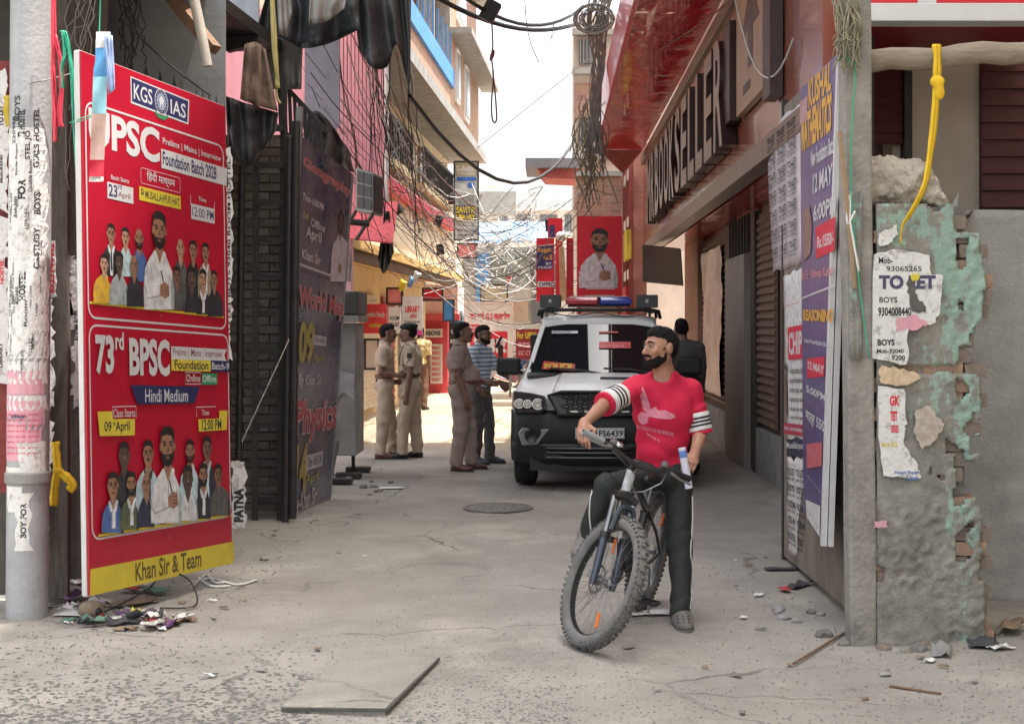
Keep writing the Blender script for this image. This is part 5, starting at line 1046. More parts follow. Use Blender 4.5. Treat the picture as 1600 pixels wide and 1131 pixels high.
# portrait hoarding
REDH = mat('red_hoarding', (.62, .012, .03), .45, .06, 3, .08, 6)
a, b = W(902, 470, 24.5), W(972, 338, 24.5); ph = thing('portrait_hoarding', 'red hoarding with a printed man in a pale shirt above the police car', 'hoarding', (a.x, 24.5, 0))
m_ = MB(); m_.bb(a.x, b.x, 24.5, 24.56, a.z, b.z); m_.obj('face', REDH, ph); P = Panel((a.x, 24.5, a.z), (1, 0, 0), (0, 0, 1), b.x - a.x, b.z - a.z); P.step = .0003
man(P, 937, 358, 394, 905, 965, 450, 'pale', 0, 1, hands=True); P.poly([P.st(914, 461), P.st(961, 461), P.st(961, 466), P.st(914, 466)], mat('tan_strip', (.55, .36, .25), .6)); P.poly([P.st(916, 450.5), P.st(960, 450.5), P.st(960, 452), P.st(916, 452)], WHITEI); P.flush(ph)
for x in (a.x + .04, b.x - .04): m_ = MB(); m_.bar((x, 24.6, 0), (x, 24.6, b.z), .06); m_.obj('post', mat('post_red', (.3, .03, .03), .6), ph)
t, P = sign('office_sign', 'red and violet sign reading office left of the portrait hoarding', 838, 372, 866, 471, 26, REDH, [('R', 838.5, 384, 864, 421, mat('violet_field', (.04, .03, .14), .5)), ("Kagda", 840, 387, 863, 396, YO, .04), ("G.S", 849, 398, 863, 406, YO, .03), ("BY", 853, 410, 862, 414, WHITEI, .02), ("PIRADIP", 841, 416, 863, 420, WHITEI, .02), ('R', 840, 440, 865.5, 448.5, WS), ("OFFIC", 842, 441, 865, 447.5, NAVY, .04)], posts=0)
t, P = sign('red_frame_board', 'empty red frame board between the office sign and the portrait hoarding', 868, 341, 879, 471, 25.4, REDH)
t, P = sign('red_strip_board', 'narrow red board right beside the portrait hoarding', 885, 372, 896, 470, 25.0, mat('deep_red_board', (.40, .01, .02), .5))
t, P = sign('red_top_board', 'small red and violet board above the office sign', 856, 341, 868, 371, 25.8, REDH, [('R', 858, 352, 867, 371, MATS['violet_field'])])
m_ = MB(); q = [W(875, 470, 25.2), W(887, 470, 25.2), W(881, 385, 25.2), W(873, 385, 25.2)]; m_.prism(q, (0, .1, 0)); tag(m_.obj('rolled_banner', mat('tan_roll', (.55, .38, .22), .7, .25, 12)), 'tan rolled banner leaning between the red boards', 'banner')
m_ = MB(); m_.lathe([(.001, 0), (.07, 0), (.085, .03), (.06, .1), (.001, .11)], W(876, 370, 25), (0, -1, 0), 14); tag(m_.obj('spot_lamp', WHITEP, smooth=True), 'round white spot lamp above the rolled banner', 'lamp')
# closing mass behind the left end so that the street does not look empty
lb = thing('far_left_house', 'cream house at the far left end of the sunlit street', 'house', (-5, 41, 0)); m_ = MB(); m_.bb(-8, -2.75, 40.2, 46, 0, 5.2); m_.obj('wall', CREAM, lb)
for x in (-3.9, -3.2): m_ = MB(); m_.bb(x, x + .4, 40.15, 40.2, 3.4, 4.4); m_.obj('window', mat('dark_pane', (.1, .1, .1)), lb)
# ================================================================== people: one continuous body each (distance field -> surface net)
def arr(p): return np.array(p, dtype=np.float32)
class SDF:
    def __init__(s): s.p = []
    def cone(s, a, b, ra, rb, k=.02, flat=False, sub=False): s.p.append(('c', arr(a), arr(b), ra, rb, k, flat, sub)); return s
    def chain(s, pts, rs, k=.02):
        for i in range(len(pts) - 1): s.cone(pts[i], pts[i + 1], rs[i], rs[i + 1], k)
        return s
    def ell(s, c, r, rot=None, k=.02, sub=False): s.p.append(('e', arr(c), arr(r), None if rot is None else np.array(rot, dtype=np.float32), k, False, sub)); return s
    def grow(s, g):
        t = SDF()
        for q in s.p:
            if q[0] == 'c': t.p.append(('c', q[1], q[2], q[3] + g, q[4] + g, *q[5:]))
            else: t.p.append(('e', q[1], q[2] + g, *q[3:]))
        return t
    def mesh(s, h, clips=(), wr=0.0, freq=30, seed=1, carve=(), folds=()):
        lo = np.full(3, 1e9, np.float32); hi = -lo; bbs = []
        for q in s.p:
            if q[0] == 'c': r = max(q[3], q[4]); l = np.minimum(q[1], q[2]) - r; u = np.maximum(q[1], q[2]) + r
            else: r = q[2].max(); l = q[1] - r; u = q[1] + r
            bbs.append((l, u))
            if not q[-1]: lo = np.minimum(lo, l); hi = np.maximum(hi, u)
        lo -= 3 * h + wr; hi += 3 * h + wr; dims = np.ceil((hi - lo) / h).astype(int) + 1
        f = np.full(dims, 1.0, np.float32); ax = [lo[i] + h * np.arange(dims[i], dtype=np.float32) for i in range(3)]
        for q, (l, u) in zip(s.p, bbs):
            k = q[5] if q[0] == 'c' else q[4]; m = k + 3 * h + wr
            i0 = np.clip(((l - m - lo) / h).astype(int), 0, dims); i1 = np.clip(((u + m - lo) / h).astype(int) + 2, 0, dims)
            if np.any(i1 <= i0): continue
            X = ax[0][i0[0]:i1[0], None, None]; Y = ax[1][None, i0[1]:i1[1], None]; Z = ax[2][None, None, i0[2]:i1[2]]
            if q[0] == 'c':
                a, b, ra, rb, k, flat, sub = q[1:]; d = b - a; L2 = float(d @ d) + 1e-12
                tt = ((X - a[0]) * d[0] + (Y - a[1]) * d[1] + (Z - a[2]) * d[2]) / L2; t = np.clip(tt, 0, 1)
                g = np.sqrt((X - a[0] - t * d[0]) ** 2 + (Y - a[1] - t * d[1]) ** 2 + (Z - a[2] - t * d[2]) ** 2) - (ra + (rb - ra) * t)
                if flat: g = np.maximum(g, (tt - 1) * math.sqrt(L2))
            else:
                c, r, rot, k, _, sub = q[1:]; x, y, z = X - c[0], Y - c[1], Z - c[2]
                if rot is not None: x, y, z = (rot[0, 0] * x + rot[1, 0] * y + rot[2, 0] * z, rot[0, 1] * x + rot[1, 1] * y + rot[2, 1] * z, rot[0, 2] * x + rot[1, 2] * y + rot[2, 2] * z)
                k0 = np.sqrt((x / r[0]) ** 2 + (y / r[1]) ** 2 + (z / r[2]) ** 2); k1 = np.sqrt((x / r[0] ** 2) ** 2 + (y / r[1] ** 2) ** 2 + (z / r[2] ** 2) ** 2) + 1e-6
                g = k0 * (k0 - 1) / k1
            v = f[i0[0]:i1[0], i0[1]:i1[1], i0[2]:i1[2]]
            if sub: g = -g; hh = np.maximum(k - np.abs(v - g), 0) / k; v[...] = np.maximum(v, g) + hh * hh * k * .25
            else: hh = np.maximum(k - np.abs(v - g), 0) / k; v[...] = np.minimum(v, g) - hh * hh * k * .25
        X, Y, Z = ax[0][:, None, None], ax[1][None, :, None], ax[2][None, None, :]
        if wr:
            rg = np.random.RandomState(seed); dsp = np.zeros(dims, np.float32)
            for i in range(7):
                kv = rg.normal(size=3); kv *= freq * rg.uniform(.5, 1.6) / np.linalg.norm(kv); dsp += np.sin(kv[0] * X + kv[1] * Y + kv[2] * Z + rg.uniform(0, 6) + 1.3 * np.sin(kv[1] * X * .4 - kv[2] * Y * .5 + kv[0] * Z * .4))
            f += wr * dsp / 3.0
        for c0, dv, fq, am, rd in folds:      # creases: (centre, across direction, frequency, depth, reach)
            dv = V(dv).normalized() * fq; q = dv[0] * X + dv[1] * Y + dv[2] * Z; f += am * np.sin(q + 1.2 * np.sin(q * .37 + X * 23 - Z * 9 + Y * 17)) * np.exp(-((X - c0[0]) ** 2 + (Y - c0[1]) ** 2 + (Z - c0[2]) ** 2) / rd ** 2)
        for p0, n in clips: f = np.maximum(f, (X - p0[0]) * n[0] + (Y - p0[1]) * n[1] + (Z - p0[2]) * n[2])
        pl = lambda p0, n: (X - p0[0]) * n[0] + (Y - p0[1]) * n[1] + (Z - p0[2]) * n[2]
        for a, b in carve: f = np.maximum(f, np.minimum(pl(*a), pl(*b)) + ((.0025 * dsp) if wr else 0))
        return surface(f, lo, h)
def surface(f, lo, h):
    s = f < 0; c = np.zeros(np.array(s.shape) - 1, np.uint8)
    for i in (0, 1):
        for j in (0, 1):
            for k in (0, 1): c += s[i:s.shape[0] - 1 + i, j:s.shape[1] - 1 + j, k:s.shape[2] - 1 + k]
    mixed = (c > 0) & (c < 8); ids = np.argwhere(mixed); idx = np.full(mixed.shape, -1, np.int32); idx[mixed] = np.arange(len(ids))
    acc = np.zeros((len(ids), 3)); cnt = np.zeros(len(ids)); co = [(i, j, k) for i in (0, 1) for j in (0, 1) for k in (0, 1)]
    fv = {o: f[ids[:, 0] + o[0], ids[:, 1] + o[1], ids[:, 2] + o[2]] for o in co}
    for o in co:
        for axn in range(3):
            if o[axn] == 0:
                e = list(o); e[axn] = 1; e = tuple(e); a, b = fv[o], fv[e]; m = (a < 0) != (b < 0); t = np.where(m, a / np.where(m, a - b, 1), 0)
                p = np.array(o, float)[None, :].repeat(len(ids), 0); p[:, axn] += t; acc += p * m[:, None]; cnt += m
    vs = lo + h * (ids + acc / cnt[:, None]); faces = []
    for axn in range(3):
        sl0 = [slice(1, -1)] * 3; sl0[axn] = slice(0, -1); sl1 = list(sl0); sl1[axn] = slice(1, None)
        a, b = s[tuple(sl0)], s[tuple(sl1)]; w_ = np.argwhere(a != b); 
        if len(w_) == 0: continue
        off = np.array([1, 1, 1]); off[axn] = 0; w2 = w_ + off; u, v = [x for x in range(3) if x != axn]
        du = np.zeros(3, int); du[u] = 1; dv = np.zeros(3, int); dv[v] = 1
        g = lambda q: idx[q[:, 0], q[:, 1], q[:, 2]]
        q = np.stack([g(w2 - du - dv), g(w2 - dv), g(w2), g(w2 - du)], 1); fl = a[tuple(w_.T)]
        if axn == 1: fl = ~fl
        q[~fl] = q[~fl][:, ::-1]; faces.append(q)
    return vs, np.concatenate(faces)
def np_obj(name, vf, m, parent=None):
    vs, fs = vf; me = bpy.data.meshes.new(name); me.vertices.add(len(vs)); me.vertices.foreach_set('co', np.asarray(vs, np.float32).ravel())
    me.loops.add(fs.size); me.loops.foreach_set('vertex_index', fs.ravel().astype(np.int32)); me.polygons.add(len(fs)); me.polygons.foreach_set('loop_start', np.arange(0, fs.size, 4, dtype=np.int32)); me.polygons.foreach_set('loop_total', np.full(len(fs), 4, np.int32))
    me.update(); me.validate(); me.polygons.foreach_set('use_smooth', [True] * len(fs)); me.materials.append(m); o = bpy.data.objects.new(name, me); COL.objects.link(o)
    if parent is not None: adopt(o, parent)
    return o
def frame(f, up=V((0, 0, 1))):
    f = V(f).normalized(); r = f.cross(up).normalized(); u = r.cross(f).normalized(); return r, f, u     # right, forward, up
def rotm(r, f, u): return [[r.x, f.x, u.x], [r.y, f.y, u.y], [r.z, f.z, u.z]]
def skin_mat(nm, c): return mat(nm, c, .5, .14, 14, .12, 120, spec=.4)
HAIR = mat('black_hair', (.008, .0065, .006), .75, .5, 90, 1, 240, spec=.25)
LIPS = mat('lips', (.20, .085, .07), .55, .1); EYEW = mat('eye_white', (.30, .27, .25), .4, 0); EYED = mat('eye_dark', (.012, .008, .006), .2, 0)

def hand(S, wr, hd, pn, side, sc=1.0, curl=.5, spread=0, thumb=.6, curls=None):
    """palm + five fingers; hd towards the fingers, pn out of the palm, side towards the thumb"""
    hd, pn = V(hd).normalized(), V(pn).normalized(); sd = hd.cross(pn).normalized()
    if sd.dot(V(side)) < 0: sd = -sd
    pn = pn * 1.0; wr = V(wr); R3 = rotm(sd, hd, pn)
    S.ell(wr + hd * .045 * sc, (.041 * sc, .052 * sc, .016 * sc), R3, .012); S.cone(wr - hd * .01, wr + hd * .03 * sc, .027 * sc, .027 * sc, .02)
    for i, (o, ln) in enumerate(((.030, .92), (.010, 1.0), (-.010, .95), (-.029, .76))):
        cu = (curls[i] if curls else curl); p = wr + hd * (.084 if i != 3 else .078) * sc + sd * o * sc; d = (hd + sd * o * spread * 8).normalized(); r = .0098 * sc * (.9 if i == 3 else 1)
        for L, q in ((.043, .9), (.027, 1.15), (.022, .8)):
            a = cu * q; ax_ = sd; d = (d * math.cos(a) + pn * math.sin(a)).normalized() if L == .043 else (Matrix.Rotation(a if sd.cross(hd).dot(pn) > 0 else -a, 3, sd) @ d).normalized()
            e = p + d * L * ln * sc; S.cone(p, e, r, r * .9, .004); p = e; r *= .9
    p = wr + hd * .028 * sc + sd * .034 * sc; d = (hd * .75 + sd * .75 + pn * .15).normalized(); e = p + d * .038 * sc; S.cone(p, e, .0135 * sc, .011 * sc, .01); d2 = (hd * .95 + sd * (.45 - thumb) + pn * thumb * .6).normalized(); S.cone(e, e + d2 * .030 * sc, .011 * sc, .0085 * sc, .004)

def head(S, c, f, up, sc=1.0, nose=1.0):
    r, f, u = frame(f, up); R3 = rotm(r, f, u); P = lambda x, y, z: V(c) + r * x * sc + f * y * sc + u * z * sc
    S.ell(P(0, -.012, .030), (.074 * sc, .096 * sc, .086 * sc), R3, .02); S.ell(P(0, .022, -.030), (.060 * sc, .072 * sc, .084 * sc), R3, .03); S.ell(P(0, .062, -.092), (.030 * sc, .026 * sc, .022 * sc), R3, .03)
    for s in (-1, 1):
        S.cone(P(s * .054, -.005, -.06), P(s * .022, .065, -.095), .016 * sc, .016 * sc, .025); S.ell(P(s * .042, .068, -.022), (.022 * sc, .02 * sc, .02 * sc), R3, .02)
        S.ell(P(s * .078, -.012, -.004), (.010 * sc, .021 * sc, .034 * sc), R3, .006)
    S.cone(P(0, .086, .016), P(0, .112, -.030), .008 * sc, .0135 * sc * nose, .012)
    for s in (-1, 1): S.ell(P(s * .012, .101, -.034), (.009 * sc, .010 * sc, .008 * sc), R3, .006)
    S.ell(P(0, .084, .026), (.050 * sc, .014 * sc, .010 * sc), R3, .015)
    for s in (-1, 1): S.ell(P(s * .032, .104, .006), (.017 * sc, .016 * sc, .011 * sc), R3, .012, sub=True)
    S.ell(P(0, .088, -.060), (.024 * sc, .011 * sc, .010 * sc), R3, .008)
    return P, R3
def face_parts(P, R3, sc, body, hair=True, beard=False, moust=True, h=.006, cap=False, fine=False, hairline=.070, fade=0):
    r = V([R3[i][0] for i in range(3)]); f = V([R3[i][1] for i in range(3)]); u = V([R3[i][2] for i in range(3)])
    if hair:
        S = SDF(); S.ell(P(0, -.014, .029), (.0800 * sc, .1025 * sc, .0915 * sc), R3, .02); S.ell(P(0, .024, .086), (.056 * sc, .055 * sc, .032 * sc), R3, .03); S.ell(P(0, -.045, -.005), (.064 * sc, .066 * sc, .065 * sc), R3, .02)
        for s in (-1, 1): S.ell(P(s * .078, -.010, -.006), (.016 * sc, .028 * sc, .040 * sc), R3, .004, sub=True)
        np_obj('hair', S.mesh(h, [(P(0, 0, -.078), -u), (P(0, .1, hairline - .012), (f * .8 - u * .6).normalized())], wr=.0026, freq=190, seed=4, carve=[((P(0, .08, hairline - .006), (f * .28 - u * .96).normalized()), (P(0, .016, 0), (f * .95 + u * .3).normalized())), ((P(0, 0, -.028), -u), (P(0, -.022, 0), f))]), HAIR, body)
    if beard:
        S = SDF(); S.ell(P(0, .022, -.030), (.0617 * sc, .0737 * sc, .0855 * sc), R3, .02); S.ell(P(0, .062, -.093), (.032 * sc, .028 * sc, .026 * sc), R3, .03)
        for s in (-1, 1): S.cone(P(s * .058, -.005, -.055), P(s * .024, .066, -.098), .0172 * sc, .0172 * sc, .025); S.cone(P(s * .03, .085, -.055), P(s * .028, .078, -.085), .008 * sc, .008 * sc, .01)
        S.ell(P(0, .099, -.062), (.017 * sc, .014 * sc, .007 * sc), R3, .006, sub=True)
        np_obj('beard', S.mesh(h, [(P(0, 0, .006), u), (P(0, .0, 0), -f)], wr=.0014, freq=170, seed=2, carve=[((P(0, .02, -.040), (u * .93 + f * .36).normalized()), (P(0, .017, 0), f))]), HAIR, body)
    if moust:
        S = SDF()
        for s in (-1, 1): S.cone(P(0, .098, -.044), P(s * .03, .086, -.054), .009 * sc, .006 * sc, .006)
        np_obj('moustache', S.mesh(min(h, .005)), HAIR, body)
    for s in (-1, 1):
        m_ = MB(); m_.tube([P(s * .012, .099, .028), P(s * .032, .096, .034), P(s * .052, .080, .028)], [.004 * sc, .0055 * sc, .003 * sc], 6); m_.obj('eyebrow', HAIR, body, smooth='all')
        m_ = MB(); m_.ell(P(s * .032, .085, .007), (.0125 * sc, .0115 * sc, .0065 * sc), Matrix(R3), 10, 6); e = m_.obj('eye', EYEW, body, smooth='all')
        m_ = MB(); m_.ell(P(s * .032, .0925, .007), (.0075 * sc, .0055 * sc, .0062 * sc), Matrix(R3), 8, 5); m_.obj('iris', EYED, e, smooth='all')
    m_ = MB(); m_.ell(P(0, .0965, -.061), (.021 * sc, .006 * sc, .0065 * sc), Matrix(R3), 10, 5); m_.obj('lips', LIPS, body, smooth='all')

def torso(S, pel, chest, bf, w=1.0, dp=1.0, belly=0.0, k=.05):
    pel, chest = V(pel), V(chest); u = (chest - pel).normalized(); r, f, u2 = frame(bf, u); R3 = rotm(r, f, u2); L = (chest - pel).length; A = lambda t, o=0: pel + u * L * t + f * o
    S.ell(A(.02, -.008), (.168 * w, .115 * dp, .13), R3, k); S.ell(A(.40, .0), (.152 * w, .108 * dp, .17), R3, k); S.ell(A(.80, -.004), (.182 * w, .118 * dp, .17), R3, k); S.ell(A(1.02, -.01), (.165 * w, .085 * dp, .075), R3, k)
    if belly: S.ell(A(.30, .06 + belly * .5), (.155 * w, .10 + belly * .4, .155), R3, .06)
    return r, f, u2
def shoe(nm, an, f, body, m, ground=0.0, ln=.27, wd=.046, h=.007, up=V((0, 0, 1)), hgt=.05, sole=None):
    f = V((f[0], f[1], 0)).normalized() if up.z > .99 else V(f).normalized(); r, f, u = frame(f, up); a = V(an); b = V((a.x, a.y, ground)); S = SDF(); R3 = rotm(r, f, u)
    S.ell(b + f * ln * .33 + u * .030, (wd, ln * .40, .036), R3, .03); S.ell(b + f * -.01 + u * .045, (wd * .86, .062, .050), R3, .03); S.cone(b + u * hgt, a + u * .03, wd * .9, wd * .85, .03); S.ell(b + f * ln * .15 + u * .05, (wd * .85, .08, .04), R3, .03)
    o = np_obj(nm, S.mesh(h, [(b, -u)]), m, body)
    m_ = MB(); ring = []
    for z in (0.001, .016):
        ring.append([b + f * (ln * .25 + (ln * .53) * math.sin(t)) + r * (wd * 1.06 * math.cos(t) * (1 if math.sin(t) > 0 else .88)) + u * z for t in [2 * math.pi * i / 20 for i in range(20)]])
    m_.loft(ring); m_.obj('sole', sole or mat('dark_sole', (.03, .025, .022), .8), o); return o

def person(name, lab, J, spec, group=None):
    """J: world joints; spec: looks"""
    sc = spec.get('sc', 1.0); h = spec.get('h', .010); g = spec.get('ground', 0.0)
    root = thing(name, lab, 'person', (J['pel'][0], J['pel'][1], g), group)
    S = SDF(); w = spec.get('w', 1.0); dp = spec.get('dp', 1.0); belly = spec.get('belly', 0)
    bf = V(spec['bf']); torso(S, J['pel'], J['chest'], bf, w * .91, dp * .88, belly * .9)
    f = V(spec['hf']); P, R3 = head(S, V(J['head']), f, V(spec.get('hup', (0, 0, 1))), sc)
    S.cone(P(0, -.018, -.07), V(J['neck']), .051 * sc, .056 * sc, .03); S.cone(V(J['neck']), V(J['chest']), .06, .10, .05)
    arms = spec.get('armr', 1.0) * sc; legs = spec.get('legr', 1.0) * sc
    for s in 'RL':
        sh, el, wr = V(J['sh' + s]), V(J['el' + s]), V(J['wr' + s]); S.cone(V(J['chest']).lerp(sh, .5), sh, .055 * w, .048 * arms, .04); S.cone(V(J['neck']) - Z * .02, sh, .045, .044 * arms, .03); S.cone(sh, el, .046 * arms, .040 * arms, .02); m_ = el.lerp(wr, .3); S.cone(el, m_, .040 * arms, .040 * arms, .015); S.cone(m_, wr, .040 * arms, .027 * arms, .015)
        hd = J['hd' + s]; hand(S, wr, hd[0], hd[1], hd[2], sc * spec.get('hands', 1.0), **(hd[3] if len(hd) > 3 else {}))
        hp, kn, an = V(J['hp' + s]), V(J['kn' + s]), V(J['an' + s]); S.cone(hp, kn, .080 * legs, .052 * legs, .04); S.cone(kn, kn.lerp(an, .35), .052 * legs, .053 * legs, .02); S.cone(kn.lerp(an, .35), an, .053 * legs, .036 * legs, .02)
    body = np_obj('body', S.mesh(spec.get('hb', h)), spec['skin'], root)
    face_parts(P, R3, sc, root, beard=spec.get('beard', False), moust=spec.get('moust', True), h=spec.get('hh', h * .7), hair=spec.get('hair', True), hairline=spec.get('hairline', .07))
    # trousers
    S = SDF(); r, f2, u2 = frame(bf, (V(J['chest']) - V(J['pel']))); pel = V(J['pel']); lr = spec.get('trw', 1.0)
    S.ell(pel + u2 * .0 - f2 * .005, (.180 * w, .128 * dp, .13), rotm(r, f2, u2), .05)
    if belly: S.ell(pel + u2 * .06 + f2 * .05, (.165 * w, .13 + belly * .2, .10), rotm(r, f2, u2), .05)
    for s in 'RL':
        hp, kn, an = V(J['hp' + s]), V(J['kn' + s]), V(J['an' + s]); S.cone(hp, kn, .098 * legs * lr, .078 * legs * lr, .05); S.cone(kn, an + (an - kn).normalized() * .02, .078 * legs * lr, .066 * legs * lr * spec.get('cuff', 1.0), .03, flat=True)
    tr = np_obj('trousers', S.mesh(h, [(pel + u2 * .115, u2)], wr=spec.get('wr', .0075), freq=32, seed=spec.get('seed', 1), folds=[(V(J[a + s]), (.75 if s == 'R' else -.75, .3, 1), 62, am, rd) for s in 'RL' for a, am, rd in (('kn', .0045, .15), ('an', .006, .14), ('hp', .005, .12))]), spec['trousers'], root)
    # shirt
    S = SDF(); torso(S, J['pel'], J['chest'], bf, w * 1.05, dp * 1.10, belly * 1.08)
    for s in 'RL':
        sh, el = V(J['sh' + s]), V(J['el' + s]); S.cone(V(J['chest']).lerp(sh, .45), sh, .075 * w, .066 * arms, .05); S.cone(V(J['neck']) - Z * .022, sh, .055, .060 * arms, .03); sl = spec.get('sleeve', .75)
        if sl <= 1: S.cone(sh, sh.lerp(el, sl), .066 * arms, .064 * arms * spec.get('slw', 1.0), .03, flat=True)
        else: S.cone(sh, el, .066 * arms, .056 * arms, .03); S.cone(el, el.lerp(V(J['wr' + s]), sl - 1), .056 * arms, .05 * arms, .02, flat=True)
    S.cone(V(J['chest']), V(J['neck']) + (V(J['neck']) - V(J['chest'])).normalized() * .012, .09, .072 * sc, .04, flat=True)
    if spec.get('scoop'): S.ell(V(J['neck']) + f2 * .085 + u2 * .005, (.066, .062, .052), rotm(r, f2, u2), .008, sub=True); S.cone(V(J['neck']) - u2 * .01, V(J['neck']) + u2 * .12, .060, .066, .008, sub=True)
    hem = spec.get('hem', .0); pf = np_obj('shirt', S.mesh(spec.get('hs', h), [(pel + u2 * hem, -u2)], wr=spec.get('wrs', .0085), freq=spec.get('frs', 28), seed=spec.get('seed', 1) + 5, folds=[(pel + u2 * .12, (.3, .3, 1), 70, .008, .17)] + [(V(J['sh' + s]).lerp(pel, .3), r * (.8 if s == 'R' else -.8) + u2, 60, .006, .13) for s in 'RL'] + [(V(J['sh' + s]).lerp(V(J['el' + s]), .45), V(J['el' + s]) - V(J['sh' + s]), 85, .006, .09) for s in 'RL']), spec['shirt'], root)
    if spec.get('belt'):
        S = SDF(); torso(S, J['pel'], J['chest'], bf, w * 1.08, dp * 1.14, belly * 1.1, k=.05); bz = spec.get('beltz', .10)
        b_ = np_obj('belt', S.mesh(h * .8, [(pel + u2 * (bz + .024), u2), (pel + u2 * (bz - .024), -u2)]), spec['belt'], root)
    if spec.get('collar'):
        nk = V(J['neck']); ax_ = (V(J['head']) - nk).normalized(); m_ = MB(); m_.tube([nk - ax_ * .012, nk + ax_ * .035], [.086 * sc, .072 * sc], 16, caps=False); o = m_.obj('collar', spec['shirt'], root, smooth='all'); md = o.modifiers.new('t', 'SOLIDIFY'); md.thickness = .008
    if spec.get('shoes'):
        for s in 'RL': shoe('shoe', V(J['an' + s]), J.get('toe' + s, spec['bf']), root, spec['shoes'], g)
    return root, P, R3, pf
Z = V((0, 0, 1))
KHAKI = mat('khaki_cloth', (.44, .345, .262), .85, .12, 8, .3, 140); KHAKI2 = mat('brown_khaki_cloth', (.29, .222, .188), .85, .12, 8, .3, 140)
BELT = mat('brown_leather', (.12, .035, .025), .4, .1); BLKL = mat('black_leather', (.012, .012, .013), .35, 0); BRSH = mat('brown_shoe', (.09, .028, .02), .35, .15)
SKD = skin_mat('dark_skin', (.185, .098, .068)); SKM = skin_mat('brown_skin', (.30, .165, .11))
Z = V((0, 0, 1))
def side_joints(px, py0, d, fx, hgt, arms, lean=0.0, belly=0.0, feet=((-.06, .05), (.10, -.06)), fy=0.0):
    """A standing figure facing mostly along +-X; px: photo column of the feet, py0: photo row of the soles."""
    b = G(px, py0); f = V((fx, fy, 0)).normalized(); r = f.cross(Z); s = hgt / 1.74; Q = lambda a, l, z: b + f * a * s + r * l * s + Z * z * s
    J = dict(pel=Q(0 + lean * .5, 0, .96), chest=Q(.0 + lean, 0, 1.36), neck=Q(.005 + lean, 0, 1.475), head=Q(.045 + lean * 1.1, 0, 1.615))
    for nm, l, (fa, fl) in (('R', .19, feet[0]), ('L', -.19, feet[1])):
        J['sh' + nm] = Q(-.01 + lean, l, 1.40); J['hp' + nm] = Q(lean * .5, l * .5, .90); J['kn' + nm] = Q(fa * .55 + .02, l * .52 + fl * .3, .50); J['an' + nm] = Q(fa, l * .52 + fl * .3, .085); J['toe' + nm] = f + r * (.15 if nm == 'R' else -.15)
        e, w_, hd, pn, tm = arms[nm][:5]; J['el' + nm] = Q(*e); J['wr' + nm] = Q(*w_); vec = lambda a: (f * a[0] + r * a[1] + Z * a[2]); J['hd' + nm] = (vec(hd), vec(pn), vec(tm), arms[nm][5] if len(arms[nm]) > 5 else {})
    return J, f, r, Q
down = lambda l, a=0.0: ((-.02 + a, l, 1.10), (.06 + a, l, .86), (.15, 0, -1), (0, -1 if l > 0 else 1, 0), (1, 0, 0), dict(curl=.45))
# two constables talking
A1 = dict(R=((-.05, .22, 1.11), (.17, .20, 1.07), (1, -.1, .05), (0, -1, -.2), (0, 0, 1), dict(curl=.6)), L=((.0, -.22, 1.11), (.2, -.16, 1.06), (1, .1, .0), (0, 1, 0), (0, 0, 1)))
J, f, r, Q = side_joints(601, 716, 0, 1, 1.74, A1, fy=.12)
p, P, R3, _ = person('person', 'bareheaded constable in khaki facing right with bent forearms, beside the capped constable', J, dict(bf=f, hf=V((1, .1, 0)), skin=SKD, shirt=KHAKI, trousers=KHAKI, belt=BELT, shoes=BRSH, sleeve=.72, hem=.11, collar=1, seed=2, trw=1.05, slw=1.1))
m_ = MB(); m_.box(Q(-.1, .06, 1.0), (.02, .06, .05)); m_.obj('belt_pouch', BELT, p)
A2 = dict(L=((-.03, -.235, 1.10), (.01, -.245, .84), (.12, 0, -1), (0, 1, 0), (1, 0, 0), dict(curl=.5)), R=((.02, .2, 1.1), (.14, .12, .98), (.8, -.6, 0), (0, -1, 0), (0, 0, 1)))
J, f, r, Q = side_joints(643, 716, 0, -1, 1.74, A2, fy=.12)
p, P, R3, _ = person('person', 'constable in khaki and black beret facing left with a black belt', J, dict(bf=f, hf=V((-1, .05, 0)), skin=SKD, shirt=mat('khaki_light', (.47, .38, .30), .85, .12, 8, .3, 140), trousers=KHAKI, belt=BLKL, beltz=.12, shoes=BLKL, sleeve=.72, hem=.12, collar=1, seed=3, trw=1.08, slw=1.1))
S = SDF(); S.ell(P(0, -.005, .075), (.088, .115, .045), R3, .02); S.ell(P(-.02, -.03, .10), (.085, .10, .03), R3, .03); np_obj('beret', S.mesh(.007), mat('black_green_felt', (.012, .018, .015), .9), p)
m_ = MB(); c0 = V(J['shL']); m_.tube([c0 + V((-.06, -.07, .06)), c0 + V((-.11, -.07, -.06)), c0 + V((-.12, -.06, -.18)), c0 + V((-.03, -.09, -.2)), c0 + V((.02, -.085, -.08))], .008, 6); m_.obj('lanyard', BLACK, p, smooth=True)
m_ = MB(); m_.box(c0 + V((.01, -.078, -.07)), (.06, .012, .06)); m_.obj('arm_badge', mat('badge', (.05, .02, .02), .5), p)
m_ = MB(); m_.box(c0 + V((-.02, -.0, .075)), (.06, .10, .012)); m_.obj('shoulder_strap', KHAKI, p)
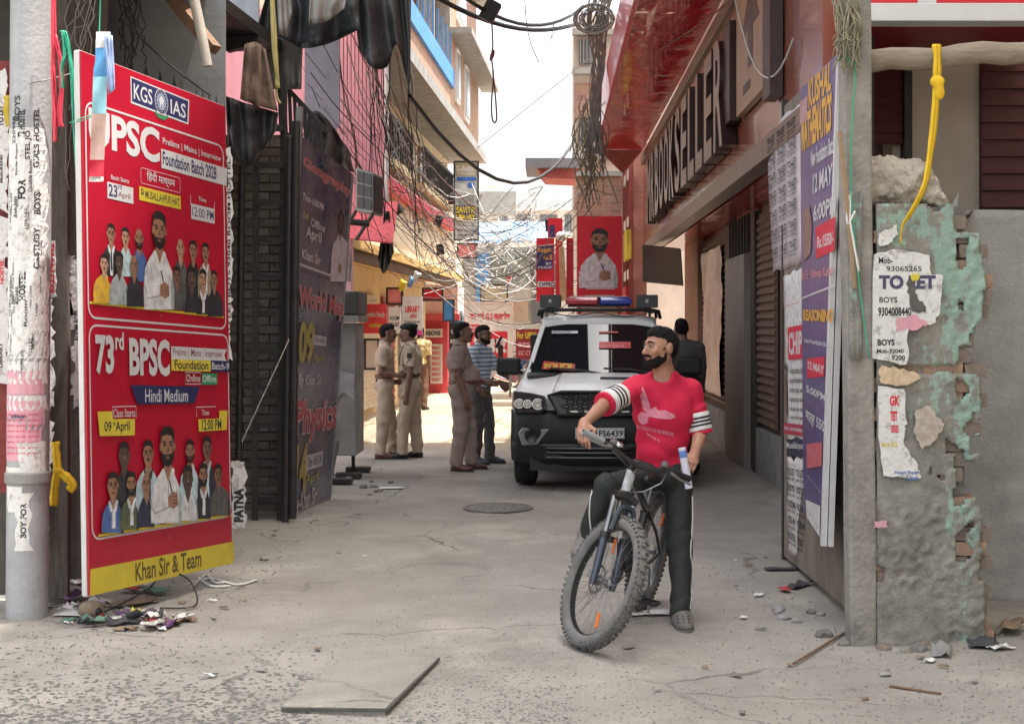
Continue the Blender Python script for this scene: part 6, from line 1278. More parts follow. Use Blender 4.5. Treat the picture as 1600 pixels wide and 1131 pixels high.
# heavy officer
A3 = dict(R=((-.04, .235, 1.12), (.07, .245, .86), (.1, 0, -1), (0, -1, 0), (1, 0, 0), dict(curl=.5)), L=((.08, -.22, 1.08), (.3, -.12, 1.02), (1, .1, -.05), (0, 1, 0), (0, 0, 1)))
J, f, r, Q = side_joints(722, 735, 0, 1, 1.75, A3, fy=.0, lean=-.03)
p, P, R3, _ = person('person', 'heavy officer in brown khaki with a round belly looking right', J, dict(bf=f, hf=V((1, .0, .12)), skin=SKD, shirt=KHAKI2, trousers=KHAKI2, belt=BELT, shoes=BRSH, sleeve=.75, hem=.08, collar=1, seed=5, belly=.08, w=1.12, dp=1.15, armr=1.15, legr=1.1, sc=1.04, beltz=.08, hairline=.078, slw=1.1))
m_ = MB(); m_.box(V(J['shR']) + V((.0, -.0, .075)), (.07, .11, .014)); m_.obj('shoulder_strap', BELT, p)
# man in striped polo with phone
def stripe_mat():
    m = mat('striped_knit', (.56, .63, .70), .85, .1, 12); n = m.node_tree; b = n.nodes['Principled BSDF']; L = n.links.new; src = b.inputs['Base Color'].links[0].from_socket
    tc = n.nodes.new('ShaderNodeTexCoord'); s = n.nodes.new('ShaderNodeSeparateXYZ'); L(tc.outputs['Object'], s.inputs[0]); a = n.nodes.new('ShaderNodeMath'); a.operation = 'MULTIPLY'; a.inputs[1].default_value = 2 * math.pi / .052; L(s.outputs['Z'], a.inputs[0]); q = n.nodes.new('ShaderNodeMath'); q.operation = 'SINE'; L(a.outputs[0], q.inputs[0])
    g = n.nodes.new('ShaderNodeMath'); g.operation = 'GREATER_THAN'; g.inputs[1].default_value = .0; L(q.outputs[0], g.inputs[0]); mx = n.nodes.new('ShaderNodeMix'); mx.data_type = 'RGBA'; L(g.outputs[0], mx.inputs['Factor']); L(src, mx.inputs['A']); mx.inputs['B'].default_value = (.17, .24, .33, 1); L(mx.outputs['Result'], b.inputs['Base Color']); return m
A4 = dict(R=((.04, .24, 1.12), (.10, .20, .93), (.4, -.5, -.7), (0, -1, 0), (1, 0, 0)), L=((.17, -.24, 1.15), (.21, -.16, 1.40), (.25, .35, .9), (-.3, .9, .0), (-.6, .3, .2), dict(curl=.9)))
J, f, r, Q = side_joints(750, 724, 0, .92, 1.72, A4, fy=-.40, feet=((.0, .06), (.08, -.1)))
p, P, R3, _ = person('person', 'man in striped blue polo and grey jeans holding a phone to his mouth', J, dict(bf=f, hf=V((.85, -.5, 0)), skin=SKD, shirt=stripe_mat(), trousers=mat('grey_denim', (.085, .080, .078), .85, .2, 10, .3, 90), shoes=mat('dark_trainer', (.04, .045, .055), .6), sleeve=.8, hem=-.06, collar=1, seed=8, beard=True, trw=.95))
m_ = MB(); wv = V(J['wrL']); m_.box(wv + V((-.02, -.06, .12)), (.03, .09, .16), Matrix.Rotation(.5, 3, 'Y')); tag(m_.obj('mobile_phone', BLACK, bevel=.008), 'black mobile phone held by the man in the striped polo', 'phone')
m_ = MB()
for s in (-1, 1): m_.tube([P(s * .032, .105, .007) + (V([R3[i][0] for i in range(3)]) * math.cos(t) * .022 + V([R3[i][2] for i in range(3)]) * math.sin(t) * .017) for t in [k * .7 for k in range(9)]], .0025, 5, closed=True)
m_.tube([P(.05, .1, .01), P(.08, .0, .012)], .0025, 5); m_.obj('spectacles', BLACK, p)
# man at the right wall, seen from behind
A5 = dict(R=down(.22), L=down(-.22))
J, f, r, Q = side_joints(1066, 741, 0, -.15, 1.80, A5, fy=1.0)
person('person', 'man in dark grey shirt with his back turned by the right wall', J, dict(bf=f, hf=V((-.1, 1, 0)), skin=SKD, shirt=mat('dark_grey_shirt', (.075, .068, .068), .85, .15, 8), trousers=mat('black_trousers', (.02, .02, .022), .85), shoes=BLKL, sleeve=1.8, hem=-.08, seed=9, moust=False))
# passers-by in the sunlight
J, f, r, Q = side_joints(656, 640, 0, .3, 1.68, dict(R=down(.2), L=down(-.2)), fy=1)
person('person', 'passer-by in pale yellow shirt walking in the sunlit street behind the capped constable', J, dict(bf=f, hf=f, skin=SKD, shirt=mat('pale_yellow_shirt', (.60, .50, .26), .85), trousers=mat('brown_trousers', (.16, .09, .06), .85), shoes=BLKL, sleeve=.8, hem=-.06, seed=11, h=.013, hb=.012))
J, f, r, Q = side_joints(818, 606, 0, -1, 1.62, dict(R=down(.2), L=down(-.2)), fy=.2)
person('person', 'passer-by in red and white clothes beside the parked motorcycles at the street end', J, dict(bf=f, hf=f, skin=SKD, shirt=mat('red_white_shirt', (.5, .2, .2), .85, .5, 6), trousers=mat('brown_trousers', (.16, .09, .06), .85), shoes=BLKL, sleeve=.8, hem=-.06, seed=12, h=.013, hb=.012))

# ---------------------------------------------------------------- the man astride the bicycle
TEE = mat('crimson_tee', (.52, .006, .045), .8, .10, 7, .25, 120); TRK = mat('dark_green_track', (.018, .024, .020), .75, .2, 8, .3, 90)
SKN = skin_mat('warm_brown_skin', (.34, .175, .115))
J = dict(pel=W(1034, 733, 8.62), chest=W(1037, 625, 8.56), neck=W(1037, 587, 8.55), head=W(1032, 543, 8.50),
    shR=W(992, 608, 8.52), elR=W(944, 632, 8.30), wrR=W(913, 662, 8.06), shL=W(1081, 612, 8.60), elL=W(1095, 676, 8.58), wrL=W(1084, 712, 8.36),
    hpR=W(1010, 744, 8.58), knR=W(948, 762, 8.22), anR=W(914, 842, 8.36), hpL=W(1060, 748, 8.62), knL=W(1062, 852, 8.52), anL=W(1064, 957, 8.36))
J['hdR'] = (V((-.05, -.62, -.5)), V((.15, .45, -.85)), V((1, 0, 0)), dict(curl=.75, thumb=.8, curls=[.35, .7, .85, .9])); J['hdL'] = (V((-.25, -.75, -.35)), V((-.35, .35, -.85)), V((-1, 0, .2)), dict(curl=.95, thumb=.8))
hf = V((-.86, -.50, .02))
rider, P, R3, shirt = person('person', 'bearded man in crimson tee astride the black mountain bicycle', J, dict(bf=V((-.18, -1, 0)), hf=hf, skin=SKN, shirt=TEE, trousers=TRK, sleeve=.58, hem=-.045, seed=21, h=.0075, hb=.0048, hs=.0065, hh=.0042, beard=True, wr=.006, wrs=.0085, frs=26, trw=.87, w=.95, armr=.94, slw=.98, cuff=1.05, hairline=.072, scoop=1, legr=.98))
# sleeve bands with stripes, cuffs
WHC = mat('white_knit', (.66, .65, .64), .85, .08, 10, .2, 120); BKC = mat('black_knit', (.015, .015, .016), .85, 0)
for s in 'RL':
    sh, el, wr = V(J['sh' + s]), V(J['el' + s]), V(J['wr' + s]); t0, t1 = (.42, .93) if s == 'R' else (.52, .95)
    rad = lambda t: .0635 + (.0650 - .0635) * t
    S = SDF(); S.cone(sh.lerp(el, t0 - .12), sh.lerp(el, t1), rad(t0) + .009, rad(t1) + .009, .01, flat=True); np_obj('sleeve_band', S.mesh(.006, [(sh.lerp(el, t0), (sh - el).normalized())], wr=.004, freq=26, seed=7), WHC, rider)
    for q in (.30, .50, .70):
        tt = t0 + (t1 - t0) * q; S = SDF(); S.cone(sh.lerp(el, tt - .2), sh.lerp(el, tt + .028), rad(tt) + .0118, rad(tt) + .0118, .01, flat=True); np_obj('sleeve_stripe', S.mesh(.0045, [(sh.lerp(el, tt - .028), (sh - el).normalized())], wr=.003, freq=26, seed=7), BKC, rider)
    S = SDF(); S.cone(sh.lerp(el, t1 - .2), sh.lerp(el, t1 + .085), rad(t1) + .007, rad(t1) + .006, .01, flat=True); np_obj('cuff', S.mesh(.006, [(sh.lerp(el, t1), (sh - el).normalized())]), TEE, rider)
# piping on the track trousers
from mathutils.bvhtree import BVHTree
tro = [c for c in rider.children if c.name.startswith('trousers')][0]
def bvh_of(o): return BVHTree.FromPolygons([v.co[:] for v in o.data.vertices], [p.vertices[:] for p in o.data.polygons])
bt_ = bvh_of(tro)
def wrap(bvh, pts, d, off=.002):
    out = []
    for p in pts:
        hitp = bvh.ray_cast(V(p) - V(d) * .6, V(d)); out.append((hitp[0] - V(d) * off) if hitp[0] is not None else V(p))
    return out
ray = V((.09, 1, -.06)).normalized()
def piping(pxs, dd, rr=.0042):
    pts = smooth_path([W(x, y, dd) for x, y in pxs], 5); q = wrap(bt_, pts, ray, .002); m_ = MB(); m_.tube(q, rr, 5); m_.obj('piping', WHC, rider, smooth=True)
piping([(1082, 775), (1082, 820), (1079, 860), (1082, 900), (1078, 945)], 8.5); piping([(925, 765), (922, 800), (925, 835)], 8.3)
# print on the chest, laid on the cloth
bs = bvh_of(shirt); PRT = mat('pale_pink_print', (.62, .22, .30), .85, .2, 60)
def print_poly(pts, sub=2):
    bm = bmesh.new(); vs = [bm.verts.new((x, y, 0)) for x, y in pts]; bm.faces.new(vs); bmesh.ops.triangulate(bm, faces=bm.faces)
    for _ in range(sub): bmesh.ops.subdivide_edges(bm, edges=bm.edges, cuts=1)
    bm.verts.index_update(); V0 = [W(v.co.x, v.co.y, 8.4) for v in bm.verts]; F0 = [tuple(v.index for v in f_.verts) for f_ in bm.faces]; bm.free(); return wrap(bs, V0, ray, .003), F0
pm = MB()
for pts in ([(1003, 603), (1008, 612), (1014, 630), (1016, 640), (1009, 645), (1003, 638), (1000, 620)], [(1009, 645), (1016, 639), (1024, 635), (1028, 641), (1040, 641), (1053, 647), (1056, 652), (1048, 655), (1030, 654), (1014, 651), (1010, 648)], [(995, 650), (1001, 643), (1008, 645), (1013, 652), (1011, 661), (1003, 664), (997, 659)]): pm.add(*print_poly(pts))
for txt, x0, y0, x1, y1 in (("BEST THINGS IN LIFE ARE NEVER EASY", 993, 664, 1053, 670), ("FREE SOUL TO", 1010, 676, 1031, 680)):
    vs, fs, _ = glyphs(txt, .02); pm.add(wrap(bs, [W(x0 + (x1 - x0) * x, y1 - (y1 - y0) * y + (x - .0) * 12, 8.4) for x, y in vs], ray, .003), fs)
pm.obj('chest_print', PRT, rider, fix=False)
CROC = mat('grey_clog', (.15, .14, .13), .7, .15, 15, .2, 40)
cl = shoe('clog', V(J['anL']), (.08, -1, 0), rider, CROC, 0.0, .285, .054, .006, sole=CROC)
for i in range(9):
    m_ = MB(); cc = V((J['anL'].x + (-.03 + .03 * (i % 3)), J['anL'].y - .12 - .025 * (i // 3), .078 - .012 * (i // 3))); m_.lathe([(.001, 0), (.005, 0), (.004, .004), (.001, .004)], cc, (0, -.3, 1), 8); m_.obj('clog_hole', BLACK, cl)
shoe('clog', V(J['anR']), (-.25, -1, 0), rider, CROC, J['anR'].z - .085, .285, .054, .006, sole=CROC)
# rolled paper in his left hand
c = W(1071, 731, 8.27); d = (W(1066, 700, 8.27) - W(1077, 763, 8.27)).normalized()
m_ = MB(); m_.tube([c - d * .115, c + d * .115], .022, 14); o = m_.obj('paper_roll', mat('pale_roll', (.62, .62, .72), .6, .05), smooth=True); tag(o, 'pale rolled paper held in the bearded man\'s left hand', 'paper roll')
m_ = MB(); m_.tube([c + d * .06, c + d * .10], .0225, 14); m_.obj('blue_mark', mat('roll_blue', (.12, .22, .55), .5, .3, 40), o)
# ================================================================== police car (built facing -Y in its own axes, then set down)
CAR = thing('police_car', 'white police car with black bumper, blue and red light bar and roof loudspeakers', 'car', (0, 0, 0))
CW = mat('white_car_paint', (.80, .81, .79), .38, .04, 3, coat=.15, dirt=.18, dirtcol=(.40, .38, .34)); CB = mat('black_plastic', (.014, .0145, .015), .5, .12, 8, .08, 60, spec=.35); CG = mat('dark_glass', (.012, .015, .017), .03, 0, spec=.5); CHR = mat('chrome', (.62, .62, .62), .15, 0, metal=1)
TYRE = mat('tyre_rubber', (.022, .022, .022), .85, .2, 20, .3, 80); ALLOY = mat('alloy', (.35, .35, .36), .35, .05, metal=.8)
def cpart(mb, nm, m, par=CAR, **k): return mb.obj(nm, m, par, **k)
def fy(x): return .02 + .24 * (abs(x) / .92) ** 3.2       # plan curve of the nose
# hood + fenders + doors: lofted sections (half profile mirrored)
def sec(y, pts):
    q = [(x, y + (fy(x) - .02 if y < .5 else 0) * max(0, 1 - y / .5), z) for x, z in pts]; return [V(p) for p in q] + [V((-x, yy, z)) for x, yy, z in reversed(q)]
st = []
for y, wd, zs, zc in ((.03, .84, .95, 1.00), (.14, .885, 1.00, 1.055), (.4, .905, 1.04, 1.10), (.8, .91, 1.075, 1.135), (1.15, .91, 1.10, 1.165), (1.38, .91, 1.115, 1.175), (2.2, .91, 1.12, 1.15), (3.2, .91, 1.12, 1.15), (4.2, .88, 1.12, 1.15), (4.42, .82, 1.08, 1.10)):
    lowz = .80 if y < .2 else (.74 if y < 1.3 else .48)
    st.append(sec(y, [(.02, lowz), (wd - .02, lowz), (wd + .005, (lowz + zs) / 2), (wd - .005, zs - .06), (wd - .045, zs), (wd - .17, zs + .012), (.50, zc - .018), (.40, zc + .012), (.02, zc + .018)]))
m_ = MB(); m_.loft(st); cpart(m_, 'body_shell', CW, smooth=True, angle=50, bevel=.012)
m_ = MB(); m_.bb(-.80, .80, 1.25, 4.3, .34, .60); cpart(m_, 'underbody', CB)
m_ = MB(); m_.bb(-.72, .72, .1, 1.3, .22, .60); cpart(m_, 'engine_bay', BLACK)
# cabin: pillars, roof, glass
def ring(y, z, hw, r=.10): return [V((-hw, y, z)), V((hw, y, z))]
roof = MB(); rr_ = []
for y, hw, z in ((1.93, .64, 1.735), (1.99, .655, 1.765), (2.3, .67, 1.80), (3.2, .67, 1.81), (4.0, .655, 1.79), (4.35, .63, 1.75)):
    rr_.append([V((-hw, y, z - .05)), V((hw, y, z - .05)), V((hw + .005, y, z - .02)), V((hw - .03, y, z + .012)), V((hw - .16, y, z + .03)), V((0, y, z + .04)), V((-hw + .16, y, z + .03)), V((-hw + .03, y, z + .012)), V((-hw - .005, y, z - .02))])
roof.loft(rr_); cpart(roof, 'roof', CW, smooth=True, angle=60)
for s in (-1, 1):
    m_ = MB(); m_.loft([[V((s * a, y - .01, z)), V((s * (a - .055), y - .035, z)), V((s * (a - .055), y + .03, z)), V((s * a, y + .09, z))] for a, y, z in ((.855, 1.32, 1.10), (.80, 1.50, 1.25), (.725, 1.75, 1.52), (.665, 1.95, 1.72))]); cpart(m_, 'pillar', CW, bevel=.01)
    for y0, wd in ((2.55, .10), (3.5, .12), (4.18, .16)): m_ = MB(); m_.hexa([V((s * .875, y0, 1.10)), V((s * .83, y0, 1.10)), V((s * .83, y0 + wd, 1.10)), V((s * .875, y0 + wd, 1.10))], [V((s * .675, y0 + .02, 1.75)), V((s * .63, y0 + .02, 1.75)), V((s * .63, y0 + wd, 1.75)), V((s * .675, y0 + wd, 1.75))]); cpart(m_, 'pillar', CW, bevel=.01)
ws = MB(); gx, gy = 12, 6; A = []
for j in range(gy + 1):
    t = j / gy; hw = .80 + (.625 - .80) * t; y = 1.30 + (1.94 - 1.30) * t; z = 1.155 + (1.725 - 1.155) * t
    for i in range(gx + 1): x = hw * (-1 + 2 * i / gx); A.append(V((x, y + .10 * (abs(x) / .8) ** 2.2 - .03, z)))
ws.add(A, [(j * (gx + 1) + i, j * (gx + 1) + i + 1, (j + 1) * (gx + 1) + i + 1, (j + 1) * (gx + 1) + i) for j in range(gy) for i in range(gx)]); wso = cpart(ws, 'windscreen', CG, smooth='all', fix=False)
for s in (-1, 1): m_ = MB(); m_.quad(V((s * .85, 1.5, 1.13)), V((s * .85, 4.2, 1.13)), V((s * .655, 4.2, 1.74)), V((s * .66, 2.0, 1.74))); cpart(m_, 'side_window', CG)
m_ = MB(); m_.bb(-.80, .80, 2.2, 4.25, .6, 1.6); cpart(m_, 'cabin_interior', BLACK)
m_ = MB(); m_.quad(V((-.64, 1.90, 1.745)), V((.64, 1.90, 1.745)), V((.66, 1.97, 1.69)), V((-.66, 1.97, 1.69)))
m_ = MB(); m_.hexa([V((-.80, 1.22, 1.135)), V((.80, 1.22, 1.135)), V((.80, 1.36, 1.17)), V((-.80, 1.36, 1.17))], [V((-.80, 1.22, 1.155)), V((.80, 1.22, 1.155)), V((.80, 1.36, 1.19)), V((-.80, 1.36, 1.19))]); cpart(m_, 'cowl', CB)
for x0, x1 in ((-.55, .02), (.05, .62)): m_ = MB(); m_.tube([V((x1, 1.24, 1.18)), V(((x0 + x1) / 2, 1.27, 1.225)), V((x0, 1.29, 1.235))], .013, 6); cpart(m_, 'wiper', CB)
# hood scoop
m_ = MB(); m_.loft([[V((x0, y, z)), V((x1, y, z)), V((x1 - .02, y + .02, z + h_)), V((x0 + .02, y + .02, z + h_))] for x0, x1, y, z, h_ in ((-.02, .42, .62, 1.115, .055), (.0, .40, 1.05, 1.15, .03))]); cpart(m_, 'scoop', CW, bevel=.01)
m_ = MB(); m_.quad(V((0, .613, 1.125)), V((.40, .613, 1.125)), V((.39, .628, 1.166)), V((.01, .628, 1.166))); sc_ = cpart(m_, 'scoop_grille', BLACK)
for s in (-1, 1): m_ = MB(); m_.tube([V((s * .48, .1, 1.045)), V((s * .46, .6, 1.128)), V((s * .42, 1.2, 1.17))], .012, 5); cpart(m_, 'hood_crease', CW, smooth='all')
# bumper
bm_ = MB(); A = []; prof = [(.30, .24), (.10, .26), (.03, .33), (.0, .47), (.015, .50), (-.005, .55), (.0, .66), (.02, .78), (.05, .84)]; xsb = [-.92 + 1.84 * i / 24 for i in range(25)]
for x in xsb:
    for py_, z in prof: A.append(V((x, fy(x) - .05 + py_ + .03 * (abs(x) < .5), z + (.05 * (abs(x) / .92) ** 4 if z < .5 else 0))))
n = len(prof); bm_.add(A, [(i * n + j, (i + 1) * n + j, (i + 1) * n + j + 1, i * n + j + 1) for i in range(24) for j in range(n - 1)]); o = cpart(bm_, 'bumper', CB, smooth=True, angle=30, fix=False); md = o.modifiers.new('t', 'SOLIDIFY'); md.thickness = .02; md.offset = -1
def nose(px_, z, off=0): return V((px_, fy(px_) - .03 - off, z))
def nose_poly(pts, off, th=.03):
    mb = MB(); q = [nose(x, z, off) for x, z in pts]; mb.prism(q, (0, th, 0)); return mb
# lower intake slots
for z in (.36, .41, .455): m_ = MB(); m_.tube([nose(-.55 + 1.1 * i / 8, z, .02) for i in range(9)], .011, 6); cpart(m_, 'intake_bar', mat('gloss_black', (.01, .01, .01), .2, 0))
m_ = nose_poly([(-.55, .345), (.55, .345), (.60, .47), (-.60, .47)], .006, .01); cpart(m_, 'lower_intake', BLACK)
# grille
m_ = MB(); pts = [(-.53, 1.0), (-.42, .80), (.42, .80), (.53, 1.0), (.40, 1.035), (-.40, 1.035)]; m_.prism([nose(x, z, .028) for x, z in pts], (0, .05, 0)); g_ = cpart(m_, 'grille', mat('gloss_black', (.01, .01, .01)), bevel=.01)
m_ = MB(); ring_ = [nose(x, z, .04) for x, z in pts]; m_.tube(ring_, .016, 6, closed=True); m_.obj('grille_surround', CB, g_, smooth=True)
for r in range(4):
    for c in range(9):
        x = -.40 + c * .10 + (.05 if r % 2 else 0); z = .84 + r * .048
        if abs(x) > .30 + .16 * (z - .80) / .22: continue
        m_ = MB(); q = [nose(x + .043 * math.cos(k * math.pi / 3), z + .021 * math.sin(k * math.pi / 3), .034) for k in range(6)]; m_.tube(q, .006, 4, closed=True); m_.obj('grille_cell', CB, g_)
for x in (-.26, -.12, .12, .26): m_ = MB(); m_.box(nose(x, .835, .045), (.075, .02, .016)); m_.obj('chrome_tooth', CHR, g_)
m_ = MB(); m_.box(nose(0, .95, .05), (.09, .02, .075)); m_.obj('maker_badge', CHR, g_, bevel=.015)
# headlamps
for s in (-1, 1):
    pts = [(s * .56, .99), (s * .54, .86), (s * .60, .815), (s * .885, .80), (s * .915, .88), (s * .90, 1.035), (s * .72, 1.02)]
    A = [V((x, fy(x) - .055, z)) for x, z in pts]; m_ = MB(); m_.prism(A, (0, .14, 0)); hl = cpart(m_, 'headlamp', mat('lamp_glass', (.04, .042, .045), .06, 0, coat=.8), bevel=.01)
    for cx_, r_2, m2 in ((s * .83, .043, 1), (s * .745, .037, 1), (s * .635, .05, 0)):
        m_ = MB(); c = V((cx_, fy(cx_) - .052, .905)); m_.lathe([(.001, -.004), (r_2 * .55, -.012), (r_2 * .8, -.004), (r_2, .0), (r_2 * 1.05, .02), (.001, .02)], c, (0, 1, 0), 16); m_.obj('projector_lens', mat('lens_glass', (.55, .53, .47), .08, .1, 30, coat=.6), hl, smooth=True)
        m_ = MB(); m_.tube([c + V((math.cos(t) * r_2 * 1.1, -.004, math.sin(t) * r_2 * 1.1)) for t in [k * math.pi / 8 for k in range(16)]], .006, 5, closed=True); m_.obj('lens_ring', CHR, hl, smooth=True)
    m_ = MB(); m_.tube([V((x, fy(x) - .06, z)) for x, z in ((s * .57, .865), (s * .62, .835), (s * .86, .825))], .007, 5); m_.obj('light_strip', CHR, hl)
    # fog lamp
    pts = [(s * .52, .65), (s * .80, .66), (s * .845, .60), (s * .80, .475), (s * .64, .49)]; m_ = MB(); m_.prism([V((x, fy(x) - .062, z)) for x, z in pts], (0, .1, 0)); fo = cpart(m_, 'fog_lamp', mat('silver_trim', (.30, .31, .31), .35, .05, metal=.6), bevel=.012)
    m_ = MB(); cx_ = s * .70; m_.lathe([(.001, -.008), (.05, -.012), (.062, -.016), (.068, .0), (.06, .03), (.001, .03)], V((cx_, fy(cx_) - .066, .572)), (0, 1, 0), 18); m_.obj('fog_lens', mat('gloss_black', (.01, .01, .01)), fo, smooth=True)
    # mirrors
    m_ = MB(); m_.box((s * 1.02, 1.58, 1.25), (.27, .12, .195)); mi = cpart(m_, 'mirror', CB, bevel=.035); m_ = MB(); m_.bar(V((s * .86, 1.62, 1.17)), V((s * .98, 1.6, 1.2)), .05, .04); m_.obj('mirror_arm', CB, mi)
# plate
m_ = MB(); m_.box((0, -.062, .615), (.50, .012, .11)); pl_ = cpart(m_, 'number_plate', mat('plate_white', (.55, .56, .55), .5, .05), bevel=.004)
P = Panel(V((-.25, -.0685, .56)), (1, 0, 0), (0, 0, 1), .5, .11); P.text("BR01FS6439", .055, .022, .485, .088, INK, bold=.03); P.text("IND", .012, .02, .04, .035, BLUEI); P.ellipse(.026, .065, .013, .015, BLUEI, 8); P.line(P.rrect(.006, .006, .494, .104, .01), .004, INK, True); P.flush(pl_)
# wheels
def wheel(x, y):
    w_ = MB(); s = 1 if x > 0 else -1; w_.lathe([(.20, -.11), (.31, -.12), (.355, -.105), (.372, -.06), (.375, 0), (.372, .06), (.355, .105), (.31, .12), (.20, .11)], V((x, y, .375)), (1, 0, 0), 28); t = cpart(w_, 'tyre', TYRE, smooth=True, angle=30)
    m_ = MB(); m_.lathe([(.001, .05), (.06, .07), (.07, .05), (.205, .09), (.215, .10), (.215, -.08), (.001, -.08)], V((x, y, .375)), (s, 0, 0), 24); m_.obj('rim', ALLOY, t, smooth=True)
    for k in range(30): m_ = MB(); a = 2 * math.pi * k / 30; m_.box(V((x, y + .376 * math.cos(a), .375 + .376 * math.sin(a))), (.20, .03, .014), Matrix.Rotation(-(math.pi / 2 - a), 3, 'X')); m_.obj('tread_block', TYRE, t) if False else None
for x in (-.79, .79):
    for y in (.86, 3.55): wheel(x, y)
    m_ = MB(); s = 1 if x > 0 else -1; m_.tube([V((s * .905, .86 + .44 * math.cos(t), .40 + .42 * math.sin(t))) for t in [math.pi * (i / 10) for i in range(11)]], .03, 6); cpart(m_, 'arch_trim', CB, smooth=True)
    m_ = MB(); m_.bb(s * .60, s * .87, .42, 1.30, .45, .85); cpart(m_, 'wheel_well', BLACK)
# roof rack, speakers, light bar
m_ = MB(); m_.tube([V((-.70, 2.05, 1.83)), V((-.69, 2.02, 1.875)), V((-.6, 2.0, 1.89)), V((.6, 2.0, 1.89)), V((.69, 2.02, 1.875)), V((.71, 2.1, 1.80))], .022, 8); cpart(m_, 'rack_bar', CB, smooth=True)
for s in (-1, 1): m_ = MB(); m_.tube([V((s * .66, 2.0, 1.80)), V((s * .66, 2.1, 1.875)), V((s * .66, 3.8, 1.875)), V((s * .66, 4.0, 1.81))], .018, 6); cpart(m_, 'roof_rail', CB, smooth=True)
for x, rb_ in ((-.56, 0), (.56, 0)):
    m_ = MB(); m_.box((x, 2.10, 1.99), (.245, .20, .15)); sp = cpart(m_, 'loudspeaker', mat('speaker_grey', (.035, .036, .036), .6, .1), bevel=.012)
    m_ = MB(); m_.hexa([V((x - .115, 1.985, 1.92)), V((x + .115, 1.985, 1.92)), V((x + .115, 1.985, 2.06)), V((x - .115, 1.985, 2.06))], [V((x - .05, 1.996, 1.96)), V((x + .05, 1.996, 1.96)), V((x + .05, 1.996, 2.02)), V((x - .05, 1.996, 2.02))]); m_.obj('horn_mouth', mat('horn_grey', (.06, .062, .062), .6), sp)
    m_ = MB(); m_.lathe([(.001, -.016), (.016, -.012), (.028, .0), (.033, .01)], V((x, 1.988, 1.99)), (0, 1, 0), 12); m_.obj('horn_plug', mat('horn_plug', (.42, .42, .42), .4, metal=.3), sp, smooth=True)
    m_ = MB(); m_.bb(x - .04, x + .04, 2.05, 2.12, 1.86, 1.92); m_.obj('bracket', CB, sp)
for nm, x0, x1, m in (('red_lens', -.385, -.012, mat('red_lens', (.42, .012, .03), .12, .1, 20, coat=.6)), ('blue_lens', .012, .385, mat('blue_lens', (.012, .035, .30), .12, .1, 20, coat=.6))):
    m_ = MB(); e0, e1 = (.05, 0) if x0 < 0 else (0, .05); m_.loft([[V((x0 + e0 * a, y, z)), V((x1 - e1 * a, y, z)), V((x1 - e1 * a, y2, z)), V((x0 + e0 * a, y2, z))] for a, y, y2, z in ((.6, 2.03, 2.27, 1.945), (0, 2.0, 2.3, 1.96), (.0, 2.0, 2.3, 2.01), (.8, 2.04, 2.26, 2.04))]); cpart(m_, nm, m, bevel=.012)
m_ = MB(); m_.bb(-.012, .012, 2.02, 2.28, 1.945, 2.04); m_.bb(-.36, .36, 2.02, 2.28, 1.925, 1.944); cpart(m_, 'light_bar_base', CB)
m_ = MB(); m_.bb(-.34, .34, 2.05, 2.25, 2.041, 2.049); cpart(m_, 'light_bar_cap', mat('cap_white', (.6, .6, .6), .3), bevel=.004)
m_ = MB(); m_.tube(smooth_path([V((-.60, 1.97, 1.87)), V((-.3, 1.95, 1.815)), V((.0, 1.97, 1.86)), V((.3, 1.95, 1.81)), V((.62, 1.98, 1.86))], 5), .006, 5); cpart(m_, 'lamp_cable', BLACK)
# stickers on the windscreen (plain plane in front of the curved glass, a few mm)
P = Panel(V((-.80, 1.262, 1.16)), (1, 0, 0), (0, .64, .57), 1.6, .86); P.k = 0
MS = mat('sticker_red', (.50, .03, .03), .4, .1)
def wtext(s, a0, b0, a1, b1, m, bold=.02): P.text(s, a0, b0, a1, b1, m, bold=bold)
P.poly([(.16, .10), (.53, .07), (.53, .18), (.18, .23)], MS); wtext("POLICE", .19, .10, .50, .19, YELI, .04)
P.rect(.26, .69, .56, .735, WHITEI); wtext("POLICE", .28, .70, .48, .728, NAVY, .03); P.rect(.80, .70, 1.02, .725, MS); P.rect(.80, .44, 1.16, .55, MS); wtext("GOVT. AGD. N", .82, .46, 1.08, .50, PINKI, .02)
P.flush(CAR)
CAR.location = (.505, 15.02, 0); CAR.rotation_euler = (0, 0, R(-1.6))

# ================================================================== mountain bicycle (own axes: +Y forward, wheels on the ground, then leaned and turned)
BK = thing('mountain_bicycle', 'black mountain bicycle with knobbly dusty tyres under the bearded man', 'bicycle', (0, 0, 0))
GRM = mat('dusty_tyre', (.135, .132, .122), .9, .3, 12, .4, 60, dirt=.5, dirtcol=(.22, .21, .19)); GRT = mat('dusty_knob', (.12, .118, .11), .9, .3, 15); FRB = mat('black_frame', (.016, .018, .020), .3, .15, 8, coat=.3); FRK = mat('navy_fork', (.018, .03, .05), .25, .15, 8, coat=.4); STL = mat('steel_bits', (.25, .25, .26), .35, .2, 10, metal=.8); ORF = mat('orange_reflector', (.75, .17, .015), .3, .1, 30)
RW, WB = .365, 1.07
Fw, Rw = V((0, WB, RW)), V((0, 0, RW)); ST = R(68)              # front axle, rear axle, head angle
steer_ax = V((0, -math.cos(ST), math.sin(ST))); 
fork_parts = []
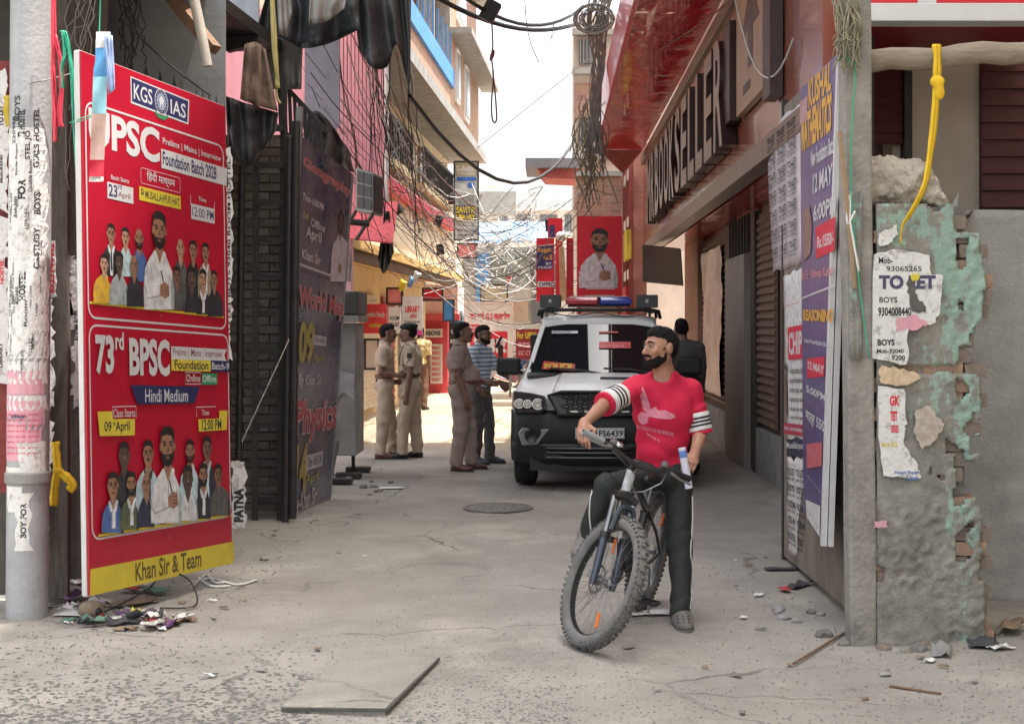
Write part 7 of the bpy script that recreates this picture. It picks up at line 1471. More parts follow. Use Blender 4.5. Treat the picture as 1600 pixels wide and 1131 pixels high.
def bwheel(c, nm, R3=None, disc=True):
    R3 = R3 or Matrix.Identity(3); T = lambda p: c + R3 @ V(p)
    m_ = MB(); n = 40; tr = .037
    m_.loft([[T(((tr * math.cos(b)) * 1.0, (RW - tr + tr * math.sin(b)) * math.cos(a), (RW - tr + tr * math.sin(b)) * math.sin(a))) for b in [2 * math.pi * k / 12 for k in range(12)]] for a in [2 * math.pi * i / n for i in range(n)]], caps=False, closed=True); w_ = m_.obj(nm, GRM, BK, smooth='all')
    kn = MB()
    for i in range(66):
        a = 2 * math.pi * i / 66
        for xo, rd, wd in ((-.031, -.012, .012), (.031, -.012, .012), (-.012 if i % 2 else .012, .0, .017), (.0, .001, .010)):
            if wd == .010 and i % 2: continue
            rr = RW + rd + .002; ra = Matrix.Rotation(a, 3, 'X'); tilt = Matrix.Rotation(-xo * 22, 3, 'Y'); kn.box(T(ra @ V((xo, rr, 0))), (wd, .012, .017), R3 @ ra @ Matrix.Rotation(xo * -25, 3, 'Z'))
    stuff(kn.obj('tread_knobs', GRT, w_), None)
    m_ = MB(); m_.loft([[T((x, r_ * math.cos(a), r_ * math.sin(a))) for x, r_ in ((-.013, .288), (.013, .288), (.015, .305), (.013, .318), (-.013, .318), (-.015, .305))] for a in [2 * math.pi * i / n for i in range(n)]], caps=False, closed=True); rim = m_.obj('rim', mat('black_rim', (.02, .022, .024), .35, .1, 10), w_, smooth=True, angle=30)
    m_ = MB()      # rim stickers
    for s in (-1, 1):
        for a0 in (R(150), R(200), R(20)):
            for k in range(7):
                a, b = a0 + k * .085, a0 + k * .085 + .05; q = [T((s * .0158, r_ * math.cos(t), r_ * math.sin(t))) for t, r_ in ((a, .297), (b, .297), (b, .311), (a, .311))]; m_.quad(*q)
    m_.obj('rim_lettering', mat('rim_white', (.55, .55, .55), .5), rim, fix=False)
    for i in range(32):
        a = 2 * math.pi * i / 32; b = a + (.5 if i % 4 < 2 else -.5); s = 1 if i % 2 else -1; m_ = MB(); m_.tube([T((s * .028, .022 * math.cos(b), .022 * math.sin(b))), T((0, .29 * math.cos(a), .29 * math.sin(a)))], .0013, 4, caps=False); m_.obj('spoke', STL, w_, fix=False)
    m_ = MB(); m_.lathe([(.001, -.06), (.012, -.06), (.014, -.04), (.027, -.033), (.027, -.028), (.018, -.02), (.018, .02), (.027, .028), (.027, .033), (.014, .04), (.012, .06), (.001, .06)], c, R3 @ V((1, 0, 0)), 14); m_.obj('hub', STL, w_, smooth=True)
    m_ = MB(); md_ = .042
    m_.loft([[T((md_ + x, r_ * math.cos(a), r_ * math.sin(a))) for x, r_ in ((-.001, .066), (.001, .066), (.001, .08), (-.001, .08))] for a in [2 * math.pi * i / 28 for i in range(28)]], caps=False, closed=True)
    for k in range(6): a = k * math.pi / 3; m_.bar(T((md_, .025 * math.cos(a), .025 * math.sin(a))), T((md_, .07 * math.cos(a + .3), .07 * math.sin(a + .3))), .010, .002, up=R3 @ V((1, 0, 0)))
    m_.obj('brake_disc', STL, w_)
    for a in (R(-62), R(118)): m_ = MB(); m_.box(T((-.016, .205 * math.cos(a), .205 * math.sin(a))), (.012, .085, .022), R3 @ Matrix.Rotation(a, 3, 'X')); m_.obj('reflector', ORF, w_, bevel=.005)
    return w_
STEER = R(44)          # bars and front wheel turned to the rider's left
hp0 = V((0, WB - .045 - .0, RW + .0)); 
# steering axis passes near the front axle (offset 45 mm behind)
ax0 = Fw + V((0, -.045, 0)) ; SR = Matrix.Rotation(STEER, 3, steer_ax)
def ST_(p): return ax0 + SR @ (V(p) - ax0)
bwheel(ST_(Fw), 'front_wheel', SR); bwheel(Rw, 'rear_wheel')
crown = ax0 + steer_ax * .45; headb = ax0 + steer_ax * .49; headt = ax0 + steer_ax * .61; stem0 = ax0 + steer_ax * .66
for s in (-1, 1):
    lo_ = ST_(Fw + V((s * .062, 0, 0))); up_ = ST_(crown + V((s * .062, .012, 0))); mid = lo_.lerp(up_, .52)
    m_ = MB(); m_.tube([lo_ - (up_ - lo_).normalized() * .03, lo_, mid], [.016, .020, .024], 12); fk = m_.obj('fork_lower', FRK, BK, smooth=True, angle=60)
    m_ = MB(); m_.tube([mid, up_], .0165, 12); m_.obj('fork_stanchion', STL, fk, smooth=True)
    m_ = MB(); m_.tube([mid - (up_ - lo_).normalized() * .02, mid + (up_ - lo_).normalized() * .015], .027, 12); m_.obj('fork_seal', BLACK, fk, smooth=True)
m_ = MB(); br_ = [ST_(Fw + V((s_, .035, .0)) + steer_ax * h_) for s_, h_ in ((-.062, .28), (-.045, .40), (0, .425), (.045, .40), (.062, .28))]; m_.tube(smooth_path(br_, 4), .016, 8); m_.obj('fork_arch', FRK, BK, smooth=True)
m_ = MB(); m_.tube([ST_(crown + V((-.075, .012, 0))), ST_(crown + V((0, 0, .02))), ST_(crown + V((.075, .012, 0)))], [.026, .032, .026], 10); m_.obj('fork_crown', FRB, BK, smooth=True)
m_ = MB(); m_.tube([headb, headt], .027, 14); m_.obj('head_tube', mat('white_graphic_frame', (.38, .39, .40), .35, .6, 22), BK, smooth=True)
m_ = MB(); m_.tube([headt, stem0], .019, 12); fwd = SR @ V((0, 1, 0)); sb = stem0 + fwd * .06; m_.tube([stem0, sb], .020, 12); m_.obj('stem', FRB, BK, smooth=True)
bar_r = SR @ V((1, 0, 0)); bar = [sb + bar_r * x + V((0, 0, z)) - fwd * b for x, z, b in ((-.36, .045, .035), (-.2, .04, .015), (-.09, .01, 0), (0, 0, 0), (.09, .01, 0), (.2, .04, .015), (.36, .045, .035))]
m_ = MB(); m_.tube(smooth_path(bar, 4), .0145, 10); m_.obj('handlebar', FRB, BK, smooth=True)
for s, i0, i1 in ((-1, 0, 1), (1, 6, 5)):
    e, i_ = bar[i0], bar[i1]; d = (i_ - e).normalized(); m_ = MB(); m_.tube([e, e + d * .13], .0185, 12); m_.obj('grip', mat('grey_grip', (.22, .23, .24), .8, .15) if s > 0 else BLACK, BK, smooth=True)
    m_ = MB(); m_.tube([e + d * .15 + V((0, 0, -.01)), e + d * .16 + fwd * .045, e + d * .10 + fwd * .06 + V((0, 0, -.015)), e + d * .02 + fwd * .055 + V((0, 0, -.02))], [.011, .010, .007, .006], 8); m_.obj('brake_lever', STL, BK, smooth=True)
    m_ = MB(); m_.lathe([(.001, -.02), (.018, -.016), (.022, 0), (.018, .016), (.001, .02)], e + d * .19 + V((0, 0, .025)), d, 12); m_.obj('shifter', STL, BK, smooth=True)
m_ = MB(); bl = bar[5] * .45 + bar[4] * .55 + V((0, 0, .035)); m_.lathe([(.026, -.004), (.027, .0), (.024, .012), (.012, .02), (.001, .022)], bl, V((0, 0, 1)), 16); m_.obj('bell', CHR, BK, smooth=True)
# frame
bb_ = V((0, .43, .315)); sc_ = V((0, .30, .74)); 
for nm, pts, r_ in (('down_tube', [headb + V((0, 0, .01)), bb_], .030), ('top_tube', [headt - steer_ax * .02, V((0, .31, .66))], .024), ('seat_tube', [bb_, V((0, .295, .68))], .021)):
    m_ = MB(); m_.tube(pts, r_, 12); m_.obj(nm, FRB, BK, smooth=True)
for s in (-1, 1):
    m_ = MB(); m_.tube([V((s * .022, .425, .315)), V((s * .055, .2, .34)), Rw + V((s * .065, 0, 0))], .012, 8); m_.obj('chain_stay', FRB, BK, smooth=True); m_ = MB(); m_.tube([V((s * .02, .31, .64)), V((s * .05, .16, .52)), Rw + V((s * .065, 0, 0))], .010, 8); m_.obj('seat_stay', FRB, BK, smooth=True)
m_ = MB(); m_.tube([V((0, .297, .66)), V((0, .275, .80))], .015, 10); m_.obj('seat_post', STL, BK, smooth=True)
S = SDF(); S.ell((0, .20, .84), (.075, .10, .03), None, .04); S.cone((0, .24, .84), (0, .42, .845), .045, .022, .04); np_obj('saddle', S.mesh(.008), mat('saddle_black', (.015, .015, .016), .5), BK)
# cranks: right foot up/forward, left down/back
m_ = MB(); m_.lathe([(.001, -.003), (.085, -.003), (.09, 0), (.085, .003), (.001, .003)], bb_ + V((.05, 0, 0)), (1, 0, 0), 28); m_.obj('chainring', STL, BK)
ca = R(70)
for s, a in ((1, ca), (-1, ca + math.pi)):
    c0 = bb_ + V((s * .065, 0, 0)); c1 = c0 + V((s * .012, .17 * math.cos(a), .17 * math.sin(a))); m_ = MB(); m_.bar(c0, c1, .024, .014, up=V((1, 0, 0))); cr = m_.obj('crank', FRB, BK, bevel=.004)
    m_ = MB(); pc = c1 + V((s * .065, 0, 0))
    for q in ((0, .045, .095, .012), (0, -.045, .095, .012), (-.045, 0, .012, .09), (.045, 0, .012, .09), (0, 0, .012, .09)): m_.box(pc + V((q[0], q[1], 0)), (q[2], q[3], .016))
    m_.obj('pedal', BLACK, cr)
m_ = MB(); m_.tube([Rw + V((.052, 0, .045)), bb_ + V((.052, 0, .088)), bb_ + V((.052, .08, 0)), bb_ + V((.052, 0, -.088)), Rw + V((.052, -.02, -.06))], .004, 5); m_.obj('chain', STL, BK)
m_ = MB(); m_.tube([bar[5] + V((0, 0, -.01)), bar[5] + fwd * .12 + V((0, 0, -.02)), sb + fwd * .10 + V((0, 0, -.06)), headb + V((.02, .03, -.05)), ST_(Fw + V((.07, -.02, .2)))], .004, 5); m_.obj('brake_cable', BLACK, BK, smooth='all')
m_ = MB(); m_.tube([bar[1], bar[2] + fwd * .14 + V((0, 0, -.03)), sb + fwd * .13 + V((0, 0, -.10)), headb + V((-.02, .02, 0)), V((-.02, .6, .55))], .004, 5); m_.obj('gear_cable', STL, BK, smooth='all')
m_ = MB(); m_.tube([V((-.04, .12, .30)), V((-.10, .16, .02))], .008, 6); m_.obj('kickstand', STL, BK)
# set down: rear contact, heading, lean
rc_, fc_ = G(998, 953), G(921, 1006); hd_ = (fc_ - rc_); yaw = math.atan2(-hd_.x, hd_.y)
LEAN = R(-11)
BK.matrix_basis = Matrix.Translation((rc_.x, rc_.y, 0.0)) @ Matrix.Rotation(yaw, 4, 'Z') @ Matrix.Rotation(LEAN, 4, 'Y')

# ================================================================== parked motorcycles in the sunlit street
def motorcycle(lab, col):
    t = thing('motorcycle', lab, 'motorcycle', (0, 0, 0), 'parked motorcycles')
    for y, nm in ((0, 'wheel'), (1.28, 'wheel')):
        m_ = MB(); m_.lathe([(.20, -.04), (.27, -.045), (.30, 0), (.27, .045), (.20, .04)], V((0, y, .30)), (1, 0, 0), 20); w_ = m_.obj(nm, TYRE, t, smooth=True); m_ = MB(); m_.lathe([(.001, -.03), (.21, -.02), (.21, .02), (.001, .03)], V((0, y, .30)), (1, 0, 0), 16); m_.obj('rim', STL, w_)
        m_ = MB(); m_.tube([V((0, y + .34 * math.cos(a), .30 + .34 * math.sin(a))) for a in [R(20 + 140 * i / 6) for i in range(7)]], .05, 6); m_.obj('mudguard', mat(col, dict(bike_red=(.35, .02, .03), bike_black=(.02, .02, .022), bike_blue=(.03, .08, .25))[col], .3, .05, coat=.4), t, smooth=True)
    S = SDF(); S.ell((0, .78, .82), (.13, .26, .12), None, .05); S.ell((0, .62, .7), (.11, .2, .1), None, .05); np_obj('tank', S.mesh(.02), MATS[col], t)
    S = SDF(); S.ell((0, .25, .80), (.12, .38, .06), None, .04); S.ell((0, -.05, .85), (.10, .2, .06), None, .04); np_obj('seat', S.mesh(.02), BLACK, t)
    m_ = MB(); m_.box((0, .62, .45), (.28, .42, .34)); m_.obj('engine', STL, t, bevel=.04)
    for s in (-1, 1): m_ = MB(); m_.tube([V((s * .09, 1.28, .30)), V((s * .09, 1.10, .92))], .025, 8); m_.obj('fork', STL, t, smooth=True)
    m_ = MB(); m_.tube([V((-.36, .92, 1.06)), V((-.15, 1.05, 1.02)), V((.15, 1.05, 1.02)), V((.36, .92, 1.06))], .014, 8); m_.obj('handlebar', BLACK, t, smooth=True)
    S = SDF(); S.ell((0, 1.20, .90), (.11, .10, .12), None, .02); np_obj('headlamp', S.mesh(.015), mat('lamp_grey', (.3, .3, .3), .2), t)
    m_ = MB(); m_.tube([V((.13, .7, .25)), V((.15, .2, .32)), V((.15, -.25, .40))], [.03, .045, .05], 8); m_.obj('exhaust', CHR, t, smooth=True)
    for s in (-1, 1): m_ = MB(); m_.tube([V((s * .25, .95, 1.05)), V((s * .32, .95, 1.22))], .006, 5); m_.ell((s * .33, .95, 1.25), (.06, .015, .04)); m_.obj('mirror', BLACK, t, smooth=True)
    return t
M0 = motorcycle('red motorcycle parked beyond the grey kiosk under the red study sign', 'bike_red'); M0.location = G(578, 638); M0.rotation_euler = (0, 0, R(160))
q = motorcycle('black motorcycle parked beside the red motorcycle near the grey kiosk', 'bike_black'); q.location = G(562, 626); q.rotation_euler = (0, 0, R(150))
q = motorcycle('blue motorcycle parked at the street end beyond the police car', 'bike_blue'); q.location = G(790, 612); q.rotation_euler = (0, 0, R(215))
q = motorcycle('black motorcycle parked behind the blue motorcycle at the street end', 'bike_black'); q.location = G(808, 603); q.rotation_euler = (0, 0, R(200))
def gz(x, y): return ground_z(x, y) if (-4.7 < x < 4 and 5.5 < y < 22) else 0
# ================================================================== ground furniture
sl = thing('cover_slab', 'tilted concrete cover slab with a painted dark edge in the lane', 'slab', G(560, 1065))
c = [G(440, 1103, .022), G(602, 1106, .034), G(684, 1027, .020), G(545, 1021, .008)]
m_ = MB(); m_.hexa([p - V((0, 0, .055)) for p in c], c); m_.obj('concrete', gr.data.materials[0], sl)
m_ = MB(); m_.bar(c[0] + V((0, -.006, -.012)), c[1] + V((0.005, -.006, -.006)), .008, .014); m_.obj('shaded_edge', mat('slab_edge', (.09, .086, .08), .8, .3, 9), sl); m_ = MB(); m_.bar(c[1] + V((.006, 0, -.012)), c[2] + V((.006, 0, -.006)), .008, .014); m_.obj('shaded_edge', MATS['slab_edge'], sl)  # dark bars painted as the shaded concrete side of the slab
for nm, px, py, r_, lab in (('manhole_cover', 778, 794, .30, 'round iron manhole cover flush in the lane'),):
    g_ = G(px, py); m_ = MB(); m_.lathe([(.001, .012), (r_ - .03, .012), (r_ - .028, .006), (r_ - .012, .006), (r_ - .01, .014), (r_ + .02, .014), (r_ + .03, .0)], V((g_.x, g_.y, .004)), (0, 0, 1), 36); o = m_.obj(nm, mat('rusty_iron', (.16, .15, .135), .7, .3, 20, .5, 40), smooth=True, angle=30); tag(o, lab, 'manhole')
    for k in range(7): m_ = MB(); x = g_.x - .2 + k * .066; m_.bar(V((x, g_.y - .17, .019)), V((x, g_.y + .17, .019)), .02, .006); m_.obj('rib', MATS['rusty_iron'], o)
rng = random.Random(11)
for px, py, r_ in ((772, 836, .34), (690, 893, .34)):
    g_ = G(px, py); mb = MB(); rg = []
    for rr, z in ((r_, -.004), (r_ * .97, .005), (r_ * .5, .007), (.0001, .008)): rg.append([V((g_.x + rr * math.cos(a) * (1 + .04 * n3(math.cos(a) * 2, math.sin(a) * 2, px)), g_.y + rr * 1.05 * math.sin(a) * (1 + .06 * n3(math.cos(a) * 3, math.sin(a) * 3, px)), z)) for a in [2 * math.pi * k / 30 for k in range(30)]])
    mb.loft(rg, caps=False); o = struct(mb.obj('road_patch', gr.data.materials[0], smooth='all')); 
    for v in o.data.vertices: v.co.z += gz(v.co.x, v.co.y)
# exposed pebbles: nobody could count them
pbm = MB(); ico = [(0, 0, 1), (.9, 0, .45), (.28, .85, .45), (-.72, .53, .45), (-.72, -.53, .45), (.28, -.85, .45)]
for i in range(2600):
    px = rng.uniform(-30, 900) if rng.random() < .8 else rng.uniform(0, 1600); py = 1140 - abs(rng.gauss(0, 60)) ; 
    if py < 960: continue
    p = G(px, py); s = rng.uniform(.006, .014) * (1.2 if px < 500 else .75); e = rng.uniform(.6, 1.5); z0 = gz(p.x, p.y) - s * .12; a = rng.uniform(0, 6.28)
    vs = []
    for (x, y, z) in ico[0:1] + ico[1:]: vs.append((p.x + s * (x * e * math.cos(a) - y * math.sin(a)), p.y + s * (x * e * math.sin(a) + y * math.cos(a)), z0 + s * .5 * z))
    pbm.add(vs, [(0, 1, 2), (0, 2, 3), (0, 3, 4), (0, 4, 5), (0, 5, 1)])
stuff(pbm.obj('pebbles', mat('pebble_grey', (.125, .12, .112), .8, .5, 30), fix=False, smooth='all'), 'dark pebbles showing in the worn concrete')
# grit and dust crumbs all over the lane
gb = MB()
for i in range(5200):
    px = rng.uniform(-20, 1620); py = 730 + 410 * rng.random() ** 1.0; p = G(px, py)
    if p.x > 1.6 and p.y > 8 or p.x < -2.9: continue
    s = rng.uniform(.003, .009) * (1.5 if p.x > 1.0 or p.x < -1.9 else 1); a = rng.uniform(0, 6.28); z0 = gz(p.x, p.y)
    gb.add([(p.x + s * math.cos(a + k * 2.1), p.y + s * math.sin(a + k * 2.1), z0 - .002) for k in range(3)] + [(p.x, p.y, z0 + s * .9)], [(0, 1, 3), (1, 2, 3), (2, 0, 3)])
stuff(gb.obj('grit', mat('grit', (.24, .225, .20), .95, .5, 50), fix=False), 'loose grit and crumbs on the lane')
# litter
PW2 = mat('litter_white', (.66, .65, .63), .85, .1, 20); PB2 = mat('litter_brown', (.22, .15, .10), .9, .3, 12); PG2 = mat('litter_green', (.10, .20, .14), .6, .3, 12); PR2 = mat('litter_red', (.42, .05, .05), .6, .3, 20); PD2 = mat('litter_dark', (.05, .05, .055), .8, .3, 12); PP2 = mat('litter_purple', (.12, .05, .14), .5, .3, 10); PC2 = mat('clear_plastic', (.42, .41, .38), .25, .2, 10)
def scrap(px, py, w_, d_, m, lab, cat='litter', rough=.35, lift=.01, rot=None, name='paper_scrap', group=None, hgt=.3):
    g_ = G(px, py); n = 5; a = rng.uniform(0, 6.28) if rot is None else rot; ph = rng.uniform(0, 9); A = []
    for j in range(n):
        for i in range(n):
            x = (i / (n - 1) - .5) * w_ * (1 + rng.uniform(-.12, .12)); y = (j / (n - 1) - .5) * d_ * (1 + rng.uniform(-.12, .12)); z = lift + max(0, .5 * hgt * w_ * n3(x * 9 / max(w_, .05), y * 9 / max(w_, .05), ph)) + .004
            X_, Y_ = g_.x + x * math.cos(a) - y * math.sin(a), g_.y + x * math.sin(a) + y * math.cos(a); A.append((X_, Y_, z + gz(X_, Y_)))
    mb = MB(); mb.add(A, [(j * n + i, j * n + i + 1, j * n + i + n + 1, j * n + i + n) for j in range(n - 1) for i in range(n - 1)]); o = mb.obj(name, m, fix=False, smooth='all'); md = o.modifiers.new('t', 'SOLIDIFY'); md.thickness = .003
    tag(o, lab, cat, group); return o
scrap(1012, 960, .30, .16, PW2, 'flat white paper sheet lying under the rear bicycle wheel', rot=.1, hgt=.12); scrap(612, 763, .26, .12, PW2, 'white paper sheet lying in the lane before the constables', rot=0, hgt=.1)
scrap(124, 920, .10, .10, PW2, 'crumpled white paper scrap at the foot of the red board', hgt=1.2); scrap(287, 968, .10, .09, PW2, 'printed white card on the litter heap', hgt=.3, lift=.03); scrap(115, 942, .22, .16, PP2, 'purple snack wrapper on the litter heap', hgt=.9, lift=.03); scrap(150, 965, .42, .2, PC2, 'torn clear plastic bag on the litter heap', hgt=.45)
scrap(205, 948, .30, .14, PB2, 'flattened brown cardboard on the litter heap', hgt=.3, lift=.02); scrap(240, 930, .22, .12, PG2, 'green plastic wrapper on the litter heap', hgt=.5, lift=.03); scrap(205, 928, .14, .1, PR2, 'red torn wrapper on the litter heap', hgt=.8, lift=.03); scrap(225, 972, .2, .08, PD2, 'dark rag on the litter heap', hgt=.9, lift=.02); scrap(195, 975, .2, .09, PD2, 'black plastic scrap on the litter heap', hgt=.7, lift=.01); scrap(250, 975, .12, .05, PR2, 'pinkish wrapper beside the printed card', hgt=.5, lift=.02); scrap(212, 968, .06, .05, YELI, 'small yellow paper on the litter heap', hgt=.8, lift=.05); scrap(232, 924, .12, .05, PW2, 'white cup scrap on the litter heap', hgt=.9, lift=.05); scrap(75, 955, .10, .05, PG2, 'green and red wrapper by the steel pole', hgt=.6)
scrap(1562, 1028, .13, .10, PW2, 'white plastic lid on the rubble by the broken pillar', hgt=.7); scrap(1453, 1040, .07, .05, PW2, 'small pale blue scrap in front of the broken pillar', hgt=.8); scrap(1570, 925, .26, .3, PB2, 'crumpled brown wrapper stuffed beside the broken pillar', hgt=1.1, lift=.08); scrap(1580, 1000, .25, .12, PB2, 'brown wet cardboard at the foot of the grey wall', hgt=.6, lift=.04); scrap(1535, 1015, .35, .15, PD2, 'grey plastic bag on the rubble', hgt=.5); scrap(1470, 1025, .30, .10, CONC, 'flattened sack in front of the broken pillar', hgt=.4)
scrap(1226, 925, .12, .06, PR2, 'pink wrapper under the gate leaf', hgt=.6, lift=.02); scrap(1250, 918, .22, .08, PD2, 'dark wet rag under the gate leaf', hgt=.7); scrap(1186, 932, .07, .05, PW2, 'white scrap right of the grey clog', hgt=.5); scrap(1230, 892, .30, .10, PD2, 'dark board piece lying by the gate leaf', hgt=.1, rot=0)
for i in range(95):
    t = rng.random()
    if t < .35: px, py = rng.uniform(1100, 1600), rng.uniform(860, 1120)
    elif t < .6: px, py = rng.uniform(60, 360), rng.uniform(930, 985)
    elif t < .75: px, py = rng.uniform(370, 560), rng.uniform(775, 880)
    else: px, py = rng.uniform(300, 1200), rng.uniform(760, 1120)
    g_ = G(px, py)
    if g_.x > 1.62 and g_.y > 7.75: continue
    scrap(px, py, rng.uniform(.02, .07), rng.uniform(.015, .04), rng.choice((PW2, PB2, CONC, CONC, MORTAR, PD2)), 'tiny torn scrap of paper or leaf lying on the lane', 'scrap', hgt=.7, group='small scraps on the lane')
for i in range(34):
    px, py = rng.uniform(92, 292), 985 - abs(rng.gauss(0, 18)); nm_, m = rng.choice((('white', PW2), ('brown', PB2), ('black', PD2), ('clear', PC2), ('green', PG2), ('red', PR2), ('purple', PP2), ('brown', PB2)))
    scrap(px, py, rng.uniform(.06, .18), rng.uniform(.03, .09), m, 'crumpled %s wrapper or rag on the litter heap under the red board' % nm_, hgt=rng.uniform(.4, 1.3), lift=rng.uniform(0, .04), name='wrapper', group='wrappers on the litter heap')
# coconut shell, hoop of wire, strips
g_ = G(143, 968); m_ = MB(); m_.ell((g_.x, g_.y, .058), (.080, .065, .056), None, 14, 9); o = m_.obj('coconut', mat('coconut_husk', (.24, .19, .13), .9, .25, 9, .7, 60), smooth='all'); tag(o, 'brown coconut shell on the litter heap', 'coconut')
m_ = MB(); m_.ell((g_.x + .055, g_.y - .045, .055), (.022, .02, .026), None, 8, 6); m_.obj('opening', BLACK, o)
m_ = MB(); m_.tube(smooth_path([G(150, 970) + V((0, 0, .03)), G(225, 950) + V((0, 0, .10)), G(258, 935) + V((0, 0, .16)), G(295, 938) + V((0, 0, .13)), G(306, 950) + V((0, 0, .02)), G(250, 955) + V((0, 0, .02))], 6), .006, 6); tag(m_.obj('wire_hoop', DARK, smooth='all'), 'bent dark wire hoop on the litter heap', 'wire')
for k, pts in enumerate(([(290, 915), (330, 906), (370, 916), (402, 908)], [(300, 920), (322, 900), (335, 912), (352, 912)], [(310, 905), (330, 918), (360, 918)])):
    m_ = MB(); m_.tube(smooth_path([G(x, y) + V((0, 0, .012)) for x, y in pts], 5), .008, 5); tag(m_.obj('plastic_strip', PW2, smooth='all'), 'curled white plastic strip beside the red board', 'strip', 'white strips by the red board')
for i in range(16):
    px, py = rng.uniform(60, 120), rng.uniform(945, 975); a = G(px, py); m_ = MB(); b = a + V((rng.uniform(-.15, .15), rng.uniform(-.1, .1), .02)); m_.tube([a + V((0, 0, .012)), b], .004, 4); tag(m_.obj('stick', WOOD), 'thin dry stick by the foot of the steel pole', 'stick', 'sticks by the pole')
for a, b in (((1240, 1040), (1322, 992)), ((1440, 1050), (1582, 1068)), ((1390, 1075), (1470, 1090))):
    m_ = MB(); m_.tube([G(*a) + V((0, 0, .012)), G(*b) + V((0, 0, .02))], .007, 5); tag(m_.obj('stick', WOODB), 'dry stick lying before the broken pillar', 'stick', 'sticks by the pillar')
# rubble lumps
for i in range(46):
    if i < 26: px, py = rng.uniform(1380, 1600), rng.uniform(985, 1030)
    elif i < 36: px, py = rng.uniform(1180, 1330), rng.uniform(950, 1010)
    else: px, py = rng.uniform(500, 620), rng.uniform(735, 775)
    g_ = G(px, py); s = rng.uniform(.02, .055); bmx = bmesh.new(); bmesh.ops.create_icosphere(bmx, subdivisions=2, radius=s)
    for v in bmx.verts: v.co *= 1 + .35 * n3(v.co.x * 30, v.co.y * 30, v.co.z * 30 + i); v.co.z *= .65
    me = bpy.data.meshes.new('rubble'); bmx.to_mesh(me); bmx.free(); me.materials.append(rng.choice((CONC, MORTAR, BRICK_B))); o = bpy.data.objects.new('rubble', me); COL.objects.link(o); o.location = (g_.x, g_.y, s * .3); tag(o, 'small broken lump of masonry lying on the ground', 'rubble', 'masonry lumps')

# ================================================================== left side: kiosk, cooler, tarp, ropes
ks = thing('grey_kiosk', 'battered grey metal kiosk box on legs beyond the blue board', 'kiosk', G(538, 742))
KM = mat('kiosk_grey', (.26, .26, .25), .6, .2, 4, .2, 20, dirt=.5, dirtcol=(.10, .10, .10))
def pbox(px0, px1, py0, py1, d, dep): a, b = W(px0, py1, d), W(px1, py0, d); return (a.x, b.x, d, d + dep, a.z, b.z)
m_ = MB(); m_.bb(*pbox(514, 556, 505, 712, 16.3, .7)); m_.obj('cabinet', KM, ks, bevel=.01); m_ = MB(); m_.bb(*pbox(512, 560, 455, 492, 16.25, .8)); m_.obj('top_box', mat('kiosk_dark', (.06, .06, .06), .6, .3, 5), ks, bevel=.02); m_ = MB(); m_.bb(*pbox(512, 560, 493, 503, 16.2, .85)); m_.obj('counter', KM, ks)
for x in (519, 552): m_ = MB(); m_.bar(W(x, 712, 16.4), G(x, 742), .04); m_.obj('leg', DARK, ks)
m_ = MB(); q = [W(518, 575, 16.28), W(554, 585, 16.28), W(553, 625, 16.28), W(536, 612, 16.28), W(520, 630, 16.28)]; m_.prism(q, (0, .01, 0)); m_.obj('torn_cover', mat('torn_grey', (.36, .36, .36), .7, .2, 8), ks)
m_ = MB(); m_.bar(W(527, 560, 16.0), W(514, 750, 15.6), .05, .03); tag(m_.obj('leaning_plank', WOOD), 'dark plank leaning against the grey kiosk', 'plank')
for a, b, m in (((505, 772), (520, 640), WOOD), ((512, 768), (527, 690), DARK)): m_ = MB(); m_.bar(G(*a), W(*b, 15.6), .04, .03); tag(m_.obj('timber_stick', m), 'thin timber stick leaning between the blue board and kiosk', 'stick', 'sticks at the kiosk')
for px, py in ((545, 748), (560, 738), (530, 757)): m_ = MB(); g_ = G(px, py); m_.box((g_.x, g_.y, .04), (.28, .16, .06)); tag(m_.obj('dark_block', DARK, bevel=.01), 'dark flat block lying before the grey kiosk', 'block', 'blocks at the kiosk')
ac = thing('air_cooler', 'grey box air cooler hung above the blue board', 'air cooler', W(576, 330, 16.8)); ACM = mat('cooler_grey', (.20, .20, .20), .5, .15, 6)
q0 = [W(556, 330, 16.5), W(583, 334, 16.2), W(583, 270, 16.2), W(556, 262, 16.5)]; q1 = [p + V((.05, .5, 0)) for p in q0]; m_ = MB(); m_.hexa(q0, q1); cb_ = m_.obj('case', ACM, ac, bevel=.012)
for k in range(2):
    for j in range(3):
        u0, u1 = .10 + .45 * k, .48 + .45 * k; v0, v1 = .08 + .3 * j, .34 + .3 * j; L2 = lambda u, v: (q0[0].lerp(q0[1], u)).lerp(q0[3].lerp(q0[2], u), v) + V((-.004, -.012, 0)); m_ = MB(); m_.prism([L2(u0, v0), L2(u1, v0), L2(u1, v1), L2(u0, v1)], (0, .01, 0)); m_.obj('louvre', BLACK, ac)
m_ = MB(); q2 = [q0[1], q1[1], q1[2], q0[2]]; m_.prism([p + V((.012, -.004, 0)) + (sum(q2, V()) / 4 - p) * .15 for p in q2], (-.008, 0, 0)); m_.obj('side_grille', DARK, ac)
for p in (q0[0], q0[1]): m_ = MB(); m_.bar(p, p + V((-.25, .5, -.25)), .03); m_.obj('bracket', DARK, ac)
m_ = MB(); m_.tube([W(548, 347, 16.2), W(577, 350, 16.2)], .035, 10); tag(m_.obj('black_tube', BLACK, smooth=True), 'short black tube below the air cooler', 'tube')
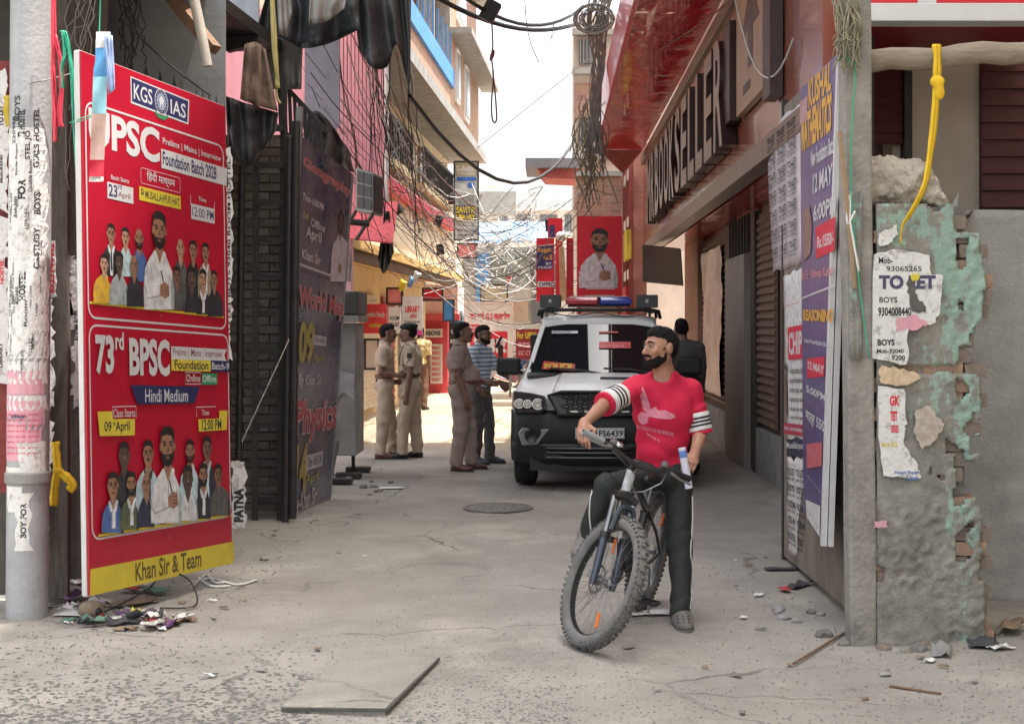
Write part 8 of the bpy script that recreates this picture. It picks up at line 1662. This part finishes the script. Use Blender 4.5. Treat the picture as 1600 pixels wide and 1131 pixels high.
def cloth(name, lab, top, bot, d0, d1, m, nu=14, nv=9, amp=.06, fr=6, cat='cloth', sagg=0, th=.006):
    """top, bot: photo outlines of the hanging cloth's two edges"""
    def along(pts, t):
        k = t * (len(pts) - 1); i = min(int(k), len(pts) - 2); f_ = k - i; return (pts[i][0] + (pts[i + 1][0] - pts[i][0]) * f_, pts[i][1] + (pts[i + 1][1] - pts[i][1]) * f_)
    top, bot = [[(p.x, p.y) for p in smooth_path([V((x, y, 0)) for x, y in e], 5)] for e in (top, bot)]
    A = []; ph = rng.uniform(0, 50); nu *= 2
    for j in range(nv + 1):
        v = j / nv
        for i in range(nu + 1):
            u = i / nu; a, b = along(top, u), along(bot, u); x, y = a[0] + (b[0] - a[0]) * v, a[1] + (b[1] - a[1]) * v; d = d0 + (d1 - d0) * u + amp * math.sin(u * fr * 3.1 + 2 * n3(u * 3, v * 2, ph)) + amp * 1.2 * n3(u * 5, v * 3, ph) - sagg * math.sin(v * math.pi); A.append(W(x, y, d))
    mb = MB(); mb.add(A, [(j * (nu + 1) + i, j * (nu + 1) + i + 1, (j + 1) * (nu + 1) + i + 1, (j + 1) * (nu + 1) + i) for j in range(nv) for i in range(nu)]); o = mb.obj(name, m, fix=False, smooth='all'); md = o.modifiers.new('t', 'SOLIDIFY'); md.thickness = th; tag(o, lab, cat); return o
TARP = mat('black_tarpaulin', (.020, .023, .025), .5, .4, 5, .5, 18, dirt=.35, dirtcol=(.09, .095, .10))
cloth('black_tarpaulin', 'torn black tarpaulin hanging over the alley by the pink house', [(548, -40), (580, -40), (610, -40), (642, -40)], [(560, 75), (580, 105), (604, 105), (620, 70), (636, 130), (640, 128)], 13.0, 13.4, TARP, 20, 12, .05)
cloth('black_tarpaulin', 'black tarpaulin swag drooping above the iron railing', [(425, -40), (480, -40), (560, -40)], [(400, 48), (440, 60), (475, 76), (520, 66), (562, 46)], 13.2, 13.0, TARP, 18, 10, .07)
cloth('grey_tarp_fold', 'pale grey tarp fold caught in the black swag', [(485, -20), (545, -20)], [(482, 38), (510, 34), (538, 14)], 12.8, 12.7, mat('grey_tarp', (.27, .25, .22), .6, .2, 5), 10, 6, .03); cloth('grey_tarp_tongue', 'small pale grey tarp tongue beside the yellow ropes', [(432, -20), (452, -20)], [(436, 50), (446, 55), (456, 20)], 12.8, 12.8, mat('grey_tarp', (.27, .25, .22)), 8, 6, .02)
cloth('gunny_cloth', 'brown patterned gunny cloth hanging at the dark recess', [(382, 70), (400, 66), (414, 78)], [(375, 155), (400, 165), (433, 174)], 11.6, 11.8, mat('brown_gunny', (.20, .135, .105), .9, .35, 12, .4, 50, dirt=.4, dirtcol=(.24, .22, .17)), 10, 10, .03)
cloth('black_net', 'ragged black net draped under the gunny cloth', [(352, 150), (380, 160), (434, 176)], [(356, 230), (385, 262), (430, 205)], 11.4, 11.9, TARP, 12, 10, .05); cloth('grey_sheet', 'dull grey sheet hanging behind the yellow ropes', [(404, 30), (474, 60)], [(412, 140), (470, 140)], 13.4, 13.4, mat('dull_grey_sheet', (.17, .165, .15), .7, .2, 4), 8, 6, .04)
m_ = MB(); m_.bar(W(352, 66, 12.4), W(404, 52, 12.4), .10, .18); tag(m_.obj('roof_beam', DARK), 'dark roof beam at the upper left over the recess', 'beam')
cloth('hanging_rags', 'mass of dark rags and cable ends above the blue board', [(470, 190), (500, 175), (545, 235)], [(478, 215), (510, 250), (552, 270)], 14.6, 15.2, mat('rag_brown', (.10, .085, .075), .9, .4, 14), 14, 8, .12)
cloth('dark_rag', 'dark ragged cloth hanging from the cables before the ochre canopy', [(602, 330), (608, 330)], [(590, 405), (600, 428), (615, 395)], 20, 20, mat('dark_rag', (.04, .045, .04), .9, .3, 12), 8, 12, .06); 
tc_ = MB(); A = []
for j in range(9):
    for i in range(13): x = -3.3 + 3.6 * i / 12; y = 13.6 + 5.4 * j / 8; A.append((x, y, 6.5 - .25 * i / 12 + .12 * n3(x * 1.5, y * 1.5, 3)))
tc_.add(A, [(j * 13 + i, j * 13 + i + 1, j * 13 + i + 14, j * 13 + i + 13) for j in range(8) for i in range(12)]); o = tc_.obj('added_tarp_roof', TARP, fix=False, smooth='all'); o.modifiers.new('t', 'SOLIDIFY').thickness = .01; tag(o, 'black tarpaulin roof added out of view to darken the windscreen reflection', 'tarpaulin')  # unseen sheet added overhead so the windscreen reflects something dark
# knotted cloths and ropes
YEL = mat('yellow_cloth', (.72, .46, .015), .75, .12, 12, .3, 60)
def ribbon(name, lab, pts, wd, m, cat='ribbon', d=None, tw=.0, n=6, th=.004):
    P_ = smooth_path([W(x, y, dd) for x, y, dd in pts], n); A, B = [], []
    for i, p in enumerate(P_):
        t = P_[min(i + 1, len(P_) - 1)] - P_[max(i - 1, 0)]; s = t.cross(V((0, 1, 0))).normalized(); a = tw * i; s = s * math.cos(a) + V((0, 1, 0)) * math.sin(a); w_ = (wd[min(len(wd) - 1, int(i * len(wd) / len(P_)))] if isinstance(wd, (list, tuple)) else wd) * (.85 + .3 * n3(i * .4, 1)); A.append(p + s * w_ / 2); B.append(p - s * w_ / 2)
    M_ = [(a + b) / 2 + V((0, -.012, 0)) for a, b in zip(A, B)]; mb = MB(); mb.strip(A, M_); mb.strip(M_, B); o = mb.obj(name, m, fix=False, smooth='all'); md = o.modifiers.new('t', 'SOLIDIFY'); md.thickness = th; tag(o, lab, cat); return o
yr = ribbon('yellow_ribbon', 'long yellow cloth ribbon tied to the wooden beam beside the gate post', [(1463, 70, 7.92), (1464, 110, 7.90), (1460, 180, 7.88), (1453, 240, 7.85), (1444, 290, 7.80), (1424, 330, 7.77), (1410, 352, 7.76), (1406, 382, 7.77)], [.05, .05, .055, .05, .055, .05, .04, .03], YEL, tw=.03)
S = SDF(); S.ell(W(1464, 128, 7.88), (.04, .02, .035)); S.ell(W(1468, 145, 7.88), (.03, .015, .04)); adopt(np_obj('knot', S.mesh(.007, wr=.004, freq=60), YEL), yr)
yk = thing('yellow_cloth', 'yellow cloth strip knotted on the dark plank by the steel pole', 'cloth', W(92, 740, 8.8))
for pts, w_ in (([(87, 690, 8.80), (88, 710, 8.78), (90, 735, 8.77), (86, 760, 8.78), (84, 790, 8.8)], .055), ([(90, 735, 8.77), (104, 745, 8.75), (114, 757, 8.75), (108, 766, 8.76)], .06)): o = ribbon('tail', None, pts, w_, YEL, None); adopt(o, yk)
S = SDF(); S.ell(W(90, 735, 8.76), (.03, .022, .025)); np_obj('knot', S.mesh(.007, wr=.003, freq=60), YEL, yk)
yb2 = ribbon('yellow_rag', 'yellow rag tucked between the red frame and the steel pole', [(18, 150, 8.7), (16, 170, 8.68), (20, 198, 8.7)], .09, mat('mustard_rag', (.45, .33, .03), .85, .15, 9))
pf_ = thing('paper_pennant', 'hanging paper pennant strip in blue, peach and red over the red board', 'pennant', W(163, 50, 8.0))
def pen(y0, y1, x0, x1, m, nm): 
    mb = MB(); A = []; 
    for j in range(5):
        y = y0 + (y1 - y0) * j / 4; xo = (158 - (y - 60) * .04)
        for i in range(4): A.append(W(xo - 10 + i * 7.5 + (2 if y < 100 else 0), y, 8.02 + .015 * math.sin(i * 1.3 + j * .6 + y * .02)))
    mb.add(A, [(j * 4 + i, j * 4 + i + 1, j * 4 + i + 5, j * 4 + i + 4) for j in range(4) for i in range(3)]); mb.obj(nm, m, pf_, fix=False, smooth='all')
pen(50, 75, 0, 0, PAPER, 'top_strip'); pen(75, 120, 0, 0, mat('sky_blue_paper', (.10, .33, .62), .6, .15, 8), 'blue_field'); pen(120, 178, 0, 0, mat('light_blue_paper', (.30, .60, .70), .6, .1, 8), 'light_field'); pen(178, 250, 0, 0, mat('peach_paper', (.55, .36, .31), .6, .18, 8), 'peach_field'); pen(250, 276, 0, 0, REDI, 'red_field'); pen(276, 284, 0, 0, PAPER, 'foot_strip')
cloth('pennant_flap', 'folded blue and white flap beside the paper pennant', [(162, 52), (176, 56)], [(170, 148), (180, 140)], 7.98, 7.98, mat('flap_blue', (.35, .45, .70), .6, .4, 5), 4, 8, .01, th=.002)
def rope(name, lab, strands, r_, m, group=None, cat='rope'):
    mb = MB()
    for pts in strands: mb.tube(smooth_path([W(*p) for p in pts], 5), r_, 5)
    o = mb.obj(name, m, smooth='all', fix=False); tag(o, lab, cat, group); return o
jit = lambda pts, a: [(x + rng.uniform(-a, a), y, d + rng.uniform(-.02, .02)) for x, y, d in pts]
rope('red_rope', 'bunch of bright red plastic strands hanging beside the steel pole', [jit([(84, -20, 8.4), (84, 60, 8.4), (84, 120, 8.4), (86, 175, 8.4), (86, 222, 8.4)], 3.5) for _ in range(14)] + [jit([(84, 55, 8.4), (95, 110, 8.4), (93, 180, 8.4), (96, 198, 8.4)], 4) for _ in range(8)], .0045, mat('red_strand', (.68, .05, .09), .5, .1))
rope('green_rope', 'bunch of green plastic strands hanging beside the red strands', [jit([(97, 50, 8.35), (102, 55, 8.35), (112, 110, 8.35), (117, 190, 8.35), (122, 270, 8.35), (126, 315, 8.35)], 3) for _ in range(10)] + [jit([(98, 52, 8.35), (101, 85, 8.35), (97, 105, 8.35), (98, 138, 8.35)], 2) for _ in range(6)], .004, mat('green_strand', (.03, .36, .22), .5, .1))
rope('green_string', 'thin green string tied from the strands to the pennant', [[(112, 190, 8.3), (130, 184, 8.2), (150, 178, 8.05)], [(108, 192, 8.3), (130, 188, 8.2), (148, 180, 8.05)], [(157, -10, 8.05), (156, 30, 8.05), (155, 58, 8.03)]], .003, mat('green_strand', (.03, .36, .22)))
rope('yellow_ropes', 'bunch of pale yellow ropes hanging over the dark recess', [jit([(424, -30, 12.0), (427, 40, 12.0), (431, 90, 12.0), (434, 138, 12.0)], 3.5) for _ in range(9)] + [[(432, 135, 12), (433, 152, 12), (438, 162, 12)]], .011, mat('straw_rope', (.50, .43, .17), .8, .15))
rope('green_string', 'long green string hanging down the grey gate post', [[(1318, 40, 7.78), (1324, 90, 7.76), (1338, 118, 7.76)], [(1322, 60, 7.78), (1336, 110, 7.76), (1332, 180, 7.76), (1330, 290, 7.76), (1340, 420, 7.76), (1358, 560, 7.76)]], .004, mat('green_strand', (.03, .36, .22)))
rope('straw_bunch', 'tangle of dry straw and strings on top of the gate post', [[(1320 + rng.uniform(-22, 22), rng.uniform(-30, 10), 7.78), (1325 + rng.uniform(-20, 22), rng.uniform(20, 60), 7.74 + rng.uniform(-.03, .03)), (1322 + rng.uniform(-22, 24), rng.uniform(50, 120), 7.74 + rng.uniform(-.03, .03))] for _ in range(70)], .0035, mat('dry_straw', (.24, .22, .15), .9, .4, 20))
rope('white_tape', 'torn white plastic tape hanging on the gate post', [[(1330, 300, 7.77), (1328, 340, 7.76), (1334, 380, 7.76), (1342, 424, 7.76)], [(1326, 305, 7.77), (1324, 350, 7.76), (1336, 330, 7.76)]], .007, PW2)
m_ = MB(); m_.bar(W(1312, 205, 7.75), W(1336, 450, 7.78), .022, .016); tag(m_.obj('bamboo_stick', mat('bamboo', (.33, .23, .14), .7, .2)), 'thin bamboo stick tied beside the violet board', 'stick')
cloth('green_rag', 'flaking green strip on the inner face of the gate post', [(1328, 300), (1345, 300)], [(1328, 560), (1348, 560)], 7.80, 7.80, GP, 4, 10, .004, th=.01)

# ================================================================== overhead cables
CBL = mat('black_cable', (.018, .018, .019), .6, 0); CBG = mat('grey_cable', (.22, .21, .20), .6, .1); CBW = mat('pale_cable', (.48, .46, .44), .6, .1); CBR = mat('red_brown_cable', (.16, .04, .04), .6, .1)
def cable(a, b, drop, r_=.010, m=CBL, lab='thin black overhead cable sagging along the street', grp='overhead cables', n=10, wob=0):
    mb = MB(); mb.tube(sag(W(*a), W(*b), drop, n, wob), r_, 5, caps=False); o = mb.obj('cable', m, fix=False, smooth='all'); tag(o, lab, 'cable', grp); return o
cable((680, -5, 16), (905, 36, 22), .22, .030, lab='thick black double cable crossing the white sky', grp='thick sky cables'); cable((720, -8, 16), (905, 16, 22), .28, .024, lab='thick black double cable crossing the white sky', grp='thick sky cables')
cable((640, 150, 16), (897, 222, 27), .85, .026, lab='thick dark cable drooping low across the white sky', grp='drooping cable'); cable((745, 232, 30), (920, 92, 27), .0, .008, CBG, lab='taut thin grey wire slanting up across the sky', grp='slanting wire')
m_ = MB(); a = W(766, 18, 17); m_.box(a, (.17, .16, .24), Matrix.Rotation(.5, 3, 'Y')); tag(m_.obj('junction_box', BLACK, bevel=.01), 'black junction box on the thick sky cable', 'junction box')
rope('hanging_loop', 'twisted dark wire loop hanging from the junction box against the sky', [[(768, 30, 17), (770, 70, 17), (768, 90, 17), (771, 120, 17), (768, 160, 17), (769, 185, 17), (773, 192, 17), (776, 184, 17), (774, 150, 17), (770, 110, 17)]], .010, CBR, cat='wire')
m_ = MB(); m_.ell(W(769, 87, 17), (.025, .02, .07), Matrix.Rotation(.3, 3, 'Y')); tag(m_.obj('tape_knot', CBR, smooth='all'), 'taped knot on the hanging wire loop', 'knot')
rope('frayed_wire', 'thin frayed wire end hanging in the sky', [[(820, 0, 18), (823, 40, 18), (830, 70, 18), (842, 98, 18)]], .006, CBG, cat='wire'); rope('frayed_wire', 'short thin wire pair hanging near the cable bundle', [[(865, 34, 20), (863, 50, 20), (859, 68, 20)], [(865, 34, 20), (866, 48, 20), (862, 60, 20)]], .005, CBG, cat='wire')
for i in range(46):      # fan of cables over the pink house and cream wall
    x0, y0 = rng.uniform(470, 640), rng.uniform(40, 260); x1, y1 = rng.uniform(640, 760), rng.uniform(300, 470)
    cable((x0, y0, rng.uniform(15, 19.5)), (x1, y1, rng.uniform(23, 33)), rng.uniform(.05, .7), rng.choice((.004, .005, .006, .008)), rng.choice((CBL, CBL, CBL, CBG, CBW, CBR)), wob=.02)
for i in range(40):      # cables across the end of the street
    x0, y0 = rng.uniform(600, 745), rng.uniform(280, 470); x1, y1 = rng.uniform(800, 960), rng.uniform(270, 470)
    cable((x0, y0, rng.uniform(24, 33)), (x1, y1, rng.uniform(24, 34)), rng.uniform(.1, 1.0), rng.choice((.006, .008, .010)), rng.choice((CBL, CBG, CBL, CBW, CBG)), lab='thin overhead cable slung across the street end', grp='cables across the street end', wob=.03)
for i in range(20):
    x0 = rng.uniform(480, 640); cable((x0, rng.uniform(0, 60), 18), (x0 + rng.uniform(-30, 60), rng.uniform(200, 420), rng.uniform(18, 20)), .1, .007, CBL, lab='thin dark cable dropping over the pink house front', grp='cables on the pink house', wob=.03)
# unsortable tangle at the street end and along the cream wall
tg = MB()
for i in range(110):
    cx_, cy_, d = rng.uniform(745, 850), rng.uniform(330, 455), rng.uniform(28, 42); pts = [(cx_, cy_, d)]
    for k in range(4): cx_ += rng.uniform(-24, 24); cy_ += rng.uniform(-18, 18); pts.append((cx_, min(cy_, 466), d + rng.uniform(-.5, .5)))
    tg.tube(smooth_path([W(*p) for p in pts], 4), rng.uniform(.005, .010), 4, caps=False)
stuff(tg.obj('cable_tangle', mat('dusty_grey_cable', (.30, .29, .28), .7, .4, 3), fix=False), 'pale tangled mass of cables at the street end')
tg = MB()
for i in range(90):
    t = rng.random(); px = 605 + 120 * t; py = 215 + 150 * t + rng.uniform(-55, 90); d = 20.5 + 12 * t; pts = [(px, py, d)]
    for k in range(4): px += rng.uniform(-14, 22); py += rng.uniform(-10, 26); pts.append((px, py, d + rng.uniform(-.3, .6)))
    tg.tube(smooth_path([W(*p) for p in pts], 4), rng.uniform(.003, .007), 4, caps=False)
stuff(tg.obj('cable_tangle', CBL, fix=False), 'dark tangled mass of cables along the cream wall')
for (x, y, d) in ((590 + 95, 345, 27), (706, 312, 30), (865 - 7, 352, 26), (636 + 52, 390, 28), (622, 325, 24)):
    m_ = MB(); m_.box(W(x, y, d), (.14, .12, .2), Matrix.Rotation(rng.uniform(-.6, .6), 3, 'Y')); tag(m_.obj('junction_box', BLACK, bevel=.01), 'small black junction box hanging among the street cables', 'junction box', 'junction boxes on cables')
for (x, y, d, c) in ((642, 440, 24, (.15, .3, .6)), (650, 432, 24, (.6, .62, .66)), (628, 445, 24, (.7, .5, .03)), (795, 437, 32, (.65, .03, .05)), (760, 440, 32, (.4, .5, .65))):
    S = SDF(); c0 = W(x, y, d); S.ell(c0, (.04, .03, .10)); S.ell(c0 + V((.05, 0, .03)), (.05, .03, .03)); S.ell(c0 + V((-.03, 0, -.05)), (.03, .03, .06)); o = np_obj('plastic_rag', S.mesh(.015), mat('rag_%d' % x, c, .6)); tag(o, 'small coloured plastic rag caught on the cables', 'rag', 'rags on the cables')
# thick bundle hanging at the right
bd = MB()
for i in range(26):
    x0 = rng.uniform(908, 962); pts = [(x0 + 8, -20, 21), (rng.uniform(918, 950), 40, 21), (rng.uniform(925, 945), 100, 21.2), (rng.uniform(922, 940), 170, 21.4), (rng.uniform(908, 945), 240, 21.6)]
    bd.tube(smooth_path([W(*p) for p in pts], 4), rng.uniform(.006, .015), 5, caps=False)
for i in range(16):
    a0 = rng.uniform(0, 6); rr = rng.uniform(14, 34); bd.tube([W(928 + rr * math.cos(a0 + k * .55), 30 + rr * .75 * math.sin(a0 + k * .55), 20.8 + .02 * k) for k in range(12)], rng.uniform(.007, .013), 5, caps=False)
stuff(bd.obj('cable_bundle', mat('dusty_cable', (.16, .145, .13), .8, .3, 8), fix=False, smooth='all'), 'thick dusty coil and bundle of cables hanging at the red canopy')
bd = MB()
for i in range(60):
    x0 = rng.uniform(905, 950); y0 = rng.uniform(150, 250); pts = [(x0, y0, 21.6), (x0 + rng.uniform(-25, 20), y0 + rng.uniform(20, 50), 22), (x0 + rng.uniform(-30, 30), y0 + rng.uniform(50, 110), 22.5)]
    bd.tube(smooth_path([W(*p) for p in pts], 4), rng.uniform(.005, .010), 4, caps=False)
stuff(bd.obj('cable_ends', mat('dusty_pale_cable', (.20, .18, .15), .8, .3, 8), fix=False), 'loose frayed cable ends below the thick bundle')
cable((1148, -5, 12), (1240, 60, 10.2), .45, .008, CBW, lab='thin pale cable looping across the fascia letters', grp='fascia cable'); cable((960, 110, 20), (1180, -30, 12.5), .1, .009, CBR, lab='thin dark cable slanting up the red soffit', grp='soffit cable')
cable((45, 130, 8.4), (160, 95, 8.6), .02, .004, CBG, lab='thin grey wire from the steel pole to the plank', grp='pole wire'); cable((190, 30, 9.6), (330, 150, 10), .03, .007, CBL, lab='thin black wire across the grey steel sheet', grp='sheet wire')
for i in range(14): cable((70 + rng.uniform(-15, 90), -20, 8.9), (70 + rng.uniform(-10, 60), rng.uniform(60, 330), 8.85), .0, .003, rng.choice((CBG, CBL)), lab='thin loose wire hanging by the weathered planks', grp='wires by the planks', wob=.03)
cable((452, 530, 12.6), (378, 690, 12.4), .0, .005, CBW, lab='thin pale wire across the dark recess', grp='recess wire')
for i in range(10): cable((186 + i * 4 + rng.uniform(-3, 3), -10, 9.9), (190 + i * 3.5 + rng.uniform(-6, 12), rng.uniform(70, 120), 9.9), .02, .005, CBL, lab='black wire hanging behind the top of the red board', grp='wires at the steel sheet', wob=.02)
# broken rims round the old patches in the lane
rimm = mat('crack_dirt', (.16, .147, .128), .95, .3, 20)
for px, py, r_, a0, a1 in ((772, 836, .36, 0, 340), (690, 893, .37, 20, 330), (700, 980, .44, 10, 175), (640, 905, .30, 150, 300), (775, 850, .5, 190, 350), (610, 1055, .5, 40, 100)):
    g_ = G(px, py); mb = MB(); A, B = [], []
    for k in range(60):
        t = R(a0 + (a1 - a0) * k / 59); q = r_ * (1 + .10 * n3(math.cos(t) * 2, math.sin(t) * 2, px) + .05 * n3(k * .5, px)); wd = .002 + .012 * abs(n3(k * .35, py)); c_, s_ = math.cos(t), math.sin(t) * .85
        for L_, rr in ((A, q), (B, q + wd)): x, y = g_.x + rr * c_, g_.y + rr * s_; L_.append((x, y, gz(x, y) + .010))
    mb.strip(A, B); struct(mb.obj('road_crack', rimm, fix=False))
